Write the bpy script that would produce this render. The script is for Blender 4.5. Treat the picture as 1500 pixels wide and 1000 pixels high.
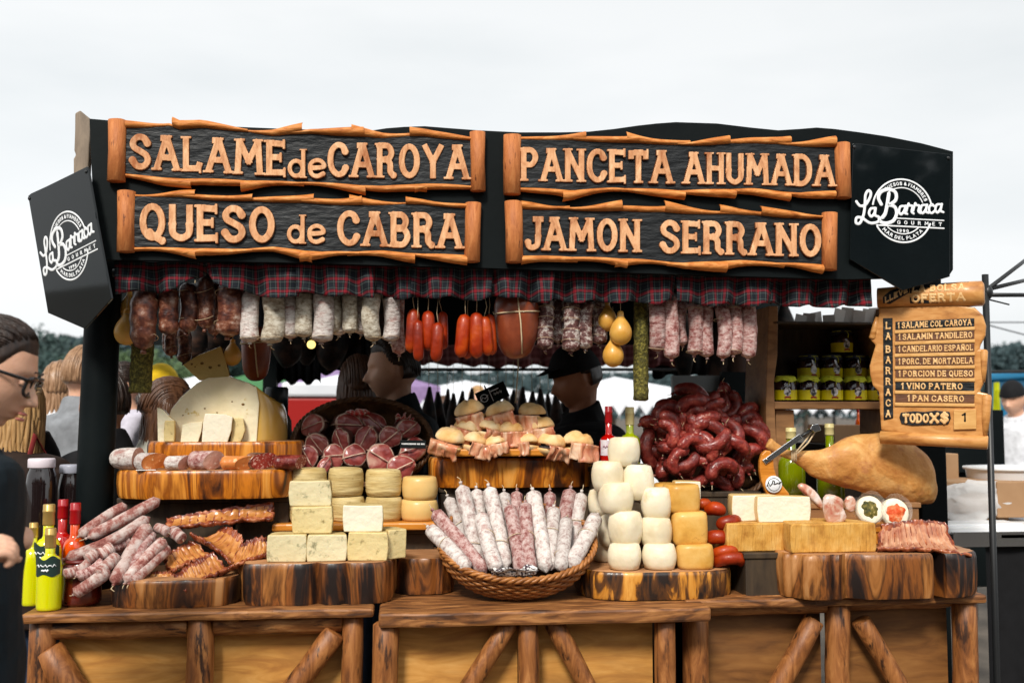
import bpy, math, random
import numpy as np
from mathutils import Vector, Matrix, Euler, noise as mn
for _o in list(bpy.data.objects): bpy.data.objects.remove(_o)
SC = bpy.context.scene; COL = SC.collection
R = math.radians; V = Vector; PI = math.pi
# ---------------------------------------------------------------- camera
F, DIST = 1536.0, 3.2
ROT = Euler((R(94), 0, R(-6))).to_matrix()
CAM = V((-DIST*math.sin(R(6)), -DIST*math.cos(R(6)), 1.5))
cd = bpy.data.cameras.new("camera"); cam = bpy.data.objects.new("camera", cd); COL.objects.link(cam)
cd.lens = 36*F/1500; cd.sensor_width = 36; cd.clip_end = 3000; cd.clip_start = .05
cd.dof.use_dof = True; cd.dof.focus_distance = 3.3; cd.dof.aperture_fstop = 2.8
cam.location = CAM; cam.rotation_euler = (R(94), 0, R(-6)); SC.camera = cam
# ---------------------------------------------------------------- sky, sun, exposure
SUN_EL, SUN_AZ = 42, -22            # the veiled sun stands behind the photographer's left shoulder
wd = bpy.data.worlds.new("World"); SC.world = wd; wd.use_nodes = True
nt = wd.node_tree; nt.nodes.clear()
def wn(t, **k):
    n = nt.nodes.new(t)
    for a, b in k.items(): setattr(n, a, b)
    return n
_out = wn('ShaderNodeOutputWorld'); _bg = wn('ShaderNodeBackground')
_sky = wn('ShaderNodeTexSky', sky_type='NISHITA', sun_disc=False, sun_elevation=R(SUN_EL), sun_rotation=R(180+SUN_AZ), dust_density=2.5, ozone_density=1.0, air_density=1.0)
_hs = wn('ShaderNodeHueSaturation'); _hs.inputs['Saturation'].default_value = .10
_tc = wn('ShaderNodeTexCoord'); _mp = wn('ShaderNodeMapping'); _mp.inputs['Scale'].default_value = (1.2, 1.2, 4.5)
_no = wn('ShaderNodeTexNoise'); _no.inputs['Scale'].default_value = 1.6; _no.inputs['Detail'].default_value = 5; _no.inputs['Roughness'].default_value = .5
_cr = wn('ShaderNodeValToRGB'); _cr.color_ramp.elements[0].position = .34; _cr.color_ramp.elements[1].position = .56
_cr.color_ramp.elements[0].color = (.88, .90, .91, 1); _cr.color_ramp.elements[1].color = (1, 1, 1, 1)
_even = wn('ShaderNodeMix', data_type='RGBA'); _even.inputs[0].default_value = .62; _even.inputs[7].default_value = (9.6, 9.85, 9.95, 1)   # veil of even cloud over the clear sky
_mu = wn('ShaderNodeMix', data_type='RGBA', blend_type='MULTIPLY'); _mu.inputs[0].default_value = 1
L = nt.links.new
L(_sky.outputs[0], _hs.inputs['Color']); L(_hs.outputs[0], _even.inputs[6]); L(_tc.outputs['Generated'], _mp.inputs[0]); L(_mp.outputs[0], _no.inputs['Vector'])
L(_no.outputs[0], _cr.inputs[0]); L(_even.outputs[2], _mu.inputs[6]); L(_cr.outputs[0], _mu.inputs[7]); L(_mu.outputs[2], _bg.inputs[0]); L(_bg.outputs[0], _out.inputs[0])
_bg.inputs[1].default_value = .080
sl = bpy.data.lights.new("sun", 'SUN'); sl.energy = 2.6; sl.angle = R(13); sl.color = (1, .95, .87)
sun = bpy.data.objects.new("sun", sl); COL.objects.link(sun)
sun.rotation_euler = Euler((R(90-SUN_EL), 0, R(SUN_AZ)))
SC.view_settings.view_transform = 'Standard'; SC.view_settings.look = 'None'; SC.view_settings.exposure = .66; SC.view_settings.gamma = 1
# ---------------------------------------------------------------- placing by measurement
def ray(px, py): return ROT @ V(((px-750)/F, (500-py)/F, -1))
def P(px, py, Y):
    d = ray(px, py); return CAM + d*((Y-CAM.y)/d.y)
FWD = ROT @ V((0, 0, -1))
def mp(px, Y, py=600): return (P(px, py, Y)-CAM).dot(FWD)/F       # metres in one picture unit there
RND = random.Random(7)
def rr(a, b): return RND.uniform(a, b)
ORD = "first second third fourth fifth sixth seventh eighth ninth tenth eleventh twelfth thirteenth fourteenth fifteenth sixteenth seventeenth eighteenth nineteenth twentieth".split()
# ---------------------------------------------------------------- mesh collecting
class MB:
    def __init__(s): s.v = []; s.f = []; s.m = []
    def add(s, vs, fs, m=0):
        n = len(s.v); s.v += [V(v) for v in vs]; s.f += [tuple(i+n for i in f) for f in fs]
        s.m += (list(m) if isinstance(m, (list, tuple)) else [m]*len(fs)); return s
    def box(s, a, b, m=0, M=None):
        vs = [V((x, y, z)) for x in (a[0], b[0]) for y in (a[1], b[1]) for z in (a[2], b[2])]
        if M is not None: vs = [M @ v for v in vs]
        return s.add(vs, [(0, 1, 3, 2), (4, 6, 7, 5), (0, 4, 5, 1), (2, 3, 7, 6), (0, 2, 6, 4), (1, 5, 7, 3)], m)
    def grid(s, nu, nv, fn, cu=False, cv=False, m=0):
        vs = [fn(i/(nu if cu else nu-1), j/(nv if cv else nv-1)) for i in range(nu) for j in range(nv)]
        fs = []
        for i in range(nu if cu else nu-1):
            for j in range(nv if cv else nv-1):
                a, b = i*nv+j, i*nv+(j+1) % nv; i2 = (i+1) % nu
                fs.append((a, i2*nv+j, i2*nv+(j+1) % nv, b))
        return s.add(vs, fs, m)
    def tube(s, pts, rad, seg=10, m=0, flat=1.0, cap=True, up=None, closed=False):
        pts = [V(p) for p in pts]; n = len(pts)
        if not isinstance(rad, (list, tuple)): rad = [rad]*n
        T = [((pts[(i+1) % n]-pts[i-1]) if closed else (pts[min(i+1, n-1)]-pts[max(i-1, 0)])).normalized() for i in range(n)]
        N = V(up) if up else T[0].orthogonal().normalized()
        vs = []
        for i in range(n):
            N = N-T[i]*N.dot(T[i]); N.normalize(); B = T[i].cross(N)
            for k in range(seg):
                a = 2*PI*k/seg; vs.append(pts[i]+(N*math.cos(a)*flat+B*math.sin(a))*rad[i])
        fs = []
        for i in range(n if closed else n-1):
            j = (i+1) % n
            for k in range(seg): fs.append((i*seg+k, i*seg+(k+1) % seg, j*seg+(k+1) % seg, j*seg+k))
        if cap and not closed: fs += [tuple(range(seg))[::-1], tuple((n-1)*seg+k for k in range(seg))]
        return s.add(vs, fs, m)
    def lathe(s, prof, seg=24, M=None, m=0):
        vs = []; n = len(prof)
        for r, z in prof:
            for k in range(seg):
                v = V((max(r, 1e-5)*math.cos(2*PI*k/seg), max(r, 1e-5)*math.sin(2*PI*k/seg), z)); vs.append(M @ v if M is not None else v)
        fs = [(i*seg+k, i*seg+(k+1) % seg, (i+1)*seg+(k+1) % seg, (i+1)*seg+k) for i in range(n-1) for k in range(seg)]
        fs += [tuple(range(seg))[::-1], tuple((n-1)*seg+k for k in range(seg))]
        return s.add(vs, fs, m)
    def prism(s, poly, fr, d, m=0, mside=None):
        """poly: 2-D points; fr(x, y, w) places them; d = (w0, w1)"""
        n = len(poly); vs = [fr(x, y, d[0]) for x, y in poly]+[fr(x, y, d[1]) for x, y in poly]
        fs = [tuple(range(n))[::-1], tuple(range(n, 2*n))]+[(i, (i+1) % n, n+(i+1) % n, n+i) for i in range(n)]
        return s.add(vs, fs, [m, m]+[m if mside is None else mside]*n)
    def blob(s, c, r, M=None, seg=14, rings=9, amp=0, fr=8, seed=0, m=0):
        vs = []
        for i in range(rings+1):
            p = PI*i/rings
            for k in range(seg):
                a = 2*PI*k/seg; d = V((math.sin(p)*math.cos(a), math.sin(p)*math.sin(a), math.cos(p)))
                q = 1+(amp*mn.noise(d*fr*.3+V((seed, seed*1.7, 0))) if amp else 0)
                v = V((d.x*r[0]*q, d.y*r[1]*q, d.z*r[2]*q)); vs.append((M @ v if M is not None else v)+V(c))
        fs = [(i*seg+k, (i+1)*seg+k, (i+1)*seg+(k+1) % seg, i*seg+(k+1) % seg) for i in range(rings) for k in range(seg)]
        return s.add(vs, fs, m)
    def jitter(s, amp, fr, seed=0):
        o = V((seed*3.1, seed*1.3, seed*.7))
        s.v = [v+mn.noise_vector(v*fr+o)*amp for v in s.v]; return s
    def xf(s, M): s.v = [M @ v for v in s.v]; return s
    def build(s, name, mats, parent=None, origin=None, local=False, smooth=True, bevel=0, sub=0, weld=False, remesh=0):
        if not isinstance(mats, (list, tuple)): mats = [mats]
        if parent is not None and not local: off = WL(parent)
        elif parent is None and not local:
            if origin is None:
                xs = [v.x for v in s.v]; ys = [v.y for v in s.v]
                origin = V(((min(xs)+max(xs))/2, (min(ys)+max(ys))/2, min(v.z for v in s.v)))
            off = V(origin)
        else: off = V((0, 0, 0))
        me = bpy.data.meshes.new(name); me.from_pydata([v-off for v in s.v], [], s.f)
        for m in mats: me.materials.append(m)
        if len(mats) > 1: me.polygons.foreach_set('material_index', s.m)
        if smooth: me.polygons.foreach_set('use_smooth', [True]*len(me.polygons))
        me.update()
        o = bpy.data.objects.new(name, me); COL.objects.link(o)
        if parent is not None: o.parent = parent
        else: o.location = off
        if weld: q = o.modifiers.new('w', 'WELD'); q.merge_threshold = 1e-4
        if remesh: q = o.modifiers.new('r', 'REMESH'); q.mode = 'VOXEL'; q.voxel_size = remesh; q.use_smooth_shade = True; q = o.modifiers.new('s', 'SMOOTH'); q.iterations = 4; q.factor = .5
        if bevel: q = o.modifiers.new('b', 'BEVEL'); q.width = bevel; q.segments = 2; q.limit_method = 'ANGLE'; q.angle_limit = R(40)
        if sub: q = o.modifiers.new('u', 'SUBSURF'); q.levels = sub; q.render_levels = sub
        if smooth and bevel: me.set_sharp_from_angle(angle=R(50))
        return o
def WL(o):
    l = V(o.location)
    while o.parent: o = o.parent; l = l+V(o.location)
    return l
def tag(o, label=None, cat=None, group=None, kind=None):
    if label: o['label'] = label
    if cat: o['category'] = cat
    if group: o['group'] = group
    if kind: o['kind'] = kind
    return o
def thing(name, loc, label, cat, group=None, rot=None):
    o = bpy.data.objects.new(name, None); COL.objects.link(o); o.location = loc; o.empty_display_size = .05
    if rot is not None: o.rotation_euler = rot
    return tag(o, label, cat, group)
KIDS = {}
def copy_tree(o, parent=None):
    c = o.copy(); COL.objects.link(c)
    if parent is not None: c.parent = parent
    for ch in list(o.children): copy_tree(ch, c)
    return c
USED = set()
def inst(proto, loc, rot, label, group=None, scale=None):
    """first use moves the model itself, later uses copy it with its parts"""
    if proto.name in USED: o = copy_tree(proto)
    else: USED.add(proto.name); o = proto
    o.location = loc
    if isinstance(rot, Matrix): o.rotation_euler = rot.to_euler()
    else: o.rotation_euler = rot
    if scale is not None: o.scale = scale if isinstance(scale, (tuple, list, Vector)) else (scale,)*3
    o['label'] = label
    if group: o['group'] = group
    return o
# ---------------------------------------------------------------- materials
def rich(c, s=1.12):
    l = .2126*c[0]+.7152*c[1]+.0722*c[2]; return tuple(min(.82, max(.001, l+(x-l)*s)) for x in c)
def mat(name, stops, sc=8, st=(1, 1, 1), det=4, rgh=.6, bump=0, bsc=None, dist=0., spec=.4, coat=0, sss=0, tex='noise', vary=.0, metal=0, trans=0, nrough=.55, hue=0, alpha=1, emit=0, second=None, bst=None):
    stops = [(p, rich(c)) for p, c in stops]
    if second: second = (rich(second[0]),)+tuple(second[1:])
    m = bpy.data.materials.new(name); m.use_nodes = True; t = m.node_tree; N = t.nodes; lk = t.links.new
    b = N['Principled BSDF']; b.inputs['Roughness'].default_value = rgh; b.inputs['Specular IOR Level'].default_value = spec
    b.inputs['Metallic'].default_value = metal; b.inputs['Coat Weight'].default_value = coat; b.inputs['Transmission Weight'].default_value = trans
    b.inputs['Coat Roughness'].default_value = .15
    if sss: b.inputs['Subsurface Weight'].default_value = sss; b.inputs['Subsurface Radius'].default_value = (.012, .006, .003)
    if alpha < 1: b.inputs['Alpha'].default_value = alpha
    tc = N.new('ShaderNodeTexCoord'); oi = N.new('ShaderNodeObjectInfo')
    mul = N.new('ShaderNodeMath'); mul.operation = 'MULTIPLY'; mul.inputs[1].default_value = 37.0; lk(oi.outputs['Random'], mul.inputs[0])
    va = N.new('ShaderNodeVectorMath'); va.operation = 'ADD'; lk(tc.outputs['Object'], va.inputs[0]); lk(mul.outputs[0], va.inputs[1])
    mpn = N.new('ShaderNodeMapping'); mpn.inputs['Scale'].default_value = st; lk(va.outputs[0], mpn.inputs[0])
    if len(stops) == 1:
        rgb = N.new('ShaderNodeRGB'); rgb.outputs[0].default_value = (*stops[0][1], 1); col = rgb.outputs[0]
    else:
        if tex == 'noise':
            n = N.new('ShaderNodeTexNoise'); n.inputs['Scale'].default_value = sc; n.inputs['Detail'].default_value = det; n.inputs['Distortion'].default_value = dist; n.inputs['Roughness'].default_value = nrough
            src = n.outputs[0]
        elif tex == 'vor':
            n = N.new('ShaderNodeTexVoronoi'); n.inputs['Scale'].default_value = sc; src = n.outputs['Distance']
        else:
            n = N.new('ShaderNodeTexWave'); n.inputs['Scale'].default_value = sc; n.inputs['Distortion'].default_value = dist; n.inputs['Detail'].default_value = det; n.inputs['Detail Scale'].default_value = 1.5
            n.bands_direction = tex; src = n.outputs[0]
        lk(mpn.outputs[0], n.inputs['Vector'])
        cr = N.new('ShaderNodeValToRGB'); e = cr.color_ramp.elements
        while len(e) < len(stops): e.new(.5)
        for q, (p, c) in zip(e, stops): q.position = p; q.color = (*c, 1)
        lk(src, cr.inputs[0]); col = cr.outputs[0]
    if second:      # (stops, scale, threshold low, high, colour): patches of another colour
        c2, s2, lo, hi = second
        n2 = N.new('ShaderNodeTexNoise'); n2.inputs['Scale'].default_value = s2; n2.inputs['Detail'].default_value = 5; n2.inputs['Roughness'].default_value = .62; lk(mpn.outputs[0], n2.inputs['Vector'])
        r2 = N.new('ShaderNodeMapRange'); r2.inputs[1].default_value = lo; r2.inputs[2].default_value = hi; lk(n2.outputs[0], r2.inputs[0])
        mx = N.new('ShaderNodeMix'); mx.data_type = 'RGBA'; lk(r2.outputs[0], mx.inputs[0]); lk(col, mx.inputs[6]); mx.inputs[7].default_value = (*c2, 1); col = mx.outputs[2]
    if vary or hue:
        h = N.new('ShaderNodeHueSaturation')
        if vary:
            mr = N.new('ShaderNodeMapRange'); mr.inputs[3].default_value = 1-vary; mr.inputs[4].default_value = 1+vary; lk(oi.outputs['Random'], mr.inputs[0]); lk(mr.outputs[0], h.inputs['Value'])
        if hue:
            m3 = N.new('ShaderNodeMath'); m3.operation = 'MULTIPLY'; m3.inputs[1].default_value = 7.31; lk(oi.outputs['Random'], m3.inputs[0])
            m4 = N.new('ShaderNodeMath'); m4.operation = 'FRACT'; lk(m3.outputs[0], m4.inputs[0])
            mr = N.new('ShaderNodeMapRange'); mr.inputs[3].default_value = .5-hue; mr.inputs[4].default_value = .5+hue; lk(m4.outputs[0], mr.inputs[0]); lk(mr.outputs[0], h.inputs['Hue'])
        lk(col, h.inputs['Color']); col = h.outputs[0]
    lk(col, b.inputs['Base Color'])
    if emit: lk(col, b.inputs['Emission Color']); b.inputs['Emission Strength'].default_value = emit
    if bump:
        nb = N.new('ShaderNodeTexNoise'); nb.inputs['Scale'].default_value = bsc or sc; nb.inputs['Detail'].default_value = 4
        if bst:
            mb = N.new('ShaderNodeMapping'); mb.inputs['Scale'].default_value = bst; lk(va.outputs[0], mb.inputs[0]); lk(mb.outputs[0], nb.inputs['Vector'])
        else: lk(mpn.outputs[0], nb.inputs['Vector'])
        bp = N.new('ShaderNodeBump'); bp.inputs['Strength'].default_value = min(bump, 1); bp.inputs['Distance'].default_value = .004 if bump <= 1 else .004*bump
        lk(nb.outputs[0], bp.inputs['Height']); lk(bp.outputs[0], b.inputs['Normal'])
    return m
def plain(name, c, rgh=.6, **k): return mat(name, [(0, c)], rgh=rgh, **k)
# wood
W_LET = mat('letter_wood', [(.30, (.34, .14, .07)), (.44, (.58, .30, .16)), (.58, (.69, .41, .24)), (.74, (.77, .53, .34))], sc=26, st=(1.0, 1, .30), dist=1.6, det=8, nrough=.7, rgh=.6, bump=1.6, bsc=34, bst=(1, 1, .45), second=((.30, .10, .04), 14, .56, .70), spec=.2)
W_BURN = mat('burnt_letter_edge', [(.3, (.07, .022, .01)), (.7, (.20, .065, .022))], sc=40, rgh=.6)
W_FRM = mat('scroll_wood', [(.28, (.24, .07, .02)), (.46, (.46, .165, .05)), (.60, (.60, .26, .095)), (.76, (.72, .40, .19))], sc=11, st=(1.2, 3, 5), dist=1.0, det=7, nrough=.65, rgh=.58, bump=.7, bsc=22, spec=.25, vary=.05)
W_ROLL = mat('roll_wood', [(.25, (.28, .09, .035)), (.55, (.44, .165, .065)), (.8, (.60, .27, .12))], sc=12, st=(4, 4, .9), dist=.8, det=7, nrough=.65, rgh=.58, bump=.7, bsc=30, spec=.25, second=((.10, .03, .015), 22, .62, .70))
W_BLK = mat('carved_black', [(.3, (.005, .006, .007)), (.7, (.013, .015, .017))], sc=10, st=(1, 1, 5), dist=2.5, rgh=.5, bump=1.7, bsc=15, bst=(1, 1, 3.2), spec=.28)
W_PLANK = mat('plank_wood', [(.32, (.05, .02, .009)), (.48, (.17, .068, .025)), (.60, (.29, .13, .05)), (.76, (.44, .22, .095))], sc=5, st=(1.1, 6, 7), dist=1.5, rgh=.55, bump=.5, bsc=8, det=6, second=((.03, .014, .008), 9, .60, .72))
W_LOGH = mat('log_wood_lying', [(.30, (.09, .032, .012)), (.47, (.24, .098, .036)), (.60, (.38, .18, .075)), (.75, (.52, .29, .14))], sc=6, st=(1.2, 5, 5), dist=1.4, rgh=.5, bump=.5, bsc=9, det=8, nrough=.65, second=((.035, .014, .007), 9, .57, .66))
W_LOGV = mat('log_wood_upright', [(.30, (.085, .030, .011)), (.47, (.20, .075, .026)), (.60, (.30, .125, .046)), (.75, (.42, .20, .08))], sc=6, st=(5, 5, 1.0), dist=1.4, rgh=.5, bump=.5, bsc=9, det=8, nrough=.65, second=((.035, .014, .007), 8, .57, .66))
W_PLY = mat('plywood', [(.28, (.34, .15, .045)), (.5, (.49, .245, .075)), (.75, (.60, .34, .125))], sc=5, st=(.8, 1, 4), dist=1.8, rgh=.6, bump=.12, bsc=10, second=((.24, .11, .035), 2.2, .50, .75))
W_PLYD = mat('plywood_shaded', [(.28, (.11, .045, .015)), (.5, (.19, .083, .028)), (.75, (.26, .125, .045))], sc=5, st=(.8, 1, 4), dist=1.8, rgh=.55, bump=.12, bsc=10, second=((.09, .04, .016), 2.2, .50, .75))  # darker copy of the plywood, the shadow on that section put into its colour
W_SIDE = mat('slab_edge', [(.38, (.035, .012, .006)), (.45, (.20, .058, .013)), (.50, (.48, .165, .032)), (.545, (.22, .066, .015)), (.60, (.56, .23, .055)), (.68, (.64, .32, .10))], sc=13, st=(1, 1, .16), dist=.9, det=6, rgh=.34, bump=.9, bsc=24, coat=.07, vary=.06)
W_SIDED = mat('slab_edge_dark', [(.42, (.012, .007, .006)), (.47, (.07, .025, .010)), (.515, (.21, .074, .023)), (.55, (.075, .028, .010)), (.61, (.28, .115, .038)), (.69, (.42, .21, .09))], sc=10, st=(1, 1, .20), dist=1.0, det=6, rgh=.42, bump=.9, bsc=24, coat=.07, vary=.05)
W_BARK = mat('slab_edge_bark', [(.40, (.016, .010, .008)), (.50, (.10, .04, .014)), (.56, (.48, .21, .05)), (.7, (.66, .36, .11))], sc=22, st=(1, 1, .25), dist=.8, det=4, rgh=.4, bump=.8, bsc=26, coat=.2)
W_TOP = mat('slab_top', [(.3, (.26, .12, .055)), (.7, (.46, .25, .13))], sc=6, st=(1, 3, 3), dist=2, rgh=.55, bump=.3)
W_ORG = mat('board_orange', [(.25, (.36, .12, .024)), (.5, (.54, .215, .05)), (.8, (.66, .31, .09))], sc=7, st=(.8, 3, 6), dist=1.2, rgh=.35, coat=.25, bump=.15)
W_MENU = mat('menu_wood', [(.25, (.36, .15, .045)), (.5, (.52, .25, .09)), (.78, (.64, .36, .15))], sc=6, st=(1, 3, 5), dist=1.6, rgh=.45, bump=.3, coat=.15, second=((.22, .075, .02), 4, .56, .74))
W_MENUL = mat('menu_strip', [(.25, (.50, .26, .09)), (.75, (.68, .42, .18))], sc=8, st=(1, 3, 6), dist=1.2, rgh=.5, bump=.2)
W_LITE = mat('menu_letter', [(.3, (.60, .36, .16)), (.7, (.76, .52, .28))], sc=40, rgh=.55)
W_BRN = mat('menu_brown', [(.3, (.07, .03, .016)), (.7, (.15, .062, .03))], sc=20, st=(1, 1, 4), rgh=.5, bump=.6)
W_WEATH = mat('weathered_wood', [(.3, (.12, .095, .075)), (.6, (.24, .19, .145)), (.8, (.34, .27, .20))], sc=7, st=(4, 4, .7), dist=1, rgh=.75, bump=.6, bsc=12)
W_SHELF = mat('shelf_wood', [(.3, (.17, .085, .038)), (.7, (.32, .17, .08))], sc=7, st=(1, 3, 3), dist=1.2, rgh=.55, bump=.2)
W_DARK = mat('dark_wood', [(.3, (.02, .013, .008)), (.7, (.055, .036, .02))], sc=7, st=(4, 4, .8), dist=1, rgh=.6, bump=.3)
BLACK = mat('black_paint', [(.3, (.002, .0035, .004)), (.7, (.005, .0075, .008))], sc=3, rgh=.55, bump=.15, bsc=30, spec=.10)
TARP = mat('black_tarp', [(.3, (.008, .011, .011)), (.7, (.018, .022, .022))], sc=5, rgh=.45, bump=.6, bsc=7, spec=.25)
GLOSS = mat('gloss_black', [(.3, (.004, .006, .007)), (.7, (.007, .009, .010))], sc=2, rgh=.04, spec=.42, bump=.05, bsc=2.2)
WHITE = plain('white_print', (.78, .80, .82), .5)
STRING = mat('string', [(.3, (.42, .32, .20)), (.7, (.62, .50, .34))], sc=200, rgh=.8)
METAL = plain('bright_metal', (.62, .63, .64), .25, metal=1)
BLKMETAL = plain('black_metal', (.012, .013, .014), .4)
# ================================================================ lettering by stroke distance
def sm(pts, n=7, closed=False):
    """Catmull-Rom through points"""
    p = [np.array(q, float) for q in pts]; out = []
    m = len(p); rng = m if closed else m-1
    for i in range(rng):
        g = (lambda k: p[k % m]) if closed else (lambda k: p[min(max(k, 0), m-1)])
        a, b, c, d = g(i-1), g(i), g(i+1), g(i+2)
        for k in range(n):
            t = k/n; out.append(.5*(2*b+(c-a)*t+(2*a-5*b+4*c-d)*t*t+(3*b-a-3*c+d)*t**3))
    out.append(p[0] if closed else p[-1]); return out
def ell(cx, cy, rx, ry, n=22): return [(cx+rx*math.sin(2*PI*k/n), cy+ry*math.cos(2*PI*k/n)) for k in range(n+1)]
_C = sm([(.60, .78), (.50, .96), (.28, 1), (.07, .82), (0, .5), (.07, .18), (.28, 0), (.50, .04), (.62, .22)])
_S = sm([(.54, .80), (.42, .97), (.2, 1), (.03, .84), (.06, .65), (.28, .52), (.50, .38), (.55, .18), (.40, .01), (.16, .01), (0, .2)])
_O = ell(.31, .5, .31, .5)
GL = {  # width, strokes; straight strokes get flared ends
 'A': (.70, [[(0, 0), (.33, 1)], [(.37, 1), (.70, 0)], [(.16, .34), (.54, .34)], [(.22, 1), (.40, 1)]]),
 'B': (.52, [[(0, 0), (0, 1)], sm([(0, 1), (.32, 1), (.46, .78), (.32, .54), (.02, .54)]), sm([(.02, .54), (.36, .54), (.52, .27), (.36, 0), (0, 0)])]),
 'C': (.62, [_C]), 'D': (.58, [[(0, 0), (0, 1)], sm([(0, 1), (.3, 1), (.52, .8), (.58, .5), (.52, .2), (.3, 0), (0, 0)])]),
 'E': (.48, [[(0, 0), (0, 1)], [(0, 1), (.46, .98)], [(0, .52), (.34, .52)], [(0, 0), (.48, .02)]]),
 'F': (.48, [[(0, 0), (0, 1)], [(0, 1), (.46, .98)], [(0, .52), (.34, .52)]]),
 'G': (.62, [_C, [(.62, .2), (.62, .44)], [(.40, .44), (.66, .44)]]),
 'H': (.54, [[(0, 0), (0, 1)], [(.54, 0), (.54, 1)], [(0, .5), (.54, .5)]]), 'I': (.0, [[(0, 0), (0, 1)]]),
 'J': (.42, [[(.42, .3), (.42, 1)], sm([(.42, .4), (.38, .1), (.2, 0), (.04, .04), (0, .18)]), [(.30, 1), (.54, 1)]]),
 'L': (.48, [[(0, 0), (0, 1)], [(0, 0), (.44, .02)], [(.44, .02), (.48, .14)]]),
 'M': (.80, [[(0, 0), (.06, 1)], [(.08, 1), (.40, .34)], [(.40, .34), (.72, 1)], [(.74, 1), (.80, 0)]]),
 'N': (.58, [[(0, 0), (0, 1)], [(0, 1), (.58, 0)], [(.58, 0), (.58, 1)]]),
 'Ñ': (.58, [[(0, 0), (0, .86)], [(0, .86), (.58, 0)], [(.58, 0), (.58, .86)], sm([(.08, 1.08), (.22, 1.14), (.36, 1.06), (.5, 1.12)])]),
 'O': (.62, [_O]), 'Q': (.62, [_O, sm([(.22, .16), (.40, .02), (.62, -.10)])]),
 'P': (.50, [[(0, 0), (0, 1)], sm([(0, 1), (.34, 1), (.50, .76), (.34, .5), (.02, .5)])]),
 'R': (.56, [[(0, 0), (0, 1)], sm([(0, 1), (.34, 1), (.48, .77), (.34, .54), (.02, .54)]), sm([(.26, .54), (.42, .4), (.44, .12), (.56, 0)])]),
 'S': (.55, [_S]), '$': (.55, [_S, [(.28, -.1), (.28, 1.1)]]),
 'T': (.62, [[(.31, 0), (.31, 1)], [(0, .97), (.62, .97)], [(0, .97), (0, .84)], [(.62, .97), (.62, .84)]]),
 'U': (.56, [[(0, .4), (0, 1)], [(.56, .4), (.56, 1)], sm([(0, .45), (.03, .14), (.28, 0), (.53, .14), (.56, .45)])]),
 'V': (.62, [[(0, 1), (.31, 0)], [(.31, 0), (.62, 1)]]), 'X': (.58, [[(0, 0), (.58, 1)], [(0, 1), (.58, 0)]]),
 'Y': (.62, [[(0, 1), (.31, .48)], [(.62, 1), (.31, .48)], [(.31, .5), (.31, 0)]]),
 'd': (.46, [ell(.22, .30, .22, .30), [(.46, 0), (.46, 1)]]),
 'e': (.46, [sm([(.02, .32), (.46, .38), (.40, .58), (.22, .64), (.04, .52), (0, .3), (.06, .08), (.24, 0), (.44, .1)])]),
 '1': (.22, [[(.22, 0), (.22, 1)], [(.22, 1), (.02, .82)]]), '9': (.46, [ell(.23, .7, .23, .3), sm([(.46, .7), (.42, .25), (.12, 0)])]), '0': (.46, [ell(.23, .5, .23, .5)]),
 '.': (.0, [[(0, 0), (0, .02)]]), '&': (.6, [sm([(.6, 0), (.16, .7), (.2, .95), (.38, .95), (.4, .72), (.06, .4), (.06, .1), (.28, 0), (.5, .16), (.58, .4)])]),
 '·': (.0, [[(0, .48), (0, .52)]]),
}
def strokes_mesh(mb, strokes, fr, step, h, bev, m=0, medge=False):
    mm = []
    _strokes_mesh(mb, strokes, fr, step, h, bev, m, medge, mm)
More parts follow.
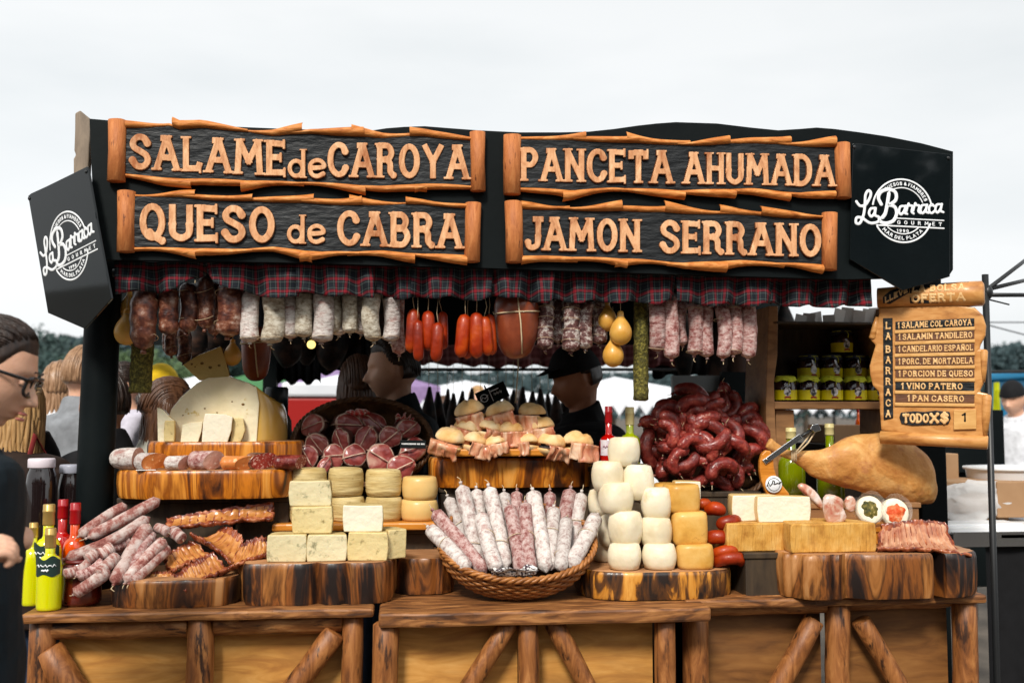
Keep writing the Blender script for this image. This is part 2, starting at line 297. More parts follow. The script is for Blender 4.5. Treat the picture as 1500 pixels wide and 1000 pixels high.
def _strokes_mesh(mb, strokes, fr, step, h, bev, m, medge, mm):
    """strokes: list of (points, radii). One raised relief: a fine grid kept where the distance to a stroke is negative, its edge snapped on the outline."""
    A = []; B = []; RA = []; RB = []; BX = [s for s in strokes if len(s) == 4]
    for pts, rad in [s for s in strokes if len(s) == 2]:
        for i in range(len(pts)-1):
            A.append(pts[i]); B.append(pts[i+1]); RA.append(rad[i]); RB.append(rad[i+1])
    A = np.array(A, float).reshape(-1, 2); B = np.array(B, float).reshape(-1, 2); RA = np.array(RA); RB = np.array(RB)
    ext = [(A-RA[:, None]), (B-RB[:, None]), (A+RA[:, None]), (B+RB[:, None])] if len(A) else []
    for a, b, hw, rd in BX: w_ = max(hw, rd); ext += [np.array([a, b])-w_, np.array([a, b])+w_]
    ext = np.concatenate(ext); lo = ext.min(0)-2*step; hi = ext.max(0)+2*step
    nx, ny = [int(q) for q in np.ceil((hi-lo)/step)+1]
    X = np.stack(np.meshgrid(lo[0]+step*np.arange(nx), lo[1]+step*np.arange(ny), indexing='ij'), -1).reshape(-1, 2)
    def sdf(X):
        best = np.full(len(X), 9e9)
        for a, b, ra, rb in zip(A, B, RA, RB):
            ab = b-a; t = np.clip(((X-a)@ab)/max(ab@ab, 1e-12), 0, 1)
            best = np.minimum(best, np.linalg.norm(X-a-t[:, None]*ab, axis=1)-(ra+(rb-ra)*t))
        for a, b, hw, rd in BX:                                 # flat-ended bars
            ab = b-a; ln = np.linalg.norm(ab); ab = ab/ln; r_ = X-(a+b)/2
            q = np.stack([np.abs(r_@ab)-ln/2+rd, np.abs(r_@np.array([-ab[1], ab[0]]))-hw+rd], 1)
            best = np.minimum(best, np.linalg.norm(np.maximum(q, 0), axis=1)+np.minimum(q.max(1), 0)-rd)
        return best
    D = sdf(X); g = D.reshape(nx, ny); ins = g < 0
    c = ins[:-1, :-1] | ins[1:, :-1] | ins[:-1, 1:] | ins[1:, 1:]
    e = step*.2
    need = np.where(D > 0)[0]; need = need[D[need] < 2.2*step]
    for _ in range(2):
        Q = X[need]; d0 = sdf(Q); gx = (sdf(Q+[e, 0])-sdf(Q-[e, 0]))/(2*e); gy = (sdf(Q+[0, e])-sdf(Q-[0, e]))/(2*e)
        gn = np.maximum(gx*gx+gy*gy, .2); X[need] = Q-np.stack([gx, gy], 1)*(d0/gn)[:, None]
    idx = {}; vs = []; fs = []
    hh = h*np.sqrt(np.clip(-D/bev, 0, 1)*(2-np.clip(-D/bev, 0, 1)))
    def vi(k):
        if k not in idx: idx[k] = len(vs); vs.append(fr(X[k, 0], X[k, 1], hh[k]))
        return idx[k]
    for i, j in zip(*np.where(c)):
        a = i*ny+j; q4 = (a, a+ny, a+ny+1, a+1); fs.append(tuple(vi(q) for q in q4)); mm.append(m+1 if medge and min(hh[q] for q in q4) < h*.55 else m)
    mb.add(vs, fs, mm)
def word_strokes(text, gap=.16, r=.105, flare=.38, space=.4, bold=None):
    """strokes of a word with cap height 1 (outer), returned with total width"""
    out = []; x = 0
    for ch in text:
        if ch == ' ': x += space; continue
        w, ss = GL[ch]
        for pts in ss:
            rad = r
            if len(pts) == 2:
                n = 8; p, q = np.array(pts[0]), np.array(pts[1]); P_ = [p+(q-p)*k/n for k in range(n+1)]
                long = np.linalg.norm(q-p) > .3
                Rr = [rad*(1+(flare if long else 0)*abs(2*k/n-1)**6) for k in range(n+1)]
            else:
                P_ = [np.array(p) for p in pts]; n = len(P_)-1
                closed = np.linalg.norm(P_[0]-P_[-1]) < .02
                Rr = [rad*(1.0 if closed else 1+.18*abs(2*k/n-1)**6) for k in range(n+1)]
            out.append(([np.array([x+r+p[0], r+p[1]*(1-2*r)]) for p in P_], Rr))
        x += w+2*r+gap
    return out, x-gap
def put_word(mb, text, quad, fr, px=None, h=.006, bev=.01, r=.105, gap=.10, step=None, space=.4, flare=.38, m=0, medge=False):
    """quad: (x0, x1, ybot0, ytop0, ybot1, ytop1) in frame units; fr(x, y, w)"""
    st, W = word_strokes(text, gap=gap, r=r, space=space, flare=flare); x0, x1, b0, t0, b1, t1 = quad
    kx = (x1-x0)/W; ky = (t0-b0+t1-b1)/2
    def warp(p):
        u = p[0]/W; return np.array([x0+kx*p[0], (b0+(b1-b0)*u)+((t0-b0)+(t1-t0-b1+b0)*u)*p[1]])
    # letters one by one so each stays a clean relief; radii follow the mean scale
    k = min(kx, abs(ky))*.65+max(kx, abs(ky))*.35
    groups = {}
    xs = 0; spans = []
    for ch in text:
        if ch == ' ': xs += space; continue
        w = GL[ch][0]; spans.append((ch, len(GL[ch][1]))); xs += w+2*r+gap
    i = 0
    for ch, n in spans:
        g = [([warp(p) for p in pts], [q*k for q in rad]) for pts, rad in st[i:i+n]]; i += n
        if medge:                                               # carved slab serifs: straight strokes become flat-ended bars with a foot
            g2 = []; rk = r*k
            for (pts, rad), raw in zip(g, GL[ch][1]):
                if len(raw) != 2: g2.append((pts, rad)); continue
                a, b = pts[0], pts[-1]; d = (b-a)/np.linalg.norm(b-a); dx, dy = abs(raw[1][0]-raw[0][0]), abs(raw[1][1]-raw[0][1])
                g2.append((a-d*rk*.9, b+d*rk*.9, rk*.98, rk*.25))
                for e, (ex, ey), sg in ((a, raw[0], -1), (b, raw[1], 1)):
                    c = e+d*sg*rk*.52
                    if dy > dx*.8 and min(abs(ey), abs(ey-1)) < .03 and dy > .6 and not (ch in 'NM' and dx > .2): g2.append((c-np.array((rk*1.62, 0)), c+np.array((rk*1.62, 0)), rk*.46, rk*.3))
                    elif dx > dy and ex > .3 and ch in 'EFLT' and dx > .3: g2.append((c-np.array((0, rk*1.5)), c+np.array((0, rk*1.5)), rk*.46, rk*.3))
            g = g2
        strokes_mesh(mb, g, fr, step or k*.035, h, bev, m, medge)
def frame_on(Y):            # measured picture position on the plane Y, raised w toward the viewer
    def fr(px, py, w): p = P(px, py, Y); return V((p.x, Y-w, p.z))
    return fr
# ================================================================ ground
gm = mat('trodden_earth', [(.3, (.05, .042, .034)), (.7, (.12, .10, .08))], sc=3, det=6, rgh=.9, bump=.6, bsc=30)
g = MB(); g.add([(-400, -60, 0), (400, -60, 0), (400, 900, 0), (-400, 900, 0)], [(0, 1, 2, 3)]); tag(g.build('ground', gm, smooth=False), kind='structure')
# ================================================================ stall frame: roof, fascia, posts
YF = .10
stall = thing('market_stall', (0, 1.2, 0), 'black painted market stall frame with tarpaulin roof and two posts, holding the carved signs', 'stall')
top = [(131, 174), (200, 180), (300, 184), (420, 189), (540, 192), (566, 188), (592, 186), (622, 185), (660, 188), (700, 191), (760, 194), (820, 194), (862, 193), (900, 189), (935, 184), (962, 181), (990, 179), (1020, 180), (1050, 181), (1100, 187), (1140, 191), (1172, 189), (1196, 187), (1222, 189), (1260, 194), (1300, 200), (1350, 210), (1396, 222)]
low = [(1396, 395), (1390, 404), (1240, 409), (1000, 402), (700, 392), (400, 384), (140, 380)]
fr = frame_on(YF)
mb = MB(); mb.prism(top+low, fr, (0, -.03)); mb.build('fascia', BLACK, stall, smooth=False)
mb = MB()                                                    # roof sheet hung behind the fascia
rz = [(P(x, y+3, YF+.03).x, P(x, y+3, YF+.03).z) for x, y in top]
mb.grid(len(rz), 9, lambda u, v: V((rz[round(u*(len(rz)-1))][0], YF+.032+v*2.3, rz[round(u*(len(rz)-1))][1]-.06*v-.02*math.sin(v*PI))))
n0 = len(mb.v)
mb.v += [v-V((0, 0, .012)) for v in mb.v[:n0]]; mb.f += [tuple(i+n0 for i in f)[::-1] for f in mb.f]; mb.m += [0]*(len(mb.f)-len(mb.m))
mb.build('roof', TARP, stall)
def zc(Y=0): return .938
mb = MB(); c = P(148, 508, .40); mb.tube([(P(141, 670, .40).x-.008, .40, 0), (P(141, 670, .40).x, .40, P(141, 670, .40).z), (c.x, .40, c.z), (c.x+.012, .40, 2.2)], [.060, .059, .057, .055], 20); mb.build('post', BLACK, stall)
c = P(1365, 600, .46); mb = MB(); mb.box((c.x-.052, .46, 0), (c.x+.052, .54, 2.2)); mb.build('post', BLACK, stall, bevel=.006)
for px in (395, 1060):
    c = P(px, 560, 2.3); mb = MB(); mb.box((c.x-.035, 2.3, 0), (c.x+.035, 2.37, 2.3)); mb.build('post', BLACK, stall, smooth=False)
mb = MB(); a = P(150, 540, 2.38); b = P(1150, 540, 2.38); mb.box((a.x, 2.38, 1.86), (b.x, 2.41, 2.42)); mb.build('rear_fascia', BLACK, stall, smooth=False)
for Y in (.28, .62):
    a = P(165, 420, Y); b = P(1262, 420, Y); mb = MB(); mb.tube([(a.x, Y, 1.955), (b.x, Y, 1.935)], .014, 10); mb.build('hanging_rail', BLKMETAL, stall)
mb = MB()
cb = [(109, 166), (117, 162), (126, 168), (134, 174), (131, 215), (128, 262), (134, 300), (108, 300), (108, 232), (111, 226), (108, 220), (110, 190)]
mb.prism(cb, frame_on(.24), (0, -.035)); mb.jitter(.004, 20); mb.build('corner_board', W_WEATH, stall, smooth=False, bevel=.004)
# ================================================================ carved signs
def shards(mb, x0, x1, inner, outward, seed, Y, n=6):
    """torn, curling edge of a carved scroll: overlapping tapered shavings along the line `inner(px)`; outward = -1 up, +1 down"""
    q = random.Random(seed); xs = [x0]
    for k in range(n): xs.append(x0+(x1-x0)*(k+1)/n+(q.uniform(-12, 12) if k < n-1 else 0))
    for k in range(n):
        a, b = xs[k]-(9 if k else 0), xs[k+1]+(9 if k < n-1 else 0)
        flip = q.random() < .35; big = q.uniform(11, 17); tiny = q.uniform(4, 7); m = 12; Yk = Y-.004*(k % 2)
        ph = q.uniform(0, 6)
        def prof(t):
            s = 1-t if flip else t
            th = tiny+(big-tiny)*(s**1.3)
            return th+1.4*math.sin(ph+t*5)
        def ring(i, j):
            t = i; x = a+(b-a)*t; y_in = inner(x)-outward*1.5*math.sin(PI*t); th = prof(t)
            ang = PI*j; c = (1-math.cos(ang))/2
            px_, py_ = x, y_in+outward*th*c
            p = P(px_, py_, Yk); dep = .006+.013*(th/12)
            return V((p.x, Yk-dep*math.sin(ang)-.001, p.z))
        mb.grid(m, 9, ring)
        for t in (0, 1):                                      # closed, hollow looking roll ends
            base = [ring(t, j/8) for j in range(9)]; cc = sum(base, V((0, 0, 0)))/9+V((.004*(1 if t == 0 else -1), 0, 0))
            mb.add(base+[cc], [(j, j+1, 9) if t else (j+1, j, 9) for j in range(8)])
def carved_sign(name, label, L0, L1, R0, R1, ty, by, words, seed):
    """L0..R1: end rolls (x, ytop, ybot) ; ty/by: inner top / bottom edge as functions of px"""
    Y = YF-.004
    p = P((L0[0]+R0[0])/2, (L0[2]+R0[2])/2, Y); t = thing(name, p, label, 'sign', 'carved wooden scroll signs on the stall front')
    mb = MB(); N_ = 64
    def plate(u, v):
        x = L0[0]+8+(R0[0]-L0[0]-16)*u; y = ty(x)+(by(x)-ty(x))*v; q = P(x, y, Y)
        return V((q.x, Y-.014+.003*math.sin(u*9+seed)+.0016*mn.noise(V((x*.08, y*.35, seed))), q.z))
    mb.grid(N_, 14, plate)
    b = [(L0[0]+8+(R0[0]-L0[0]-16)*k/(N_-1)) for k in range(N_)]
    mb.build('board', W_BLK, t)
    for (x, y0, y1, x2, w) in ((L0[0], L0[1], L0[2], L1, 13), (R0[0], R0[1], R0[2], R1, 11.5)):
        mb = MB(); a, c = P(x, y0, Y), P(x2, y1, Y); r = w*mp(x, Y, 300); ax = (c-a).normalized()
        prof = [(-.012, .45), (-.004, .9), (.0, 1), (.5, .97), (1, 1.0), (1.004, .9), (1.012, .5)]
        Ln = (c-a).length
        pts = [a+ax*(Ln*f if 0 <= f <= 1 else (0 if f < 0 else Ln)+(f if f < 0 else f-1)*Ln) + V((0, -.012, 0)) for f, _ in prof]
        mb.tube(pts, [r*q for _, q in prof], 18); mb.jitter(.0025, 25, seed+x); mb.build('roll', W_ROLL, t)
    mb = MB(); shards(mb, L0[0]+11, R0[0]-9, ty, -1, seed, Y-.006, 6); mb.build('torn_edge', W_FRM, t)
    mb = MB(); shards(mb, L0[0]+11, R0[0]-9, by, 1, seed+50, Y-.006, 6); mb.build('torn_edge', W_FRM, t)
    mb = MB(); f2 = frame_on(Y-.0145)
    for w in words:
        txt, x0, x1, t0, b0, t1, b1 = w
        put_word(mb, txt, (x0, x1, b0, t0, b1, t1), f2, h=.008, bev=1.3, gap=.11, r=.115, step=.8, flare=.42, medge=True) if txt != 'de' else put_word(mb, txt, (x0, x1, b0, t0, b1, t1), f2, h=.008, bev=1.3, gap=.06, r=.085, step=.7, flare=.42, medge=True)
    lo_ = mb.build('lettering', [W_LET, W_BURN], t); lo_.data.set_sharp_from_angle(angle=R(38))
    return t
def lin(pts):
    xs = [p[0] for p in pts]; ys = [p[1] for p in pts]
    return lambda x: float(np.interp(x, xs, ys))
carved_sign('carved_sign', 'carved scroll sign reading SALAME de CAROYA, upper row beside the corner board', (174, 178, 267), 172, (699, 196, 281), 700,
    lin([(170, 190), (250, 186), (263, 191), (297, 187), (360, 194), (400, 199), (456, 195), (520, 200), (560, 203), (620, 200), (700, 208)]), lin([(170, 253), (240, 262), (300, 263), (380, 266), (455, 268), (560, 274), (620, 270), (700, 273)]),
    [('SALAME', 190, 419, 195, 250, 205, 261), ('de', 421, 478, 218, 262, 219, 263), ('CAROYA', 480, 687, 207, 262, 211, 266)], 3)
carved_sign('carved_sign', 'carved scroll sign reading QUESO de CABRA, lower row under the SALAME de CAROYA sign', (187, 282, 370), 186, (693, 299, 384), 691,
    lin([(180, 290), (260, 289), (300, 292), (400, 296), (460, 298), (540, 302), (620, 299), (700, 307)]), lin([(180, 362), (260, 364), (340, 366), (400, 363), (470, 370), (560, 368), (620, 373), (700, 374)]),
    [('QUESO', 205, 403, 296, 355, 302, 358), ('de', 420, 477, 314, 358, 315, 359), ('CABRA', 494, 677, 307, 362, 312, 367)], 11)
carved_sign('carved_sign', 'carved scroll sign reading PANCETA AHUMADA, upper row beside the glossy black plaque', (750, 200, 286), 749, (1231, 212, 291), 1233,
    lin([(740, 207), (820, 206), (900, 208), (1000, 213), (1100, 211), (1170, 214), (1240, 217)]), lin([(740, 274), (840, 280), (900, 276), (1000, 280), (1100, 277), (1170, 284), (1240, 278)]),
    [('PANCETA', 763, 985, 215, 268, 219, 272), ('AHUMADA', 1001, 1222, 221, 272, 226, 276)], 23)
carved_sign('carved_sign', 'carved scroll sign reading JAMON SERRANO, lower row under the PANCETA AHUMADA sign', (752, 297, 385), 753, (1213, 313, 396), 1212,
    lin([(740, 308), (820, 307), (930, 310), (1000, 313), (1100, 315), (1150, 318), (1220, 321)]), lin([(740, 374), (840, 377), (930, 380), (1000, 386), (1080, 382), (1150, 386), (1220, 388)]),
    [('JAMON', 769, 937, 315, 369, 320, 372), ('SERRANO', 966, 1202, 321, 373, 327, 379)], 31)
# ================================================================ plaques with the round emblem
def emblem(mb, k, lift=0.0):
    """drawn in plaque units (1/3.7025 picture units), origin at the ring's centre; k metres per unit"""
    fr = lambda x, y, w: V((x*k, -w-lift, y*k))
    def stroke(pts, r): strokes_mesh(mb, [([np.array(p, float) for p in pts], [r]*len(pts))], fr, max(r*.42, 1.6), .0012, 2)
    def arc(rad, a0, a1, n=40): return [(rad*math.sin(R(a0+(a1-a0)*i/n)), rad*math.cos(R(a0+(a1-a0)*i/n))) for i in range(n+1)]
    fl = lambda pts: [(x-822, 590-y) for x, y in pts]
    stroke(arc(172, -81, 78), 5); stroke(arc(126, -40, 66), 3.5); stroke(arc(172, 112, 238), 5); stroke(arc(126, 132, 222), 3.5)
    def arctext(s, rad, a0, a1, hgt, r, flip=False):
        st, W = word_strokes(s, gap=.22, r=r, flare=.1, space=.35)
        for pts, rad_ in st:
            q = []
            for p in pts:
                a = R(a0+(a1-a0)*p[0]/W); rr_ = rad+(p[1]-.5)*hgt*(-1 if flip else 1); q.append(np.array((rr_*math.sin(a), rr_*math.cos(a))))
            strokes_mesh(mb, [(q, [z*hgt*.9 for z in rad_])], fr, 1.5, .0012, 2)
    arctext('QUESOS & FIAMBRES', 149, -42, 66, 21, .11); arctext('MAR DEL PLATA', 149, 228, 132, 21, .12, True)
    st, W = word_strokes('1990', gap=.3, r=.12, flare=.1)
    for pts, rad_ in st: strokes_mesh(mb, [([np.array((-35+70*p[0]/W, -118+18*p[1])) for p in pts], [z*17 for z in rad_])], fr, 1.5, .0012, 2)
    st, W = word_strokes('GOURMET', gap=.9, r=.13, flare=.1)
    for pts, rad_ in st: strokes_mesh(mb, [([np.array((-32+260*p[0]/W, -75+23*p[1])) for p in pts], [z*17 for z in rad_])], fr, 1.6, .0012, 2)
    stroke([(-35, -42), (238, -42)], 3.6); stroke([(-148, -85), (238, -85)], 4.2)
    # brush script
    stroke(sm(fl([(558, 552), (580, 575), (612, 565), (636, 525), (640, 498), (626, 490), (610, 515), (606, 575), (598, 625), (578, 668), (556, 668), (560, 640), (590, 640), (632, 664), (668, 662), (690, 650)])), 7.5)
    stroke(sm(fl([(664, 583), (640, 588), (630, 612), (642, 630), (660, 612), (668, 583), (664, 620), (682, 628)])), 7)
    stroke(sm(fl([(700, 560), (684, 525), (700, 492), (745, 476), (782, 492), (784, 530), (756, 556), (740, 560)])), 9.5)
    stroke(sm(fl([(744, 500), (734, 560), (722, 610), (706, 632)])), 10)
    stroke(sm(fl([(740, 562), (776, 570), (788, 604), (770, 645), (730, 662), (696, 656), (688, 634)])), 9.5)
    x = 800
    for ch, y in (('a', 610), ('r', 606), ('r', 602), ('a', 598), ('c', 594), ('a', 590)):
        if ch == 'a':
            stroke(sm(fl([(x+34, y-46), (x+10, y-42), (x+2, y-14), (x+14, y), (x+32, y-22), (x+40, y-48), (x+33, y-12), (x+48, y-4)])), 6.6); x += 46
        elif ch == 'r':
            stroke(sm(fl([(x-2, y-14), (x+10, y-56), (x+18, y-46), (x+34, y-44), (x+28, y-14), (x+40, y-4)])), 6.2); x += 39
        else: stroke(sm(fl([(x+34, y-38), (x+22, y-48), (x+6, y-30), (x+8, y-6), (x+22, y), (x+40, y-14)])), 6.6); x += 40
def plaque(label, Mx, k):
    t = thing('emblem_plaque', (0, 0, 0), label, 'plaque', 'glossy plaques with a round white emblem'); t.matrix_world = Mx
    poly = [(-282, 352), (-250, 356), (-100, 346), (280, 327), (286, 322), (280, 90), (276, 60), (276, 10), (272, -346), (262, -350), (-2, -432), (-302, -275)]
    mb = MB(); mb.prism([(x*k, y*k) for x, y in poly], lambda x, y, w: V((x, w, y)), (0, .008)); mb.build('plate', GLOSS, t, local=True, smooth=False, bevel=.0015)
    mb = MB(); emblem(mb, k, .0006); mb.build('emblem', WHITE, t, local=True)
    mb = MB()
    for x, y in ((-274, 335), (268, 305)): mb.blob((x*k, -.001, y*k), (.006, .003, .006))
    mb.build('screw', BLKMETAL, t, local=True)
c = P(1322, 309, YF-.012)
K1 = mp(1322, YF, 309)/3.7025
plaque('glossy black pointed plaque with white emblem, beside the PANCETA AHUMADA sign', Matrix.Translation(c) @ Matrix.Rotation(R(1.2), 4, 'Y') @ Matrix.Rotation(R(2), 4, 'Z'), K1)
p00, p10, p01 = P(41, 287, .27), P(128, 262, .06), P(73, 457, .25)
v = (p00-p01).normalized(); u = (p10-p00); u = (u-v*u.dot(v)).normalized(); w_ = u.cross(v)
kk = (p00-p01).length/(627/1.0)
ku = (p10-p00).length/556
Mx = Matrix((( u.x, -w_.x, v.x, 0), (u.y, -w_.y, v.y, 0), (u.z, -w_.z, v.z, 0), (0, 0, 0, 1)))
Mx = Mx @ Matrix.Diagonal((ku/kk, 1, 1, 1))
o = p00+u*282*ku-v*352*kk
plaque('glossy black pointed plaque hung at a slant on the black post by a wire', Matrix.Translation(o) @ Mx, kk)
# ================================================================ menu board
mp0, mp1 = P(1288, 600, .24), P(1445, 600, .06)
def mfr(px, py, w):
    """on the slightly turned board plane"""
    d = ray(px, py); n = V((mp1.y-mp0.y, -(mp1.x-mp0.x), 0)).normalized(); t = (mp0-CAM).dot(n)/d.dot(n); return CAM+d*t+n*w
mc = mfr(1366, 640, 0)
menu = thing('menu_board', mc, 'carved wooden price board with rows of raised lettering and scroll edges on the stall post', 'sign')
ol = [(1289, 461), (1288, 452), (1340, 450), (1400, 447), (1428, 451), (1440, 462), (1445, 478), (1444, 492), (1437, 505), (1435, 512), (1446, 512), (1445, 548), (1441, 562), (1435, 574), (1449, 577), (1444, 592), (1443, 612), (1447, 640), (1440, 652), (1292, 630), (1290, 600), (1289, 574), (1280, 565), (1276, 550), (1275, 537), (1280, 518), (1284, 506), (1276, 498), (1282, 482)]
mb = MB(); mb.prism(ol, mfr, (0, .026)); mb.build('board', W_MENU, menu, smooth=False, bevel=.006)
mb = MB()
for a, b, r0, r1 in (((1291, 640), (1447, 648), .021, .023),):
    A, B = mfr(*a, .018), mfr(*b, .018); ax = (B-A).normalized()
    mb.tube([A-ax*.002, A, A+(B-A)*.5, B, B+ax*.002], [r0*.7, r0, r0*1.02, r1, r1*.8], 18)
mb.jitter(.002, 20, 2); mb.build('roll', W_MENU, menu)
for a, b, q in (((1446, 578), (1443, 640), 1.3), ((1442, 513), (1441, 560), 1), ((1279, 497), (1286, 465), 1)):
    A, B = mfr(*a, .021), mfr(*b, .02); mb = MB(); mb.tube([A, A+(B-A)*.06, A+(B-A)*.6, B], [.009*q, .012*q, .010*q, .006*q], 14); mb.build('curl', W_MENU, menu)
def mplate(name, poly, m, w0, w1, bev=.002):
    mb = MB(); mb.prism(poly, mfr, (w0, w1)); return mb.build(name, m, menu, smooth=False, bevel=bev)
rows = [('1 SALAME COL CAROYA', 1316, 1424, 475.5, 4.5, 1), ('1 SALAMIN TANDILERO', 1317, 1425, 493, 3.2, 0), ('1 CANDELARIO ESPAÑOL', 1317, 1426, 511, 2.2, 0), ('1 PORC. DE MORTADELA', 1317, 1426, 529.5, 1.2, 0), ('1 PORCION DE QUESO', 1317, 1426, 547.7, .2, 0), ('1 VINO PATERO', 1321, 1411, 566, -.8, 1), ('1 PAN CASERO', 1330, 1413, 583.8, -1.2, 0)]
lt = MB()
for i, (s, x0, x1, yc, sl, blk) in enumerate(rows):
    y = lambda x, d, yc=yc, sl=sl: yc-sl*(x-1370)/100+d
    mplate('row_strip', [(1313, y(1313, -6)), (1428, y(1428, -6)), (1428, y(1428, 6)), (1313, y(1313, 6))], W_BLK if blk else W_BRN, .026, .029)
    mplate('light_strip', [(1312, y(1312, 6.4)), (1429, y(1429, 6.4)), (1429, y(1429, 11.4)), (1312, y(1312, 11.4))], W_MENUL, .026, .032)
    put_word(lt, s, (x0, x1, y(x0, 4.8), y(x0, -4.8), y(x1, 4.8), y(x1, -4.8)), lambda a, b, w: mfr(a, b, .029+w), h=.003, bev=.8, gap=.14, r=.11, step=.75, space=.36)
mplate('name_strip', [(1295, 467), (1309, 466.5), (1310, 612), (1296, 615)], W_BLK, .026, .030)
for i, ch in enumerate('LABARRACA'):
    yc = 478+i*15.4 if i < 2 else 481+i*15.6
    put_word(lt, ch, (1299, 1306.5, yc+5.5, yc-5.5, yc+5.5, yc-5.5), lambda a, b, w: mfr(a, b, .030+w), h=.003, bev=.8, r=.1, step=.75)
pl = [(1321, 604), (1340, 602), (1356, 603), (1372, 601), (1392, 603), (1394, 612), (1390, 621), (1360, 622), (1338, 623), (1322, 620), (1319, 611)]
mplate('price_patch', pl, W_BLK, .026, .031)
put_word(lt, 'TODO', (1324, 1362, 620, 605, 620, 605), lambda a, b, w: mfr(a, b, .031+w), h=.004, bev=1, r=.14, gap=.06, step=.8)
put_word(lt, 'X$', (1363, 1391, 620, 605, 619, 604), lambda a, b, w: mfr(a, b, .031+w), h=.004, bev=1, r=.13, gap=.08, step=.8)
mplate('price_tile', [(1398, 600), (1431, 599), (1431, 628), (1398, 629)], W_MENUL, .026, .034)
one = MB(); put_word(one, '1', (1409, 1416, 617, 605, 617, 604.5), lambda a, b, w: mfr(a, b, .0345+w), h=.0006, bev=1, r=.08, step=.6); one.build('price_digit', BLACK, menu)
# header log
A, B = mfr(1287, 437, .01), mfr(1441, 430, .01); ax = (B-A).normalized(); rl = mp(1366, .15)*18
mb = MB(); mb.tube([A, A+(B-A)*.3, A+(B-A)*.8, B-ax*.004, B+ax*.002], [rl*.86, rl*.92, rl*1.02, rl*1.04, rl*.8], 24); mb.jitter(.003, 14, 5); mb.build('header_log', W_MENU, menu)
def lfr(a, b, w):
    q = mfr(a, b, .012); yc = 437-7*(a-1287)/154; d = (b-yc)/19.5; n = V((mp1.y-mp0.y, -(mp1.x-mp0.x), 0)).normalized(); return q+n*(rl*math.sqrt(max(.04, 1-d*d))+w-.006)
mb = MB()
def patch(poly):
    # curved black inlay: fill a polygon's span on the log by columns
    up, dn = poly
    fu, fd = lin(up), lin(dn); x0, x1 = up[0][0], up[-1][0]
    mb.grid(26, 9, lambda u, v: lfr(x0+(x1-x0)*u, fu(x0+(x1-x0)*u)*(1-v)+fd(x0+(x1-x0)*u)*v, .0015))
patch(([(1335, 421), (1360, 417), (1400, 415), (1420, 414)], [(1335, 446), (1360, 446), (1400, 444), (1420, 441)]))
patch(([(1296, 437), (1306, 428), (1320, 422), (1334, 420)], [(1296, 446), (1306, 447), (1320, 439), (1334, 431)]))
mb.build('header_inlay', W_BLK, menu)
hd = lambda a, b, w: lfr(a, b, .002+w)
put_word(lt, 'LLEVE', (1299, 1332, 446, 437, 430, 421), hd, h=.003, bev=1, r=.11, gap=.1, step=.8)
put_word(lt, 'LA BOLSA', (1338, 1415, 431, 420, 427.5, 416.5), hd, h=.003, bev=1, r=.13, gap=.08, step=.8)
put_word(lt, 'OFERTA', (1337, 1416, 446, 433.5, 443, 430), hd, h=.003, bev=1, r=.13, gap=.08, step=.8)
lt.build('lettering', W_LITE, menu)
# ================================================================ counters of logs and plywood
ZC = .938
def log(mb, A, B, r0, r1, seed, seg=14, n=9, amp=.006):
    A, B = V(A), V(B); pts = [A+(B-A)*k/n for k in range(n+1)]; rad = [r0+(r1-r0)*k/n for k in range(n+1)]
    ax = (B-A).normalized(); pts = [A-ax*.004]+pts+[B+ax*.004]; rad = [r0*.86]+rad+[r1*.86]
    mb.tube(pts, rad, seg); k = len(mb.v)-len(pts)*seg
    o = V((seed*1.7, seed*.9, seed))
    for i in range(k, len(mb.v)): mb.v[i] = mb.v[i]+mn.noise_vector(mb.v[i]*7+o)*amp+mn.noise_vector(mb.v[i]*28+o)*amp*.3
def counter(label, x0, x1, Y0, top_poly, posts, rails, braces, panel, ply, thick=.04, zt=ZC):
    """all x in picture units on the front plane"""
    px = lambda x, Y=Y0: P(x, 900, Y).x
    t = thing('counter', ((px(x0)+px(x1))/2, Y0+.3, 0), label, 'counter', 'log framed counters of the stall')
    mb = MB(); mb.prism(top_poly, lambda x, y, w: V((px(x), y, w)), (zt-thick, zt)); mb.build('top', W_PLANK, t, smooth=False, bevel=.008)
    for i, (a, b, dy) in enumerate(posts):
        xa, xb = px(a), px(b); r = (xb-xa)/2; mb = MB(); log(mb, (xa+r, Y0+r*.6+dy, 0), (xa+r, Y0+r*.6+dy, zt-thick), r*1.05, r, i+x0); mb.build('post', W_LOGV, t)
    for i, (a, b, yt, yb, dy) in enumerate(rails):
        za, zb = P((a+b)/2, yt, Y0).z, P((a+b)/2, yb, Y0).z; r = abs(za-zb)/2; mb = MB()
        log(mb, (px(a), Y0+r+dy, (za+zb)/2-.004), (px(b), Y0+r+dy, (za+zb)/2), r*.96, r*1.04, i+x0+9); mb.build('rail', W_LOGH, t)
    for i, (ax, ay, bx, by, wpx) in enumerate(braces):
        A, B = P(ax, ay, Y0+.02), P(bx, by, Y0+.02); d = (B-A).normalized(); B = A+d*min(1.0, (A.z-.06)/max(.2, -d.z)); r = wpx*mp(ax, Y0)/2
        mb = MB(); log(mb, A, B, r, r*1.05, i+x0+31); mb.build('brace', W_LOGV, t)
    for a, b in panel:
        mb = MB(); mb.box((px(a), Y0+.075, .02), (px(b), Y0+.09, zt-thick-.002)); mb.build('panel', ply, t, smooth=False)
    return t
def edge(x0, x1, Yf, Yb, seed, n=14, amp=.012):
    q = random.Random(seed); return [(x0+(x1-x0)*k/n, Yf+q.uniform(-amp, amp)*.6) for k in range(n+1)]+[(x1, Yb), (x0, Yb)]
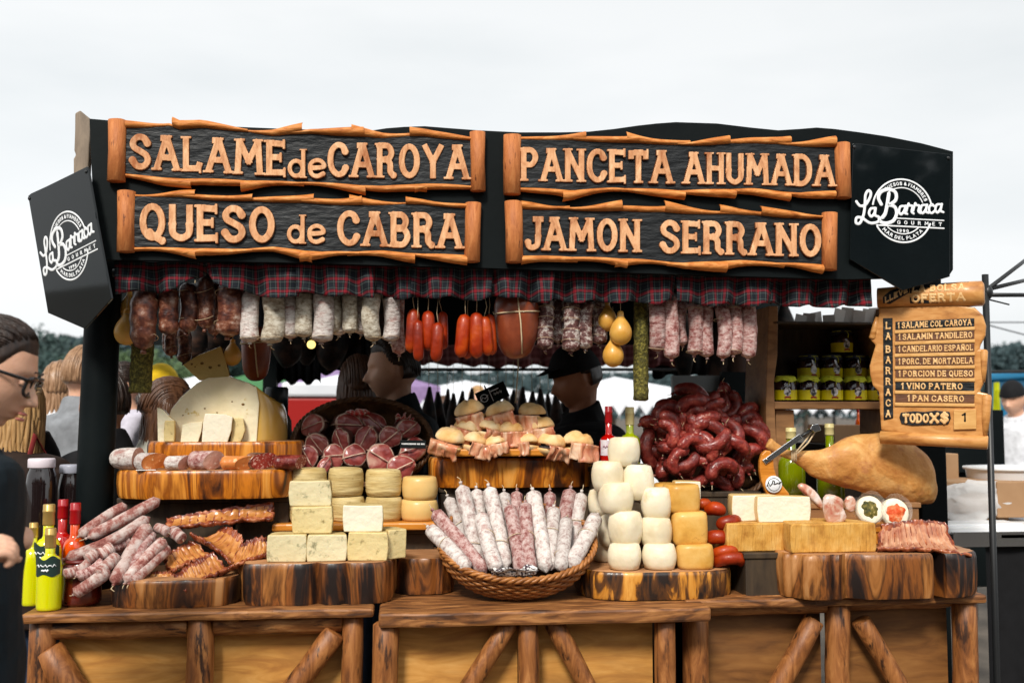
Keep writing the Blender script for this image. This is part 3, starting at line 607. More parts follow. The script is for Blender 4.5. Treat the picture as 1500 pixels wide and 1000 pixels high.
counter('counter section with yellow plywood and log bracing under the thin salami heap', 40, 532, -.01, edge(36, 548, -.045, .80, 1),
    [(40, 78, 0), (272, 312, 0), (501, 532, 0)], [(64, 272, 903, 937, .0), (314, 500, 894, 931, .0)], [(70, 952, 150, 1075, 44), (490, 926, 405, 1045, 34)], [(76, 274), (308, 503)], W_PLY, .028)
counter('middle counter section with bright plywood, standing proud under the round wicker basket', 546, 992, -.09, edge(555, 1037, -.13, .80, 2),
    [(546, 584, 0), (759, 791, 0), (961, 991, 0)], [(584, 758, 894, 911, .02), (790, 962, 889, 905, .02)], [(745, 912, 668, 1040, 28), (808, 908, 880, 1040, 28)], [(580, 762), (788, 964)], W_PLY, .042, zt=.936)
counter('counter section of shadow-darkened plywood with log bracing under the overhanging bark-edged slab', 1002, 1432, -.0, edge(1000, 1440, -.03, .80, 3),
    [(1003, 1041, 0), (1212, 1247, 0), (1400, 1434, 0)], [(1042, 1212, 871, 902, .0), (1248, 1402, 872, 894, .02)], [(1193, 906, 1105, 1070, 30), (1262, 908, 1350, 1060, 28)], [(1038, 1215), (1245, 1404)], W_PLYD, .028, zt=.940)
# ================================================================ tartan valance
def tartan(name, period, base, dark, red, line, k=1.0):
    m = bpy.data.materials.new(name); m.use_nodes = True; t = m.node_tree; N = t.nodes; lk = t.links.new; b = N['Principled BSDF']; b.inputs['Roughness'].default_value = .85
    b.inputs['Specular IOR Level'].default_value = .15
    uv = N.new('ShaderNodeUVMap'); sp = N.new('ShaderNodeSeparateXYZ'); lk(uv.outputs[0], sp.inputs[0]); cols = []
    for ax in (0, 1):
        mu = N.new('ShaderNodeMath'); mu.operation = 'MULTIPLY'; mu.inputs[1].default_value = 1/period; fr_ = N.new('ShaderNodeMath'); fr_.operation = 'FRACT'
        lk(sp.outputs[ax], mu.inputs[0]); lk(mu.outputs[0], fr_.inputs[0]); cr = N.new('ShaderNodeValToRGB'); cr.color_ramp.interpolation = 'CONSTANT'; e = cr.color_ramp.elements
        seq = [(0, base), (.10, dark), (.22, line), (.255, dark), (.38, red), (.60, dark), (.73, line), (.765, dark), (.88, base)]
        while len(e) < len(seq): e.new(.5)
        for q, (p, c) in zip(e, seq): q.position = p; q.color = (*c, 1)
        lk(fr_.outputs[0], cr.inputs[0]); cols.append(cr.outputs[0])
    mx = N.new('ShaderNodeMix'); mx.data_type = 'RGBA'; mx.inputs[0].default_value = .5; lk(cols[0], mx.inputs[6]); lk(cols[1], mx.inputs[7]); lk(mx.outputs[2], b.inputs['Base Color'])
    return m
TART = tartan('tartan_cloth', .040, (.012, .014, .02), (.010, .016, .018), (.20, .010, .018), (.13, .14, .14))
TARTR = tartan('pink_checked_cloth', .07, (.30, .10, .10), (.22, .06, .06), (.42, .2, .2), (.05, .03, .03))
def valance(px0, px1, ytop0, ytop1, low, Y, folds, label, m=TART, seed=0, dep=.02, nm='tartan_valance', grp='tartan cloth pieces along the front edge'):
    folds *= .55; dep *= 1.35 if m is TART else 1; f = lin(low); mb = MB(); nu, nv = int((px1-px0)/2.2)+4, 12; uvs = []; q = random.Random(seed); ph = q.uniform(0, 6)
    x0w = P(px0, 420, Y).x; k = mp((px0+px1)/2, Y, 420)
    def fn(u, v):
        x = px0+(px1-px0)*u; yt = ytop0+(ytop1-ytop0)*u; y = yt+(f(x)-yt)*v
        g = math.sin(u*folds*2*PI+ph)+.5*math.sin(u*folds*4.3*PI+ph*2); g = g if g < .2 else .2+(g-.2)*.35; y += v*2.5*math.sin(u*folds*2*PI+ph+1)
        d = dep*g*(.35+.65*v)+.012*mn.noise(V((u*5, v*2, seed)))
        p = P(x, y, Y); uvs.append(((u*(px1-px0)*k*1.12), (y-400)*k+.008*g*v)); return V((p.x+.008*math.cos(u*folds*2*PI+ph)*v, Y-d, p.z))
    mb.grid(nu, nv, fn); o = mb.build(nm, m); ul = o.data.uv_layers.new(name='UVMap')
    for lp in o.data.loops: ul.data[lp.index].uv = uvs[lp.vertex_index]
    q = o.modifiers.new('s', 'SOLIDIFY'); q.thickness = .003
    tag(o, label, 'cloth', grp); return o
YV = .155
valance(168, 305, 383, 383, [(168, 430), (235, 427), (262, 420), (290, 409), (305, 398)], YV, 3, 'tartan valance piece gathered up beside the black post, over the dark netted salamis', seed=1)
valance(298, 440, 384, 386, [(298, 394), (312, 412), (340, 424), (380, 433), (440, 437)], YV-.012, 3, 'tartan valance piece swept down to the first white salamis', seed=2)
valance(434, 546, 385, 387, [(434, 428), (450, 430), (500, 433), (546, 434)], YV-.02, 3.5, 'tartan valance piece hanging square over the middle white salamis', seed=3, dep=.012)
valance(540, 614, 387, 388, [(540, 420), (556, 433), (585, 437), (614, 438)], YV+.01, 2.5, 'short tartan valance piece just before the red sausage loops', seed=4)
valance(604, 722, 388, 390, [(604, 434), (650, 436), (700, 439), (722, 438)], YV-.012, 3.5, 'tartan valance piece above the red sausage loops', seed=5)
valance(718, 812, 392, 394, [(718, 430), (735, 434), (770, 440), (800, 442), (812, 440)], YV-.022, 3, 'tartan valance piece draped over the big mortadella', seed=6)
valance(800, 990, 394, 397, [(800, 440), (850, 442), (900, 442), (960, 444), (990, 441)], YV, 6, 'tartan valance piece above the frosted salamis and pear cheeses', seed=7, dep=.014)
valance(990, 1135, 397, 400, [(990, 440), (1010, 445), (1060, 447), (1110, 447), (1135, 446)], YV-.012, 4.5, 'tartan valance piece above the pink salamis', seed=8, dep=.014)
valance(1128, 1275, 400, 404, [(1128, 445), (1180, 449), (1230, 449), (1275, 447)], YV+.004, 5, 'tartan valance piece above the jar shelf', seed=9)
valance(560, 1010, 505, 505, [(560, 530), (620, 533), (690, 535), (720, 537), (800, 536), (880, 534), (960, 537), (1010, 535)], 2.30, 22, 'pink checked cloth strip gathered along the far side of the stall', TARTR, 10, dep=.03, nm='checked_valance', grp='checked cloth on the far side')
# ================================================================ sausages
MOLD = mat('white_mould', [(.30, (.13, .065, .06)), (.41, (.36, .28, .26)), (.50, (.53, .48, .45)), (.70, (.68, .65, .62))], sc=55, det=8, rgh=.85, bump=1.5, bsc=60, nrough=.78, vary=.12, second=((.30, .15, .13), 20, .56, .72), spec=.12)
MOLDG = mat('pale_mould', [(.30, (.09, .065, .045)), (.42, (.31, .26, .20)), (.54, (.50, .46, .38)), (.75, (.65, .61, .54))], sc=60, st=(1, 1, .8), det=6, rgh=.85, bump=1, bsc=80, nrough=.75, vary=.12, spec=.15)
PINK = mat('pink_mould', [(.32, (.11, .03, .028)), (.43, (.25, .105, .095)), (.52, (.42, .28, .26)), (.68, (.60, .52, .49))], sc=52, det=8, rgh=.75, bump=1.4, bsc=60, nrough=.78, vary=.14, spec=.15)
DARKS = mat('dark_netted', [(.34, (.022, .008, .007)), (.46, (.085, .026, .017)), (.55, (.19, .075, .045)), (.63, (.36, .25, .20)), (.74, (.60, .52, .46))], sc=26, det=6, rgh=.4, bump=1, bsc=60, nrough=.68, vary=.25, coat=.25)  # pale stops carry mottling and wrap highlights put into the colour
FROST = mat('frosted_dark', [(.36, (.035, .012, .011)), (.50, (.12, .05, .045)), (.57, (.42, .37, .34)), (.72, (.66, .63, .60))], sc=42, st=(1, 1, .7), det=6, rgh=.6, bump=1.2, bsc=60, nrough=.75, vary=.15)
REDS = mat('red_casing', [(.3, (.14, .012, .004)), (.5, (.27, .028, .007)), (.72, (.40, .066, .015))], sc=14, det=6, rgh=.42, spec=.3, coat=.12, vary=.15, bump=.6, bsc=50)
MORT = mat('mortadella_skin', [(.3, (.13, .028, .014)), (.55, (.20, .048, .022)), (.72, (.27, .075, .034)), (.82, (.42, .17, .07))], sc=16, det=5, rgh=.38, coat=.2, bump=.2)
CHOR = mat('chorizo_casing', [(.3, (.075, .009, .008)), (.48, (.17, .022, .018)), (.62, (.26, .046, .034)), (.72, (.38, .12, .085))], second=((.56, .32, .25), 90, .62, .70), sc=42, det=5, rgh=.40, spec=.4, coat=.2, vary=.25, bump=1.4, bsc=60)
THIN = mat('thin_salami_mould', [(.34, (.13, .035, .03)), (.44, (.29, .13, .11)), (.54, (.46, .36, .33)), (.76, (.63, .57, .54))], sc=24, det=6, rgh=.75, bump=.8, bsc=50, nrough=.74, vary=.12, spec=.15)
PEAR = mat('pear_cheese', [(.3, (.50, .24, .05)), (.6, (.68, .40, .12)), (.85, (.78, .52, .20))], sc=7, det=3, rgh=.4, coat=.2, sss=.15, vary=.05)
HERB = mat('herb_crust', [(.34, (.018, .016, .004)), (.5, (.085, .075, .018)), (.62, (.22, .19, .05)), (.75, (.34, .29, .08))], sc=90, det=5, rgh=.85, bump=2, bsc=120, nrough=.75)
def salami_mb(Ln, r, seed, bend=.012, tip=.5, seg=14, lump=.05, n=16):
    """hanging down from its top at the origin"""
    q = random.Random(seed); bx, by = q.uniform(-bend, bend), q.uniform(-bend, bend); pts = []; rad = []
    for k in range(n+1):
        t = k/n; e = min(t, 1-t)*Ln/(r*1.25)
        rad.append(r*(math.sqrt(max(0, 1-(1-min(e, 1))**2))*.93+.07)*(1+lump*mn.noise(V((t*5, seed, 0)))))
        pts.append(V((bx*math.sin(PI*t), by*math.sin(PI*t), -Ln*t)))
    mb = MB(); mb.tube(pts, rad, seg); mb.tube([pts[-1], pts[-1]-V((0, 0, r*.35))], [r*.20, r*.26], 7)
    mb.jitter(r*.08, .45/r, seed); return mb
def loop_string(mb, at, L_, r=.0013, seed=0):
    q = random.Random(seed); mb.tube([V(at), V(at)+V((q.uniform(-.004, .004), -.002, -L_*.6)), V(at)+V((q.uniform(-.012, .012), -.004, -L_))], r, 5)
def ring_string(mb, z, r, tilt=0, ph=0, w=.0012): mb.tube([(r*math.cos(2*PI*k/16), r*math.sin(2*PI*k/16), z+tilt*r*math.sin(2*PI*k/16+ph)) for k in range(16)], w, 5, closed=True)
PROT = {}
def salami_proto(key, m, Ln, r, seed, ties=(), tail=0, up=.07, name='salami', bend=.012, lump=.05):
    o = salami_mb(Ln, r, seed, bend=bend, lump=lump).build(name, m, local=True); tag(o, cat='salami')
    for z, tl in ties: s = MB(); ring_string(s, -Ln*z, r*1.06, tl, seed); s.build('tie_string', STRING, o, local=True)
    s = MB()
    if up: s.tube([(0, 0, -.004), (0, 0, up)], .0012, 5); s.build('string', STRING, o, local=True)
    if tail: s = MB(); loop_string(s, (0, 0, -Ln-r*.3), tail, seed=seed); s.build('string_end', STRING, o, local=True)
    PROT.setdefault(key, []).append(o); return o
RAIL = {.28: 1.95, .62: 1.95}
def hang(key, i, cx, yt, yb, w, Y, label, group, base=(.28, .022), rz=None):
    p = P(cx, yt, Y); k = mp(cx, Y, (yt+yb)/2); Ln = p.z-P(cx, yb, Y).z
    L0, r0 = base
    pr = PROT[key][i % len(PROT[key])]
    return inst(pr, p, (rr(-.03, .03), rr(-.03, .03), rz if rz is not None else rr(0, 6.28)), label, group, (1.12*w*k/2/r0, 1.12*w*k/2/r0, Ln/L0))
for s in range(3): salami_proto('dark', DARKS, .20, .030, 20+s, ties=((.25, .5), (.78, .4)), lump=.25)
for i, (cx, yt, yb, w, Y) in enumerate([(215, 418, 513, 33, .24), (247, 418, 491, 26, .25), (274, 414, 488, 24, .27), (299, 404, 482, 23, .25), (318, 412, 492, 19, .29), (336, 412, 494, 33, .24)]):
    hang('dark', i, cx, yt, yb, w, Y, f'{ORD[i]} dark netted salami counted from the black post, under the tartan valance', 'dark netted salamis at the black post end', (.20, .030))
for i, (cx, yt, yb, w, Y) in enumerate([(252, 470, 522, 16, .5), (268, 478, 532, 18, .55), (246, 480, 518, 12, .6)]):
    hang('dark', i+1, cx, yt, yb, w, Y, f'{["slim", "longest", "smallest"][i]} dark sausage end hanging behind the dark netted salamis', 'dark sausage ends hanging behind', (.20, .030))
for s in range(3): salami_proto('white', MOLD if s != 1 else MOLDG, .28, .022, 30+s, ties=((.9, .3),), tail=.022)
salami_proto('white', MOLDG, .28, .022, 34, tail=.02)
W_ = [(368, 425, 502, 24, .22), (397, 425, 504, 30, .21), (424, 428, 497, 20, .24), (447, 425, 495, 23, .22), (472, 425, 502, 27, .21), (487, 425, 490, 20, .25), (497, 430, 492, 20, .26), (512, 428, 489, 20, .22), (531, 430, 490, 18, .26), (548, 424, 501, 23, .22), (571, 432, 501, 22, .22)]
for i, (cx, yt, yb, w, Y) in enumerate(W_):
    hang('white', i, cx, yt, yb, w, Y, f'{ORD[i]} white mouldy salami counted from the dark netted ones toward the red loops', 'white mouldy salamis under the valance')
salami_proto('pink', PINK, .28, .022, 40, ties=((.93, .3), (.15, .2)), tail=.025); salami_proto('pink', PINK, .28, .022, 41, tail=.02); salami_proto('pink', PINK, .28, .022, 42, ties=((.3, .2),), tail=.02)
hang('pink', 1, 584, 430, 520, 18, .30, 'dusky pink salami hanging between the white salamis and the red loops', None)
K_ = [(962, 436, 516, 21, .22), (980, 430, 527, 21, .21), (999, 440, 507, 17, .26), (1017, 440, 521, 20, .22), (1036, 440, 524, 20, .23), (1055, 444, 526, 19, .22), (1074, 440, 521, 20, .23), (1095, 440, 526, 20, .22)]
for i, (cx, yt, yb, w, Y) in enumerate(K_):
    hang('pink', i, cx, yt, yb, w, Y, f'{ORD[i]} pink mottled salami counted from the herb column toward the jar shelf', 'pink mottled salamis under the valance')
salami_proto('frost', FROST, .28, .024, 50, ties=((.2, .4), (.4, .4), (.6, .4), (.8, .4)), tail=.012, lump=.2); salami_proto('frost', FROST, .28, .024, 51, tail=.012, lump=.15)
for i, (cx, yt, yb, w, Y) in enumerate([(800, 436, 513, 21, .22), (818, 436, 503, 17, .26), (837, 438, 516, 23, .22), (859, 438, 512, 22, .23), (876, 438, 505, 19, .26)]):
    hang('frost', i, cx, yt, yb, w, Y, f'{ORD[i]} frosted dark salami counted from the mortadella toward the pear cheeses', 'frosted dark salamis beside the mortadella', (.28, .024))
# red bent sausages in hanging loops
def bent(L_, r, seed, curl=1.0, seg=12, n=18, m=REDS, name='red_sausage', tie=True, sag=1.0):
    """curved sausage lying in the XZ plane, both ends up; origin at its middle top"""
    pts = []; rad = []; q = random.Random(seed)
    for k in range(n+1):
        t = k/n-.5; a = t*PI*curl; Rr = L_/(PI*curl)
        pts.append(V((Rr*math.sin(a), .006*math.sin(t*7+seed), -Rr*math.cos(a)*sag))); e = min(k/n, 1-k/n)*L_/(r*1.3)
        rad.append(r*(math.sqrt(max(0, 1-(1-min(e, 1))**2))*.94+.06))
    mb = MB(); mb.tube(pts, rad, seg, up=(0, 1, 0)); mb.jitter(r*.09, .5/r, seed)
    for a, b in ((pts[0], pts[0]-pts[1]), (pts[-1], pts[-1]-pts[-2])): mb.tube([a, a+b.normalized()*r*.5], [r*.22, r*.28], 7)
    return mb, pts
def red_hanging(name, label, cx, yt, yb, lean, Y, w, group):
    """a long link hung by one end, slightly bowed"""
    p = P(cx, yt, Y); k = mp(cx, Y, 480); Ln = (yb-yt)*k; r = w*k/2; n = 18; pts = []; rad = []
    for i in range(n+1):
        t = i/n; e = min(t, 1-t)*Ln/(r*1.3); rad.append(r*(math.sqrt(max(0, 1-(1-min(e, 1))**2))*.92+.08)); pts.append(V((lean*k*(t-1.0*(1-math.cos(t*PI))*.2), -.01*math.sin(PI*t), -Ln*t)))
    o = MB().tube(pts, rad, 14).build(name, REDS, local=True); o.location = p; tag(o, label, 'sausage', group)
    s = MB(); s.tube([(0, 0, -.003), (rr(-.01, .01), 0, .03), (0, .01, .08)], .0012, 5); s.build('string', STRING, o, local=True)
REDW = ['outermost', 'lower middle', 'upper middle', 'inner']
for i, a in enumerate([(607, 452, 517, -9, .21, 19), (612, 468, 529, 3, .19, 16), (627, 455, 514, 2, .20, 19), (642, 472, 530, -6, .18, 18), (648, 456, 512, 3, .24, 15)]):
    red_hanging('red_sausage', f'{ORD[i]} red smoked sausage of the first hanging bunch, next to the white salamis', *a, 'red sausages hanging in the first bunch')
for i, a in enumerate([(682, 460, 524, -14, .20, 21), (686, 470, 526, -4, .24, 17), (698, 457, 525, 0, .19, 21), (709, 463, 521, 11, .19, 17), (716, 460, 520, 9, .22, 16)]):
    red_hanging('red_sausage', f'{ORD[i]} red smoked sausage of the second hanging bunch, beside the mortadella', *a, 'red sausages hanging in the second bunch')
# mortadella
def mortadella(cx, yt, yb, w, Y, label, bot=.72, tie=True):
    p = P(cx, yt, Y); k = mp(cx, Y, 480); H = (yb-yt)*k; r = w*k/2
    prof = [(r*.2, 0), (r*.8, -.004), (r*.96, -H*.10), (r, -H*.22), (r*.97, -H*.45), (r*.90, -H*.68), (r*bot, -H*.86), (r*bot*.72, -H*.95), (r*bot*.3, -H)]
    mb = MB(); mb.lathe(prof, 28); mb.jitter(r*.05, 14, 3); o = mb.build('mortadella', MORT, local=True, sub=1); o.location = p; tag(o, label, 'mortadella')
    s = MB(); s.tube([(x*1.03, -.004, z) for x, z in []] or [(0, -r*.3, .0), (-.004, -r*.93, -H*.08), (-.003, -r*1.03, -H*.22), (.004, -r*1.0, -H*.45), (.008, -r*.93, -H*.7), (.012, -r*bot*.8, -H*.93)], .0026, 6)
    s.tube([(r*1.015*math.cos(2*PI*q/28), r*1.015*math.sin(2*PI*q/28), -H*.27-.012*abs(math.sin(PI*q/28))*(1 if q > 14 else .3)) for q in range(28)], .0026, 6, closed=True)
    s.tube([(0, 0, -.01), (0, 0, .1)], .002, 6); s.build('string', STRING, o, local=True)
mortadella(757, 430, 526, 68, .24, 'big brown mortadella tied with pale string, hanging under the tartan valance')
mortadella(376, 478, 558, 44, .66, 'smaller brown mortadella hanging in shade above the big cut cheese', .8)
# pear cheeses
def pear_proto():
    prof = [(.001, 0), (.011, -.002), (.014, -.012), (.012, -.020), (.016, -.030), (.034, -.050), (.045, -.075), (.047, -.095), (.040, -.118), (.024, -.134), (.004, -.140)]
    mb = MB(); mb.lathe(prof, 22); o = mb.build('pear_cheese', PEAR, local=True, sub=1); tag(o, cat='cheese')
    s = MB(); ring_string(s, -.021, .0135); s.tube([(0, 0, -.01), (0, 0, .12)], .0013, 5); s.build('string', STRING, o, local=True); return o
pear = pear_proto()
for cx, yt, yb, Y, lb in [(909, 455, 506, .20, 'pear-shaped yellow cheese with a tied neck beside the herb column'), (889, 440, 486, .25, 'pear-shaped yellow cheese half behind the frosted salamis'), (898, 490, 538, .23, 'lowest round yellow cheese hanging under the two pear cheeses'),
    (186, 452, 506, .34, 'large pear cheese hanging just inside the black post'), (190, 425, 468, .42, 'pear cheese tucked up behind the first dark netted salami'), (198, 455, 508, .5, 'deepest pear cheese inside the black post'), (341, 496, 536, .52, 'pear cheese low behind the dark netted salamis, near the big cheese'), (337, 450, 494, .48, 'pear cheese mostly hidden behind the last dark netted salami')]:
    p = P(cx, yt, Y); k = (yb-yt)*mp(cx, Y, 480)/.14; inst(pear, p, (0, 0, rr(0, 6)), lb, 'yellow pear cheeses on strings', k)
def herb(cx0, cx1, yt, yb, Y, label, lean=0):
    a, b = P((cx0+cx1)/2, yt, Y), P((cx0+cx1)/2+lean, yb, Y); r = (cx1-cx0)/2*mp(cx0, Y)
    n = 22; mb = MB(); pts = [a+(b-a)*k/n for k in range(n+1)]; mb.tube([a+V((0, 0, .002))]+pts+[b-V((0, 0, .003))], [r*.8]+[r]*(n+1)+[r*.75], 22); mb.jitter(.004, 60, 2)
    o = mb.build('herb_salami', HERB, origin=a); tag(o, label, 'salami', 'herb coated columns')
    s = MB(); s.tube([(0, 0, -.002), (0, 0, .14)], .002, 6); s.build('string', STRING, o, local=True)
herb(928, 950, 442, 585, .26, 'long herb crusted salami column beside the pear cheeses'); herb(194, 226, 488, 574, .40, 'herb crusted salami column inside the black post', -5)
# dark cured pieces hung along the far side
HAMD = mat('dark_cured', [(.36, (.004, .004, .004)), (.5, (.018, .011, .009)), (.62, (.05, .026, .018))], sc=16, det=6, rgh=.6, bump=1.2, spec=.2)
def dark_ham(seed):
    q = random.Random(seed); n = 12; pts = [V((0, 0, -.36*k/n)) for k in range(n+1)]; rad = [.008, .013, .02, .028, .036, .042, .046, .048, .048, .046, .04, .03, .012]
    mb = MB(); mb.tube(pts, rad, 10); mb.jitter(.012, 9, seed); o = mb.build('cured_ham', HAMD, local=True); tag(o, cat='ham')
    s = MB(); s.tube([(0, 0, -.003), (0, 0, .16)], .0015, 5); s.build('string', STRING, o, local=True); PROT.setdefault('dham', []).append(o)
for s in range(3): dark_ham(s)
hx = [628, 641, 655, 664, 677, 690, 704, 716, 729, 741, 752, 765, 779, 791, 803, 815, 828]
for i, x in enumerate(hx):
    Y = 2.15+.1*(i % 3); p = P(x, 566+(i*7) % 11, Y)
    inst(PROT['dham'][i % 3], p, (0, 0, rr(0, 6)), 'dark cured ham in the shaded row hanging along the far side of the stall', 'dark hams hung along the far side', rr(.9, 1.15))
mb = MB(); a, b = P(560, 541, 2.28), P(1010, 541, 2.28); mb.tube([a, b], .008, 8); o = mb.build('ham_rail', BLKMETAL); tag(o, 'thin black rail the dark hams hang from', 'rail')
for i, (cx, yt, yb, w, Y) in enumerate([(448, 440, 535, 34, 2.0), (488, 440, 545, 46, 2.0), (508, 440, 545, 46, 2.1), (560, 440, 548, 40, 2.0), (420, 450, 540, 40, 1.7), (318, 440, 525, 44, 1.5), (1150, 440, 540, 40, 1.9), (1000, 440, 560, 30, 2.1), (1085, 440, 700, 50, 2.0), (1056, 440, 700, 50, 2.05), (285, 450, 540, 40, 1.3)]):  # extra dark hams added to stand for the black, shaded interior
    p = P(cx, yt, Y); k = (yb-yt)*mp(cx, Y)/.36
    inst(PROT['dham'][i % 3], p, (0, 0, rr(0, 6)), 'very dark cured ham added for the shade deep inside the stall', 'dark hams added for the shade deep inside the stall', (w*mp(cx, Y)/.096, w*mp(cx, Y)/.096, k))
# warm lamp bulb
LAMPM = plain('lamp_glow', (1, .60, .22), .5, emit=1.5)
t = thing('hanging_lamp', P(456, 503, 1.0), 'small glowing bulb hanging in the dark behind the white salamis', 'lamp')
MB().blob((0, 0, -.004), (.017, .017, .017)).build('bulb', LAMPM, t, local=True); mb = MB(); mb.lathe([(.012, .016), (.014, .03), (.010, .055), (.004, .06)], 12); mb.tube([(0, 0, .055), (0, 0, .5)], .003, 6); mb.build('socket', BLKMETAL, t, local=True)
# ================================================================ wood slabs
def slab(label, px0, px1, ytop, ybot, Yf, dep, m, seed, lob=.05, name='log_slice', zt=None, zb=None, k_sup=3.2, cat='slab', grp='thick cut log slabs used as serving boards', deep_cuts=(), pm=None):
    pm = (px0+px1)/2 if pm is None else pm
    a, b = P(px0, ytop, Yf), P(px1, ytop, Yf); zt = P(pm, ytop, Yf).z if zt is None else zt; zb = P(pm, ybot, Yf).z if zb is None else zb
    cx, cy, rx, ry = (a.x+b.x)/2, Yf+dep/2, (b.x-a.x)/2, dep/2; n = 220; ol = []
    for k in range(n):
        t = 2*PI*k/n; c, s = math.cos(t), math.sin(t); e = 2/k_sup
        q = 1+lob*mn.noise(V((c*2.2, s*2.2, seed)))+lob*.35*mn.noise(V((c*7, s*7, seed+9)))
        x_, y_ = cx+rx*q*math.copysign(abs(c)**e, c), cy+ry*q*math.copysign(abs(s)**e, s)
        if y_ < cy:
            for nx_, w, d in deep_cuts: y_ += d*math.exp(-((x_-P(nx_, ytop, Yf).x)/(w*mp(nx_, Yf)))**2)
        ol.append((x_, y_))
    mb = MB(); H = zt-zb; lay = [(zb, .975), (zb+H*.12, .992), (zb+H*.5, 1.0), (zb+H*.85, .998), (zt-H*.04, .988), (zt, .972)]
    vs = []; fs = []
    for z, q in lay:
        for i, (x, y) in enumerate(ol):
            nz = .0035*mn.noise(V((x*40, y*40, z*9+seed)))
            vs.append((cx+(x-cx)*q+nz, cy+(y-cy)*q+nz, z))
    for j in range(len(lay)-1):
        for i in range(n): fs.append((j*n+i, j*n+(i+1) % n, (j+1)*n+(i+1) % n, (j+1)*n+i))
    mm = [0]*len(fs); fs.append(tuple(range((len(lay)-1)*n, len(lay)*n))); mm.append(1); fs.append(tuple(range(n))[::-1]); mm.append(0)
    mb.add(vs, fs, mm); o = mb.build(name, [m, W_TOP], origin=V((cx, cy, zb))); o.data.set_sharp_from_angle(angle=R(50))
    tag(o, label, cat, grp); o['zt'] = zt; return o
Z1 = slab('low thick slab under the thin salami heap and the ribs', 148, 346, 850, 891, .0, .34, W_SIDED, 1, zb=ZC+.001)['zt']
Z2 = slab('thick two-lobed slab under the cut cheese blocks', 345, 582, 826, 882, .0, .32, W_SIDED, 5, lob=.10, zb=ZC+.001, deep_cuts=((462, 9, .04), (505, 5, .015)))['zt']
slab('slab end standing behind the cut cheese blocks, next to the round wicker basket', 574, 668, 818, 858, .16, .3, W_SIDED, 8, zb=ZC+.001)
Z3 = slab('broad orange-streaked slab carrying the row of cut sausage ends', 158, 428, 689, 731, .26, .36, W_SIDE, 12, lob=.04)['zt']
Z4 = slab('upper slab carrying the big cut cheese', 204, 437, 647, 673, .40, .36, W_SIDE, 15, lob=.03, zb=Z3+.001)['zt']
Z5 = slab('bright streaked slab under the ham sandwiches', 630, 877, 671, 714, .45, .34, W_SIDE, 19, lob=.03, k_sup=4.5)['zt']
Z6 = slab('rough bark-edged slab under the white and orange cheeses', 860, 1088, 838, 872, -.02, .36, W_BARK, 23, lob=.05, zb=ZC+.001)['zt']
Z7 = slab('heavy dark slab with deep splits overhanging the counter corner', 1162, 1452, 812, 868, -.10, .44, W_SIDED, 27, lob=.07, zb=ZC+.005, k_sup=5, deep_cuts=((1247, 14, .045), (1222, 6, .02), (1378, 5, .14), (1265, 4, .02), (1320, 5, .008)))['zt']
def prop_box(label, px0, px1, yt, yb, Y0, Y1, m, name='riser', zb=None, zt=None):
    a, b = P(px0, 700, Y0), P(px1, 700, Y0); mb = MB(); zt = P((px0+px1)/2, yt, Y0).z if zt is None else zt
    z0 = ZC+.001 if zb is None else zb
    vs = MB(); t = .018
    mb.box((a.x, Y0, z0), (b.x, Y1, zt-t)); mb.box((a.x-.006, Y0-.006, zt-t), (b.x+.006, Y1+.006, zt))
    o = mb.build(name, m, smooth=False, bevel=.003); tag(o, label, 'riser', 'dark wooden risers behind the displays'); return o
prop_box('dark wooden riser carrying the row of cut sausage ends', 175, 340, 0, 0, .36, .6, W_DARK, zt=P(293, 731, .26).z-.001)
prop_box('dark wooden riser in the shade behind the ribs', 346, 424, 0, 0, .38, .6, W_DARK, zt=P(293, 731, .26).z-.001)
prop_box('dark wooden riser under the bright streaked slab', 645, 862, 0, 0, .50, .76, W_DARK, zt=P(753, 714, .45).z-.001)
# thin boards
def board(label, px0, px1, yt, yb, Yf, dep, m=W_ORG, seed=0):
    a, b = P(px0, yt, Yf), P(px1, yt, Yf); zt = P((px0+px1)/2, yt, Yf).z; zb = P((px0+px1)/2, yb, Yf).z
    n = 12; pl = [(a.x+(b.x-a.x)*k/n, Yf+.006*mn.noise(V((k*.4, seed, 0)))) for k in range(n+1)]+[(b.x-.01, Yf+dep), (a.x+.01, Yf+dep)]
    mb = MB(); mb.prism(pl, lambda x, y, w: V((x, y, w)), (zb, zt)); o = mb.build('serving_board', m, smooth=False, bevel=.006); tag(o, label, 'board', 'thin orange serving boards'); return zt
Z8 = board('thin orange board under the whole ribbed cheeses', 398, 645, 766, 777, .33, .26)
prop_box('dark wooden riser under the thin board of whole cheeses', 440, 636, 0, 0, .40, .56, W_DARK, zt=P(521, 777, .33).z-.001)
Z9 = board('thin orange board piled with ham sandwiches', 638, 873, 657, 668, .40, .30, seed=3)
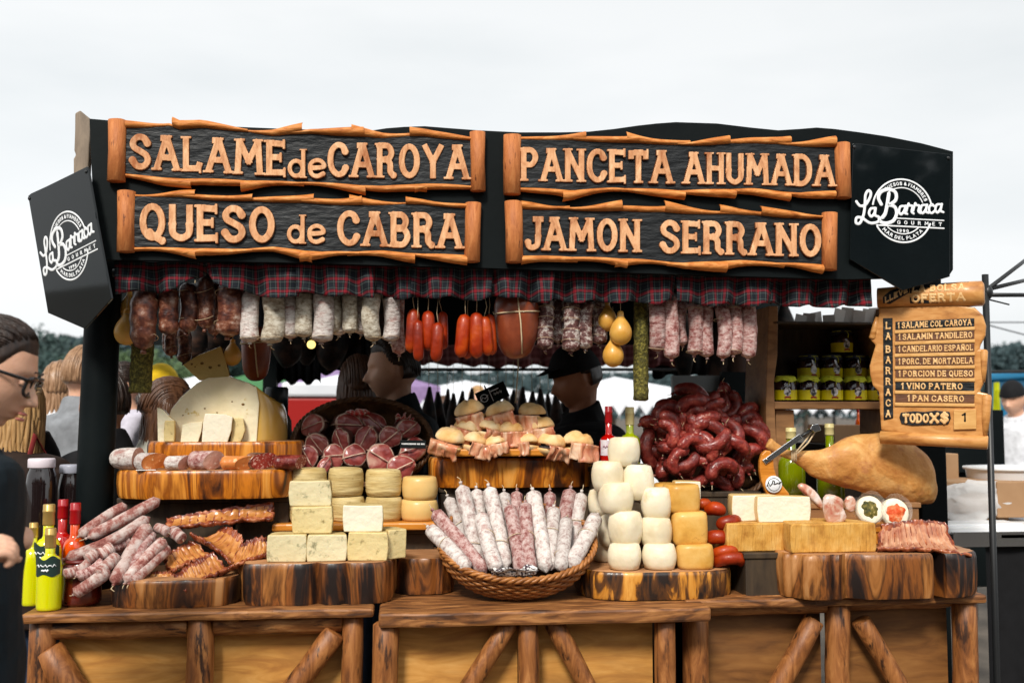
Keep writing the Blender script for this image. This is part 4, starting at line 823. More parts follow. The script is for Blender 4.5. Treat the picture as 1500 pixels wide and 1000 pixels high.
# ================================================================ thin salami heap
for s in range(3): salami_proto('thin', THIN, .24, .018, 60+s, up=0, tail=.018, bend=.012, lump=.05, name='thin_salami')
salami_proto('thin', PINK, .24, .018, 66, up=0, tail=.018, bend=.012, lump=.06, name='thin_salami')
def lay(key, i, a, b, w, label, group, base, Ya, Yb, cat=None):
    A, B = P(a[0], a[1], Ya), P(b[0], b[1], Yb); d = B-A; k = mp((a[0]+b[0])/2, (Ya+Yb)/2)*w/2/base[1]
    q = d.to_track_quat('-Z', 'Y').to_matrix() @ Matrix.Rotation(rr(0, 6.28), 3, 'Z')
    return inst(PROT[key][i % len(PROT[key])], A, q, label, group, (k, k, d.length/base[0]))
hp = [((590, 105), (195, 365), 76), ((860, 60), (265, 375), 84), ((775, 205), (85, 545), 86), ((610, 370), (455, 450), 92), ((470, 440), (350, 515), 92), ((350, 500), (258, 560), 84), ((770, 260), (485, 750), 102), ((800, 320), (570, 745), 80), ((905, 385), (575, 745), 86), ((930, 440), (610, 745), 92), ((290, 570), (62, 668), 76), ((400, 560), (175, 688), 76), ((520, 515), (345, 680), 84), ((450, 640), (155, 835), 88)]
hl = ['topmost brownish', 'long hook-tipped', 'longest mould-white', 'stubby half hidden', 'round-ended', 'smallest round-ended', 'broad upright', 'narrow upright', 'slanting upright', 'brown-ended slanting', 'low outermost', 'low second outer', 'low middle', 'lowest front orange-tipped']
for i, (a, b, w) in enumerate(hp):
    f = lambda p: (80+p[0]/5.554, 720+p[1]/5.554)
    yy = lambda p: .015+.25*max(0, (845-p[1]))/125
    A, B = f(a), f(b); lay('thin', i, A, B, w/5.554*1.18, f'{hl[i]} thin salami in the heap beside the black post', 'thin salamis heaped on the low slab', (.24, .018), yy(A)+(.03 if i in (7, 3, 9) else 0), yy(B)+(.03 if i in (7, 3) else 0))
for i, (a, b, w) in enumerate([((228, 772), (247, 780), 15), ((250, 776), (268, 790), 18), ((150, 800), (215, 770), 15), ((160, 822), (215, 790), 15), ((190, 830), (235, 790), 15)]):
    lay('thin', i, a, b, w, f'{["short tied", "plump tied", "shaded upper", "shaded middle", "shaded lower"][i]} salami link at the inner side of the heap', 'thin salamis heaped on the low slab', (.24, .018), .20, .17)
# ================================================================ rib racks
RIB = mat('smoked_rib', [(.3, (.26, .085, .028)), (.52, (.44, .19, .065)), (.70, (.60, .33, .14))], sc=18, det=4, rgh=.38, coat=.3, bump=.4, bsc=60)
RIBM = mat('rib_meat', [(.34, (.07, .014, .009)), (.48, (.20, .045, .02)), (.60, (.36, .12, .055)), (.74, (.62, .36, .22))], sc=30, det=6, rgh=.38, coat=.3, bump=.8, bsc=60)
RIBP = mat('pale_rib', [(.3, (.30, .11, .07)), (.55, (.50, .27, .17)), (.8, (.68, .47, .33))], sc=24, det=4, rgh=.4, coat=.25, bump=.4, bsc=60)
def rib_rack(label, c, nr, seed, bow=.03, amp=.005, th=.016, mats=(RIB, RIBM), edge=.20):
    """c: four (px, py, Y) corners: start-low, end-low, end-high, start-high; ribs run low to high"""
    a, b, d, e = [P(*q) for q in c]; mb = MB(); nu, nv = 120, 20
    nrm = (b-a).cross(e-a).normalized(); nrm = nrm if nrm.y < 0 else -nrm
    def srf(u, v, off):
        p = (a*(1-u)+b*u)*(1-v)+(e*(1-u)+d*u)*v
        rag = .012*mn.noise(V((u*9, v*3, seed)))+.007*mn.noise(V((u*30, v*9, seed)))
        edge_f = abs(2*v-1)**4
        q = p+nrm*(bow*math.sin(PI*u)*.4-bow*math.sin(PI*v)+amp*.5*math.sin(u*nr*2*PI+1.6*mn.noise(V((u*4, v*1.5, seed+2))))*(1-edge_f)*(.7+.6*mn.noise(V((u*8, v*2, seed+6))))+.004*mn.noise(V((u*14, v*6, seed+3)))-off)
        return q+(d-b).normalized()*rag*edge_f*(1 if v > .5 else -1)+(b-a).normalized()*.012*mn.noise(V((v*7, u, seed+8)))*abs(2*u-1)**6
    vs = []; fs = []; mm = []
    for s, off in ((0, 0), (1, th)):
        for i in range(nu+1):
            for j in range(nv+1):
                u, v = i/nu, j/nv; vs.append(srf(u, v, off*(1-abs(2*v-1)**6*.4)))
    W = nv+1; S = (nu+1)*W
    for i in range(nu):
        for j in range(nv):
            q = i*W+j; u, v = i/nu, j/nv
            fs.append((q, q+1, q+W+1, q+W)); nz = mn.noise(V((u*6, v*4, seed+5)))
            mm.append(1 if (v < edge+.10*nz or v > 1-edge*.8+.08*nz or u < .04+.05*nz or u > .96+.05*nz or (math.sin(u*nr*2*PI+1.6*mn.noise(V((u*4, v*1.5, seed+2)))) < -.90 and nz > -.12)) else 0)
            fs.append((S+q, S+q+W, S+q+W+1, S+q+1)); mm.append(1)
    for i in range(nu):
        for j in (0, nv): q = i*W+j; fs.append((q, q+W, S+q+W, S+q)); mm.append(1)
    for j in range(nv):
        for i in (0, nu): q = i*W+j; fs.append((q, q+1, S+q+1, S+q)); mm.append(1)
    mb.add(vs, fs, mm); o = mb.build('rib_rack', list(mats)); tag(o, label, 'ribs', 'racks of smoked ribs')
RG = lambda x, y, Y: (230+x/6.253, 720+y/6.253, Y)
rib_rack('long rack of ribs lying edge-on on top of the rib pile', [RG(70, 330, .20), RG(1050, 235, .30), RG(1070, 95, .34), RG(90, 235, .26)], 13, 1, bow=.01)
rib_rack('curved rib rack in the middle of the pile, pale membrane outward', [RG(300, 370, .20), RG(680, 640, .07), RG(800, 430, .20), RG(600, 315, .28)], 6, 2)
rib_rack('rib rack with a blunt red end leaning against the thin salamis', [RG(130, 715, .09), RG(520, 575, .14), RG(350, 440, .22), RG(55, 590, .15)], 7, 3, bow=.015)
rib_rack('front rib rack hanging over the edge of the low slab', [RG(180, 930, .0), RG(650, 700, .04), RG(520, 545, .12), RG(150, 770, .06)], 9, 4, bow=.02)
rib_rack('rib rack beside the first cut cheese block, behind the front rack', [RG(560, 745, .05), RG(1005, 560, .12), RG(1000, 410, .18), RG(760, 480, .18)], 8, 5, bow=.02)
rib_rack('small rib trimming at the foot of the thin salami heap', [RG(-90, 800, .06), RG(160, 830, .05), RG(150, 740, .09), RG(-60, 735, .10)], 3, 6, bow=.01)
# ================================================================ cheeses
def speck(name, base, dot, sc=34, lo=.66, hi=.70, rgh=.6, big=None, sss=.1):
    return mat(name, base, sc=5, det=4, rgh=rgh, second=(dot, sc, lo, hi), bump=.9, bsc=45, sss=sss, vary=.03, spec=.3)
CH_CUT = speck('cut_cheese', [(.3, (.58, .50, .31)), (.7, (.70, .63, .43))], (.27, .25, .15), 42, .57, .70)
CH_CUT2 = speck('cut_cheese_yellow', [(.3, (.56, .44, .21)), (.7, (.67, .56, .32))], (.28, .22, .10), 42, .58, .70)
CH_WHT = speck('cut_cheese_white', [(.3, (.72, .66, .52)), (.7, (.78, .73, .60))], (.60, .50, .34), 30, .66, .72)
CH_RIND = mat('ribbed_rind', [(.3, (.38, .26, .10)), (.55, (.56, .44, .22)), (.8, (.68, .58, .36))], sc=9, st=(1, 1, 5), det=5, rgh=.7, bump=1, bsc=14, bst=(1, 1, 9), vary=.08, second=((.26, .16, .05), 20, .63, .72))
CH_SMO = mat('smooth_rind', [(.3, (.64, .42, .17)), (.7, (.74, .54, .26))], sc=5, rgh=.4, coat=.15, bump=.1, sss=.1)
CH_BALL = mat('white_cheese_skin', [(.3, (.62, .52, .35)), (.5, (.72, .64, .48)), (.75, (.78, .72, .60))], sc=9, det=7, rgh=.5, bump=.9, bsc=26, sss=.15, vary=.04, second=((.60, .46, .24), 9, .62, .75))
CH_ORG = mat('smoked_cheese_skin', [(.28, (.36, .15, .03)), (.5, (.58, .32, .09)), (.75, (.70, .46, .18))], sc=10, det=5, rgh=.45, bump=.5, bsc=40, vary=.05, coat=.1, second=((.30, .12, .02), 20, .64, .72))
CH_ORGR = mat('ribbed_orange_rind', [(.28, (.32, .14, .035)), (.48, (.54, .29, .085)), (.72, (.67, .43, .17))], sc=16, det=7, nrough=.65, rgh=.6, bump=1.6, bsc=30, bst=(5, 5, .4), spec=.25, second=((.34, .15, .04), 9, .55, .72))
CH_PALE = speck('pale_swiss', [(.3, (.70, .62, .42)), (.7, (.79, .73, .56))], (.55, .42, .18), 16, .66, .70)
CH_TAN = speck('tan_swiss', [(.3, (.52, .36, .13)), (.7, (.60, .45, .19))], (.34, .20, .06), 16, .64, .70)
CH_WAXY = mat('waxy_rind', [(.3, (.50, .30, .08)), (.7, (.64, .43, .15))], sc=4, rgh=.25, coat=.5, bump=.4, bsc=14)
def cheese_block(label, px0, px1, yt, yb, Yf, dep, mcut, mr, seed, rotz=0, cat='cheese', name='cheese_block', grp='cut cheese blocks with speckled faces', z0=None, rnd=.0, bul=.05):
    a, b = P(px0, yb, Yf), P(px1, yb, Yf); zb = a.z if z0 is None else z0; zt = P((px0+px1)/2, yt, Yf).z; w = (b.x-a.x); H = zt-zb
    mb = MB(); n = 10; rows = [(0, .985), (.12, 1.01), (.5, 1+bul), (.88, 1.01), (1, .985)]
    ol = []
    for (x, y) in [(-.5, 0), (-.25, 0), (0, 0), (.25, 0), (.5, 0), (.5, .3), (.47, .65), (.40, .85), (.25, .96), (0, 1), (-.25, .96), (-.40, .85), (-.47, .65), (-.5, .3)]: ol.append((x*w, y*dep))
    vs = []; fs = []; mm = []; N_ = len(ol)
    for z, q in rows:
        for x, y in ol: vs.append(V((x*q, y*(q if y > 0 else 1)-.0, z*H)))
    for j in range(len(rows)-1):
        for i in range(N_): fs.append((j*N_+i, j*N_+(i+1) % N_, (j+1)*N_+(i+1) % N_, (j+1)*N_+i)); mm.append(0 if i < 4 else 1)
    fs.append(tuple(range((len(rows)-1)*N_, len(rows)*N_))); mm.append(1); fs.append(tuple(range(N_))[::-1]); mm.append(1)
    mb.add(vs, fs, mm); mb.jitter(.0035, 14, seed); mb.v = [V((v.x, v.y, max(0, v.z))) for v in mb.v]; o = mb.build(name, [mcut, mr], local=True, bevel=.0035); o.location = ((a.x+b.x)/2, Yf, zb); o.rotation_euler = (0, 0, rotz); tag(o, label, cat, grp); return o
YB = .05
cheese_block('first cut cheese block of the bottom row, next to the ribs', 391, 448, 783, 822, YB, .10, CH_CUT, CH_RIND, 1, z0=Z2)
cheese_block('second cut cheese block of the bottom row with blue-green specks', 450, 507, 783, 822, YB, .10, CH_CUT, CH_RIND, 2, z0=Z2, rotz=.02)
cheese_block('third cut cheese block of the bottom row, more yellow', 509, 567, 780, 820, YB, .11, CH_CUT2, CH_RIND, 3, z0=Z2, rotz=-.02)
cheese_block('turned cheese quarter ending the bottom row beside the wicker basket', 567, 597, 775, 818, YB+.04, .10, CH_CUT2, CH_RIND, 4, z0=Z2, rotz=.5)
zz1 = P(419, 783, YB).z
cheese_block('herb-flecked cheese half standing on the first bottom blocks', 428, 486, 742, 783, YB+.02, .10, CH_CUT2, CH_RIND, 5, z0=zz1)
cheese_block('whitest cut cheese block, standing on the third bottom block', 502, 560, 740, 780, YB+.02, .10, CH_WHT, CH_RIND, 6, z0=P(538, 780, YB).z)
cheese_block('topmost cut cheese block, on the herb-flecked half', 424, 484, 704, 743, YB+.04, .10, CH_CUT, CH_RIND, 7, z0=P(457, 742, YB+.02).z, rotz=-.02)
def cheese_wheel(label, px0, px1, yt, yb, Yc, m, seed, grp, z0=None, name='round_cheese', bul=.03, rib=0, sq=1.0, box=2.0, rz=0, rnd=.18):
    cx = (px0+px1)/2; a, b = P(px0, yb, Yc), P(px1, yb, Yc); r = (b.x-a.x)/2; zb = a.z if z0 is None else z0; H = P(cx, yt, Yc-r*.6).z-zb
    e = rnd*H; prof = [(r*.6, 0), (r-e*.8, 0), (r-e*.25, e*.2), (r, e)]+[(r*(1+bul*math.sin(PI*t)+(.006*(-1)**k if rib else 0)), e+(H-2*e)*t) for k, t in enumerate([i/10 for i in range(1, 10)])]+[(r, H-e), (r-e*.25, H-e*.2), (r-e*.8, H), (r*.6, H)]
    mb = MB(); mb.lathe(prof, 36)
    if box != 2:      # rounded square plan
        mb.v = [V((v.x, v.y, v.z)) if (v.x == 0 and v.y == 0) else V((v.x, v.y, v.z))*1 for v in mb.v]
        nv = []
        for v in mb.v:
            t = math.atan2(v.y, v.x); q = (abs(math.cos(t))**box+abs(math.sin(t))**box)**(-1/box); nv.append(V((v.x*q*.97, v.y*q*.97, v.z)))
        mb.v = nv
    mb.jitter(r*.05, 1.1/r*.5, seed); mb.v = [V((v.x, v.y, max(0, v.z))) for v in mb.v]
    o = mb.build(name, m, local=True); o.location = ((a.x+b.x)/2, Yc, zb); o.rotation_euler = (0, 0, rz or rr(0, 6)); tag(o, label, 'cheese', grp); return o
GW = 'whole ribbed cheeses on the thin orange board'; YW = .42
hz = P(510, 724, YW).z
cheese_wheel('lower ribbed cheese hidden behind the topmost cut block', 424, 480, 727, 766, YW-.02, CH_RIND, 1, GW, z0=Z8, rib=1)
cheese_wheel('lower ribbed cheese in the middle, partly behind the whitest block', 484, 534, 727, 766, YW, CH_RIND, 2, GW, z0=Z8, rib=1)
cheese_wheel('lower ribbed cheese next to the smooth yellow wheels', 535, 588, 727, 766, YW, CH_RIND, 3, GW, z0=Z8, rib=1)
cheese_wheel('lower smooth yellow cheese wheel on the thin board', 588, 641, 732, 766, YW, CH_SMO, 4, GW, z0=Z8, bul=.05)
cheese_wheel('upper ribbed cheese behind the topmost cut block', 424, 478, 686, 727, YW-.02, CH_RIND, 5, GW, z0=P(452, 727, YW-.05).z, rib=1)
cheese_wheel('palest upper ribbed cheese, tallest of the row', 480, 532, 685, 727, YW, CH_RIND, 6, GW, z0=P(509, 727, YW-.03).z, rib=1)
cheese_wheel('yellowest upper ribbed cheese under the meat basket', 535, 588, 688, 727, YW, CH_RIND, 7, GW, z0=P(561, 727, YW-.03).z, rib=1)
cheese_wheel('upper smooth yellow cheese wheel on another smooth wheel', 589, 640, 698, 732, YW, CH_SMO, 8, GW, z0=P(615, 732, YW-.03).z, bul=.05)
# white and orange stack
GB = 'stack of small white cheeses'; GO = 'smoked orange cheeses beside the white stack'
st_ = [(892, 938, 796, 839, .06), (942, 990, 797, 839, .06), (893, 939, 749, 797, .08), (940, 983, 758, 799, .08), (879, 926, 707, 751, .10), (940, 983, 714, 759, .10), (868, 913, 676, 720, .13), (912, 957, 680, 732, .13), (893, 935, 640, 683, .15)]
sn = ['first bottom white cheese above the bark edge', 'second bottom white cheese, beside the orange ones', 'second-row white cheese on the first bottom one', 'second-row white cheese with black specks', 'third-row white cheese with a flat paper top', 'very white third-row cheese beside the orange top one', 'fourth-row rounded white cheese leaning outward', 'fourth-row rounded white cheese under the topmost one', 'topmost white cheese of the stack, in front of the bottles']
zprev = {}
def col_z(px, py, Y): return P(px, py, Y).z
for i, (a, b, yt, yb, Y) in enumerate(st_):
    z0 = Z6 if i < 2 else None
    cheese_wheel(sn[i], a, b, yt, yb, Y, CH_BALL, 30+i, GB, z0=z0, name='white_cheese', bul=.06, rnd=.24, box=2.6 if i not in (6, 7) else 2.2)
for i, (a, b, yt, yb, Y) in enumerate([(863, 895, 716, 755, .22), (878, 920, 752, 800, .20), (920, 955, 735, 790, .22), (866, 905, 770, 838, .24)]):
    cheese_wheel(['white cheese peeping out behind the third row next to the salami basket', 'white cheese half hidden behind the second row, salami basket side', 'white cheese in the gap behind the middle of the stack', 'lowest white cheese hidden behind the bottom row'][i], a, b, yt, yb, Y, CH_BALL, 50+i, GB, z0=Z6 if i == 3 else None, name='white_cheese', bul=.06, rnd=.24, box=2.6)
for i, (a, b, yt, yb, Y) in enumerate([(990, 1043, 797, 839, .07), (983, 1034, 749, 798, .09), (973, 1022, 709, 750, .11)]):
    cheese_wheel(['bottom smoked orange cheese', 'middle smoked orange cheese', 'top smoked orange cheese'][i]+' of the column beside the red rings', a, b, yt, yb, Y, CH_ORG, 60+i, GO, z0=Z6 if i == 0 else None, name='smoked_cheese', bul=.03, rnd=.15, box=3.6, rz=.12*(i-1)+.02)
cheese_wheel('smoked orange cheese edge peeping behind the top orange one', 955, 1010, 708, 745, .24, CH_ORG, 66, GO, name='smoked_cheese', box=3.2)
cheese_block('pale cheese half standing behind the top orange cheese', 990, 1027, 705, 745, .22, .08, CH_WHT, CH_SMO, 9, grp=None)
slab('dark slab hidden behind the white cheese stack', 868, 1100, 795, 830, .26, .3, W_SIDED, 44, zb=ZC+.001)
# red rings
GRG = 'red sausage rings stacked beside the orange cheeses'
def ring_saus(label, px0, px1, yt, yb, Y, rz=0, tilt=0, z0=None, arc=245):
    cx = (px0+px1)/2; a, b = P(px0, yb, Y), P(px1, yb, Y); r = (yb-yt)*mp(cx, Y)/2*.84; Rr = (b.x-a.x)/2-r; n = 26; pts = []; rad = []
    for k in range(n+1):
        t = R(-90-arc/2+arc*k/n); pts.append(V((Rr*math.cos(t), Rr*.9*math.sin(t), r))); e = min(k, n-k)/n*arc/57.3*Rr/(r*1.2); rad.append(r*(math.sqrt(max(0, 1-(1-min(e, 1))**2))*.93+.07))
    mb = MB(); mb.tube(pts, rad, 14, up=(0, 0, 1)); o = mb.build('red_ring_sausage', REDS, local=True); o.location = ((a.x+b.x)/2, Y, a.z if z0 is None else z0); o.rotation_euler = (tilt-.38, 0, rz*1.5); tag(o, label, 'sausage', GRG); return o
ring_saus('lowest red sausage ring on the bark-edged slab', 1043, 1098, 818, 840, .06, z0=Z6+.0)
ring_saus('second red ring from the bottom of the ring pile', 1041, 1089, 797, 819, .07, .3)
ring_saus('third red ring from the bottom, tucked behind the orange cheese', 1030, 1073, 775, 799, .09, -.2)
ring_saus('red ring with a tied end, pushed outward in the pile', 1046, 1090, 753, 776, .10, .4)
ring_saus('upright curling red ring near the top of the pile', 1028, 1064, 733, 757, .12, -.5, -.25)
ring_saus('topmost short red ring beside the top orange cheese', 1018, 1046, 728, 748, .16, .2, -.2)
# big cut cheese group on the upper slab
def layered(name, poly, Y, dep, lay_, mats, label, cat, grp=None, bevel=0, parent=None):
    """front polygon (picture units on plane Y) carried back through layers (fraction of depth, shrink)"""
    pts = [P(x, y, Y) for x, y in poly]; c = sum(pts, V((0, 0, 0)))/len(pts); zmin = min(p.z for p in pts); n = len(pts); vs = []; fs = []; mm = []
    for f, q in lay_:
        for p in pts: vs.append(V((c.x+(p.x-c.x)*q, Y+f*dep, max(zmin, zmin+(p.z-zmin)*(.5+q*.5)))))
    for j in range(len(lay_)-1):
        for i in range(n): fs.append((j*n+i, j*n+(i+1) % n, (j+1)*n+(i+1) % n, (j+1)*n+i)); mm.append(1)
    fs.append(tuple(range(n))[::-1]); mm.append(0); k = len(lay_)-1; fs.append(tuple(k*n+i for i in range(n))); mm.append(1)
    mb = MB(); mb.add(vs, fs, mm); o = mb.build(name, mats, smooth=False, bevel=bevel); return tag(o, label, cat, grp)
bz = P(320, 648, .47).z
o = layered('big_cheese', [(247, 649), (243, 625), (250, 600), (266, 580), (288, 561), (304, 553), (335, 551), (362, 560), (376, 567), (380, 590), (376, 649)], .47, .20, [(0, 1), (.2, 1.0), (.5, .97), (.8, .85), (1, .6)], [CH_PALE, CH_WAXY], 'big pale cheese with a flat cut face and small holes on the upper slab', 'cheese', bevel=.004)
mbw = MB(); c0 = P(378, 649, .50); rr_ = P(418, 640, .5).x-c0.x
mbw.grid(18, 14, lambda u, v: V((c0.x-.01+rr_*math.sin(u*PI*.5)*(1-.25*v**3), .475+.2*(1-math.cos(u*PI*.5)), c0.z+(P(378, 565, .5).z-c0.z)*v*(1-.28*math.sin(u*PI*.5)*v))))
w2 = mbw.build('rind_side', CH_WAXY, o); q = w2.modifiers.new('s', 'SOLIDIFY'); q.thickness = .004
layered('cheese_wedge', [(268, 534), (290, 520), (323, 507), (330, 526), (336, 551), (312, 553), (292, 557), (280, 546)], .50, .05, [(0, 1), (1, .96)], [CH_TAN, CH_WAXY], 'tan holed cheese wedge balanced on top of the big cheese', 'cheese', bevel=.002)
wd_ = bpy.data.objects['cheese_wedge']
HOLE = plain('cheese_hole', (.16, .09, .03), .8)
for hx_, hy_, r_ in ((281, 533, .0045), (286, 537, .003), (296, 532, .006), (308, 538, .006), (321, 535, .005)):
    mb = MB(); p = P(hx_, hy_, .50); mb.blob(p, (r_, .0025, r_*.8), seg=12, rings=7, amp=.3, seed=hx_); mb.build('hole', HOLE, wd_)
for hx_, hy_, r_ in ((356, 592, .0055), (340, 588, .003), (300, 598, .0035), (318, 604, .003), (268, 608, .003)):
    mb = MB(); p = P(hx_, hy_, .47); mb.blob(p, (r_, .0025, r_*.7), seg=12, rings=7, amp=.3, seed=hx_); mb.build('hole', HOLE, o)
layered('cheese_piece', [(231, 647), (230, 596), (238, 599), (248, 610), (256, 616), (256, 647)], .44, .04, [(0, 1), (1, .95)], [CH_PALE, CH_WAXY], 'thin upright cheese slice at the outer end of the upper slab', 'cheese', bevel=.002)
cheese_block('small orange-faced cheese cube in front of the thin upright slice', 240, 255, 616, 648, .425, .03, CH_CUT2, CH_WAXY, 3, z0=Z4, grp=None)
layered('cheese_piece', [(264, 648), (267, 622), (280, 618), (297, 617), (295, 632), (290, 648)], .43, .05, [(0, 1), (1, .9)], [CH_PALE, CH_WAXY], 'leaning cheese wedge in front of the big cheese, left of the square chunk', 'cheese', bevel=.002)
layered('cheese_piece', [(295, 648), (297, 620), (300, 605), (330, 606), (341, 610), (339, 630), (333, 648)], .42, .06, [(0, 1), (1, .92)], [CH_WHT, CH_WAXY], 'square pale cheese chunk in front of the big cheese', 'cheese', bevel=.003)
layered('cheese_piece', [(337, 648), (342, 612), (356, 612), (359, 630), (352, 648)], .44, .05, [(0, 1), (1, .9)], [CH_CUT2, CH_WAXY], 'yellow cheese piece just beside the square pale chunk', 'cheese', bevel=.002)
# row of cut sausage ends
CUT_R = speck('cut_face_red', [(.3, (.22, .03, .025)), (.7, (.34, .06, .045))], (.66, .42, .36), 110, .55, .60, rgh=.35, sss=0)
CUT_O = speck('cut_face_orange', [(.3, (.46, .13, .04)), (.7, (.62, .24, .09))], (.72, .46, .26), 60, .6, .66, rgh=.35, sss=0)
CUT_P = speck('cut_face_pink', [(.3, (.50, .27, .22)), (.7, (.62, .40, .33))], (.74, .62, .54), 50, .58, .64, rgh=.35, sss=0)
def cut_piece(label, px0, px1, yt, yb, Y, mskin, mface, face, seed, z=Z3, flip=False):
    cx = (px0+px1)/2; a, b = P(px0, yb, Y), P(px1, yb, Y); L_ = b.x-a.x; r = (yb-yt)*mp(cx, Y)/2
    mb = MB(); n = 12; sg = 20; vs = []; fs = []; mm = []
    for i in range(n+1):
        t = i/n; e = min(1, t*L_/(r*1.1)); q = r*(math.sqrt(max(0, 1-(1-e)**2))*.9+.1)*(1+.06*mn.noise(V((t*4, seed, 0))))
        for k in range(sg):
            an = 2*PI*k/sg; y, zz = -math.cos(an)*q, math.sin(an)*q
            x = -L_/2+L_*t*(1-face*.5)+face*L_*t**3*(.5*(y/r)+.18*(zz/r))*.9
            vs.append(V((x, y, zz+r)))
    for i in range(n):
        for k in range(sg): fs.append((i*sg+k, i*sg+(k+1) % sg, (i+1)*sg+(k+1) % sg, (i+1)*sg+k)); mm.append(0)
    fs.append(tuple(range(n*sg, (n+1)*sg))); mm.append(1); fs.append(tuple(range(sg))[::-1]); mm.append(0)
    mb.add(vs, fs, mm); mb.jitter(r*.05, 1.0/r, seed); o = mb.build('sausage_end', [mskin, mface], local=True); o.location = ((a.x+b.x)/2, Y, z); o.data.set_sharp_from_angle(angle=R(45))
    o.rotation_euler = (0, 0, (PI if flip else 0)+rr(-.3, .3)); o.scale = (1, 1, rr(.78, .92))
    tag(o, label, 'sausage', 'row of cut sausage ends on the streaked slab')
cut_piece('fat mould-covered salami end beside the black post', 160, 206, 650, 686, .345, MOLD, CUT_P, .1, 1)
cut_piece('mouldy sausage end with an orange cut face', 196, 243, 661, 689, .305, MOLD, CUT_O, .75, 2)
cut_piece('white salami end showing a grey-pink oval face', 240, 286, 664, 689, .305, MOLD, CUT_P, .6, 3)
cut_piece('pink and white salami chunk in the middle of the row', 274, 326, 660, 690, .31, PINK, CUT_P, .5, 4)
cut_piece('long orange cut chorizo slab', 322, 384, 664, 689, .30, CUT_O, CUT_O, .7, 5)
cut_piece('dark red salami with a fat-flecked oval face', 358, 404, 660, 690, .33, DARKS, CUT_R, .8, 6)
cut_piece('dark wine-red sausage end next to the meat basket', 398, 452, 664, 687, .33, CHOR, CUT_R, .4, 7)
cut_piece('small white sausage end in the second line of the row', 300, 335, 659, 680, .37, MOLD, CUT_P, .5, 8)
PAPER = plain('white_card', (.74, .73, .71), .7)
mb = MB(); c = P(222, 693, .275); mb.box((-.03, -.012, 0), (.03, .012, .0015)); o = mb.build('paper_tag', PAPER, local=True, smooth=False); o.location = (c.x-.02, .285, Z3+.001); o.rotation_euler = (0, 0, .25); tag(o, 'small blank white card lying on the front edge of the streaked slab', 'card')
# ================================================================ wicker baskets
WICK = mat('wicker', [(.3, (.18, .065, .02)), (.6, (.36, .15, .05)), (.8, (.50, .24, .09))], sc=30, det=3, rgh=.5, coat=.15, bump=.3, bsc=60)
WICKD = mat('dark_wicker', [(.3, (.05, .024, .012)), (.6, (.13, .065, .03)), (.8, (.24, .13, .065))], sc=30, det=3, rgh=.55, bump=.3, bsc=60)
CHK = tartan('red_checked_napkin', .016, (.55, .50, .48), (.38, .05, .05), (.45, .03, .03), (.5, .45, .42))
def basket(name, label, loc, tilt, rx, ry, depth, base, m, rows=11, tw=.0045, roll=0):
    """opening along +Z of the basket's own frame, tipped toward the viewer by tilt"""
    t = thing(name, loc, label, 'basket', rot=(tilt, roll, 0)); mb = MB(); nseg = 30
    for j in range(rows):
        f = j/(rows-1); q = base+(1-base)*(1-(1-f)**2)**.7; z = -depth*(1-f); pts = []
        for k in range(nseg*2*2):
            a = 2*PI*k/(nseg*4); w = .0032*math.sin(a*nseg+PI*j); pts.append((math.cos(a)*(rx*q+w), math.sin(a)*(ry*q+w), z))
        mb.tube(pts, tw, 5, closed=True)
    for k in range(nseg):
        a = 2*PI*k/nseg; pts = []
        for j in range(7):
            f = j/6; q = base+(1-base)*(1-(1-f)**2)**.7; pts.append((math.cos(a)*rx*q, math.sin(a)*ry*q, -depth*(1-f)))
        mb.tube(pts, .0028, 5)
    mb.build('weave', m, t, local=True)
    mb = MB(); mb.grid(40, 10, lambda u, v: V((math.cos(2*PI*u)*(rx-.006)*(base+(1-base)*(1-(1-v)**2)**.7), math.sin(2*PI*u)*(ry-.006)*(base+(1-base)*(1-(1-v)**2)**.7), -depth*(1-v))), cu=True)
    n = len(mb.v); mb.add([(0, 0, -depth)]+[mb.v[i*10] for i in range(40)], [(0, 1+(i+1) % 40, 1+i) for i in range(40)])
    mb.build('lining', WICKD, t, local=True)
    mb = MB()
    for s in range(3):
        pts = []
        for k in range(132):
            a = 2*PI*k/132; ph = a*22+2*PI*s/3; pts.append((math.cos(a)*(rx+.006*math.cos(ph)), math.sin(a)*(ry+.006*math.cos(ph)), .006*math.sin(ph)))
        mb.tube(pts, .0058, 6, closed=True)
    mb.build('rim', m, t, local=True); return t
# salami basket on the middle counter
sb = P(756, 787, .13)
basket('wicker_basket', 'round wicker basket full of white salamis tipped forward on the middle counter', (sb.x, .10, sb.z-.004), R(33), .243, .185, .125, .66, WICK)
sal = [((250, 430), (340, 860), 74, .10, .24), ((90, 640), (290, 850), 70, .02, .16), ((115, 560), (375, 865), 70, .04, .19), ((185, 490), (320, 830), 62, .16, .26), ((325, 450), (345, 800), 66, .18, .30), ((345, 575), (425, 850), 72, .0, .19), ((385, 440), (470, 850), 74, .06, .26), ((460, 465), (480, 800), 62, .16, .3), ((525, 462), (520, 800), 64, .17, .31), ((485, 530), (545, 862), 66, .0, .20), ((565, 520), (590, 862), 66, .0, .2), ((600, 460), (668, 862), 78, .04, .25), ((685, 462), (680, 830), 62, .17, .3), ((705, 540), (690, 850), 66, .05, .22), ((785, 450), (720, 830), 72, .14, .28), ((840, 468), (780, 840), 66, .12, .27), ((765, 600), (735, 850), 66, .0, .18), ((915, 580), (780, 835), 74, .02, .17)]
LB = ['fat chalk-white', 'outermost leaning white', 'pink-streaked leaning', 'short white back', 'greyish back', 'short white front', 'tall mottled', 'white back', 'pinkish back', 'pink front', 'darkest red front', 'tall straight white', 'dark pink back', 'slim white front', 'dusky pink slanting back', 'knotted white back', 'short tied front', 'far leaning white']
for s in range(2): salami_proto('bsk', MOLD, .28, .022, 70+s, ties=((.3+.3*s, .3),), up=0, tail=.02, bend=.006, lump=.04)
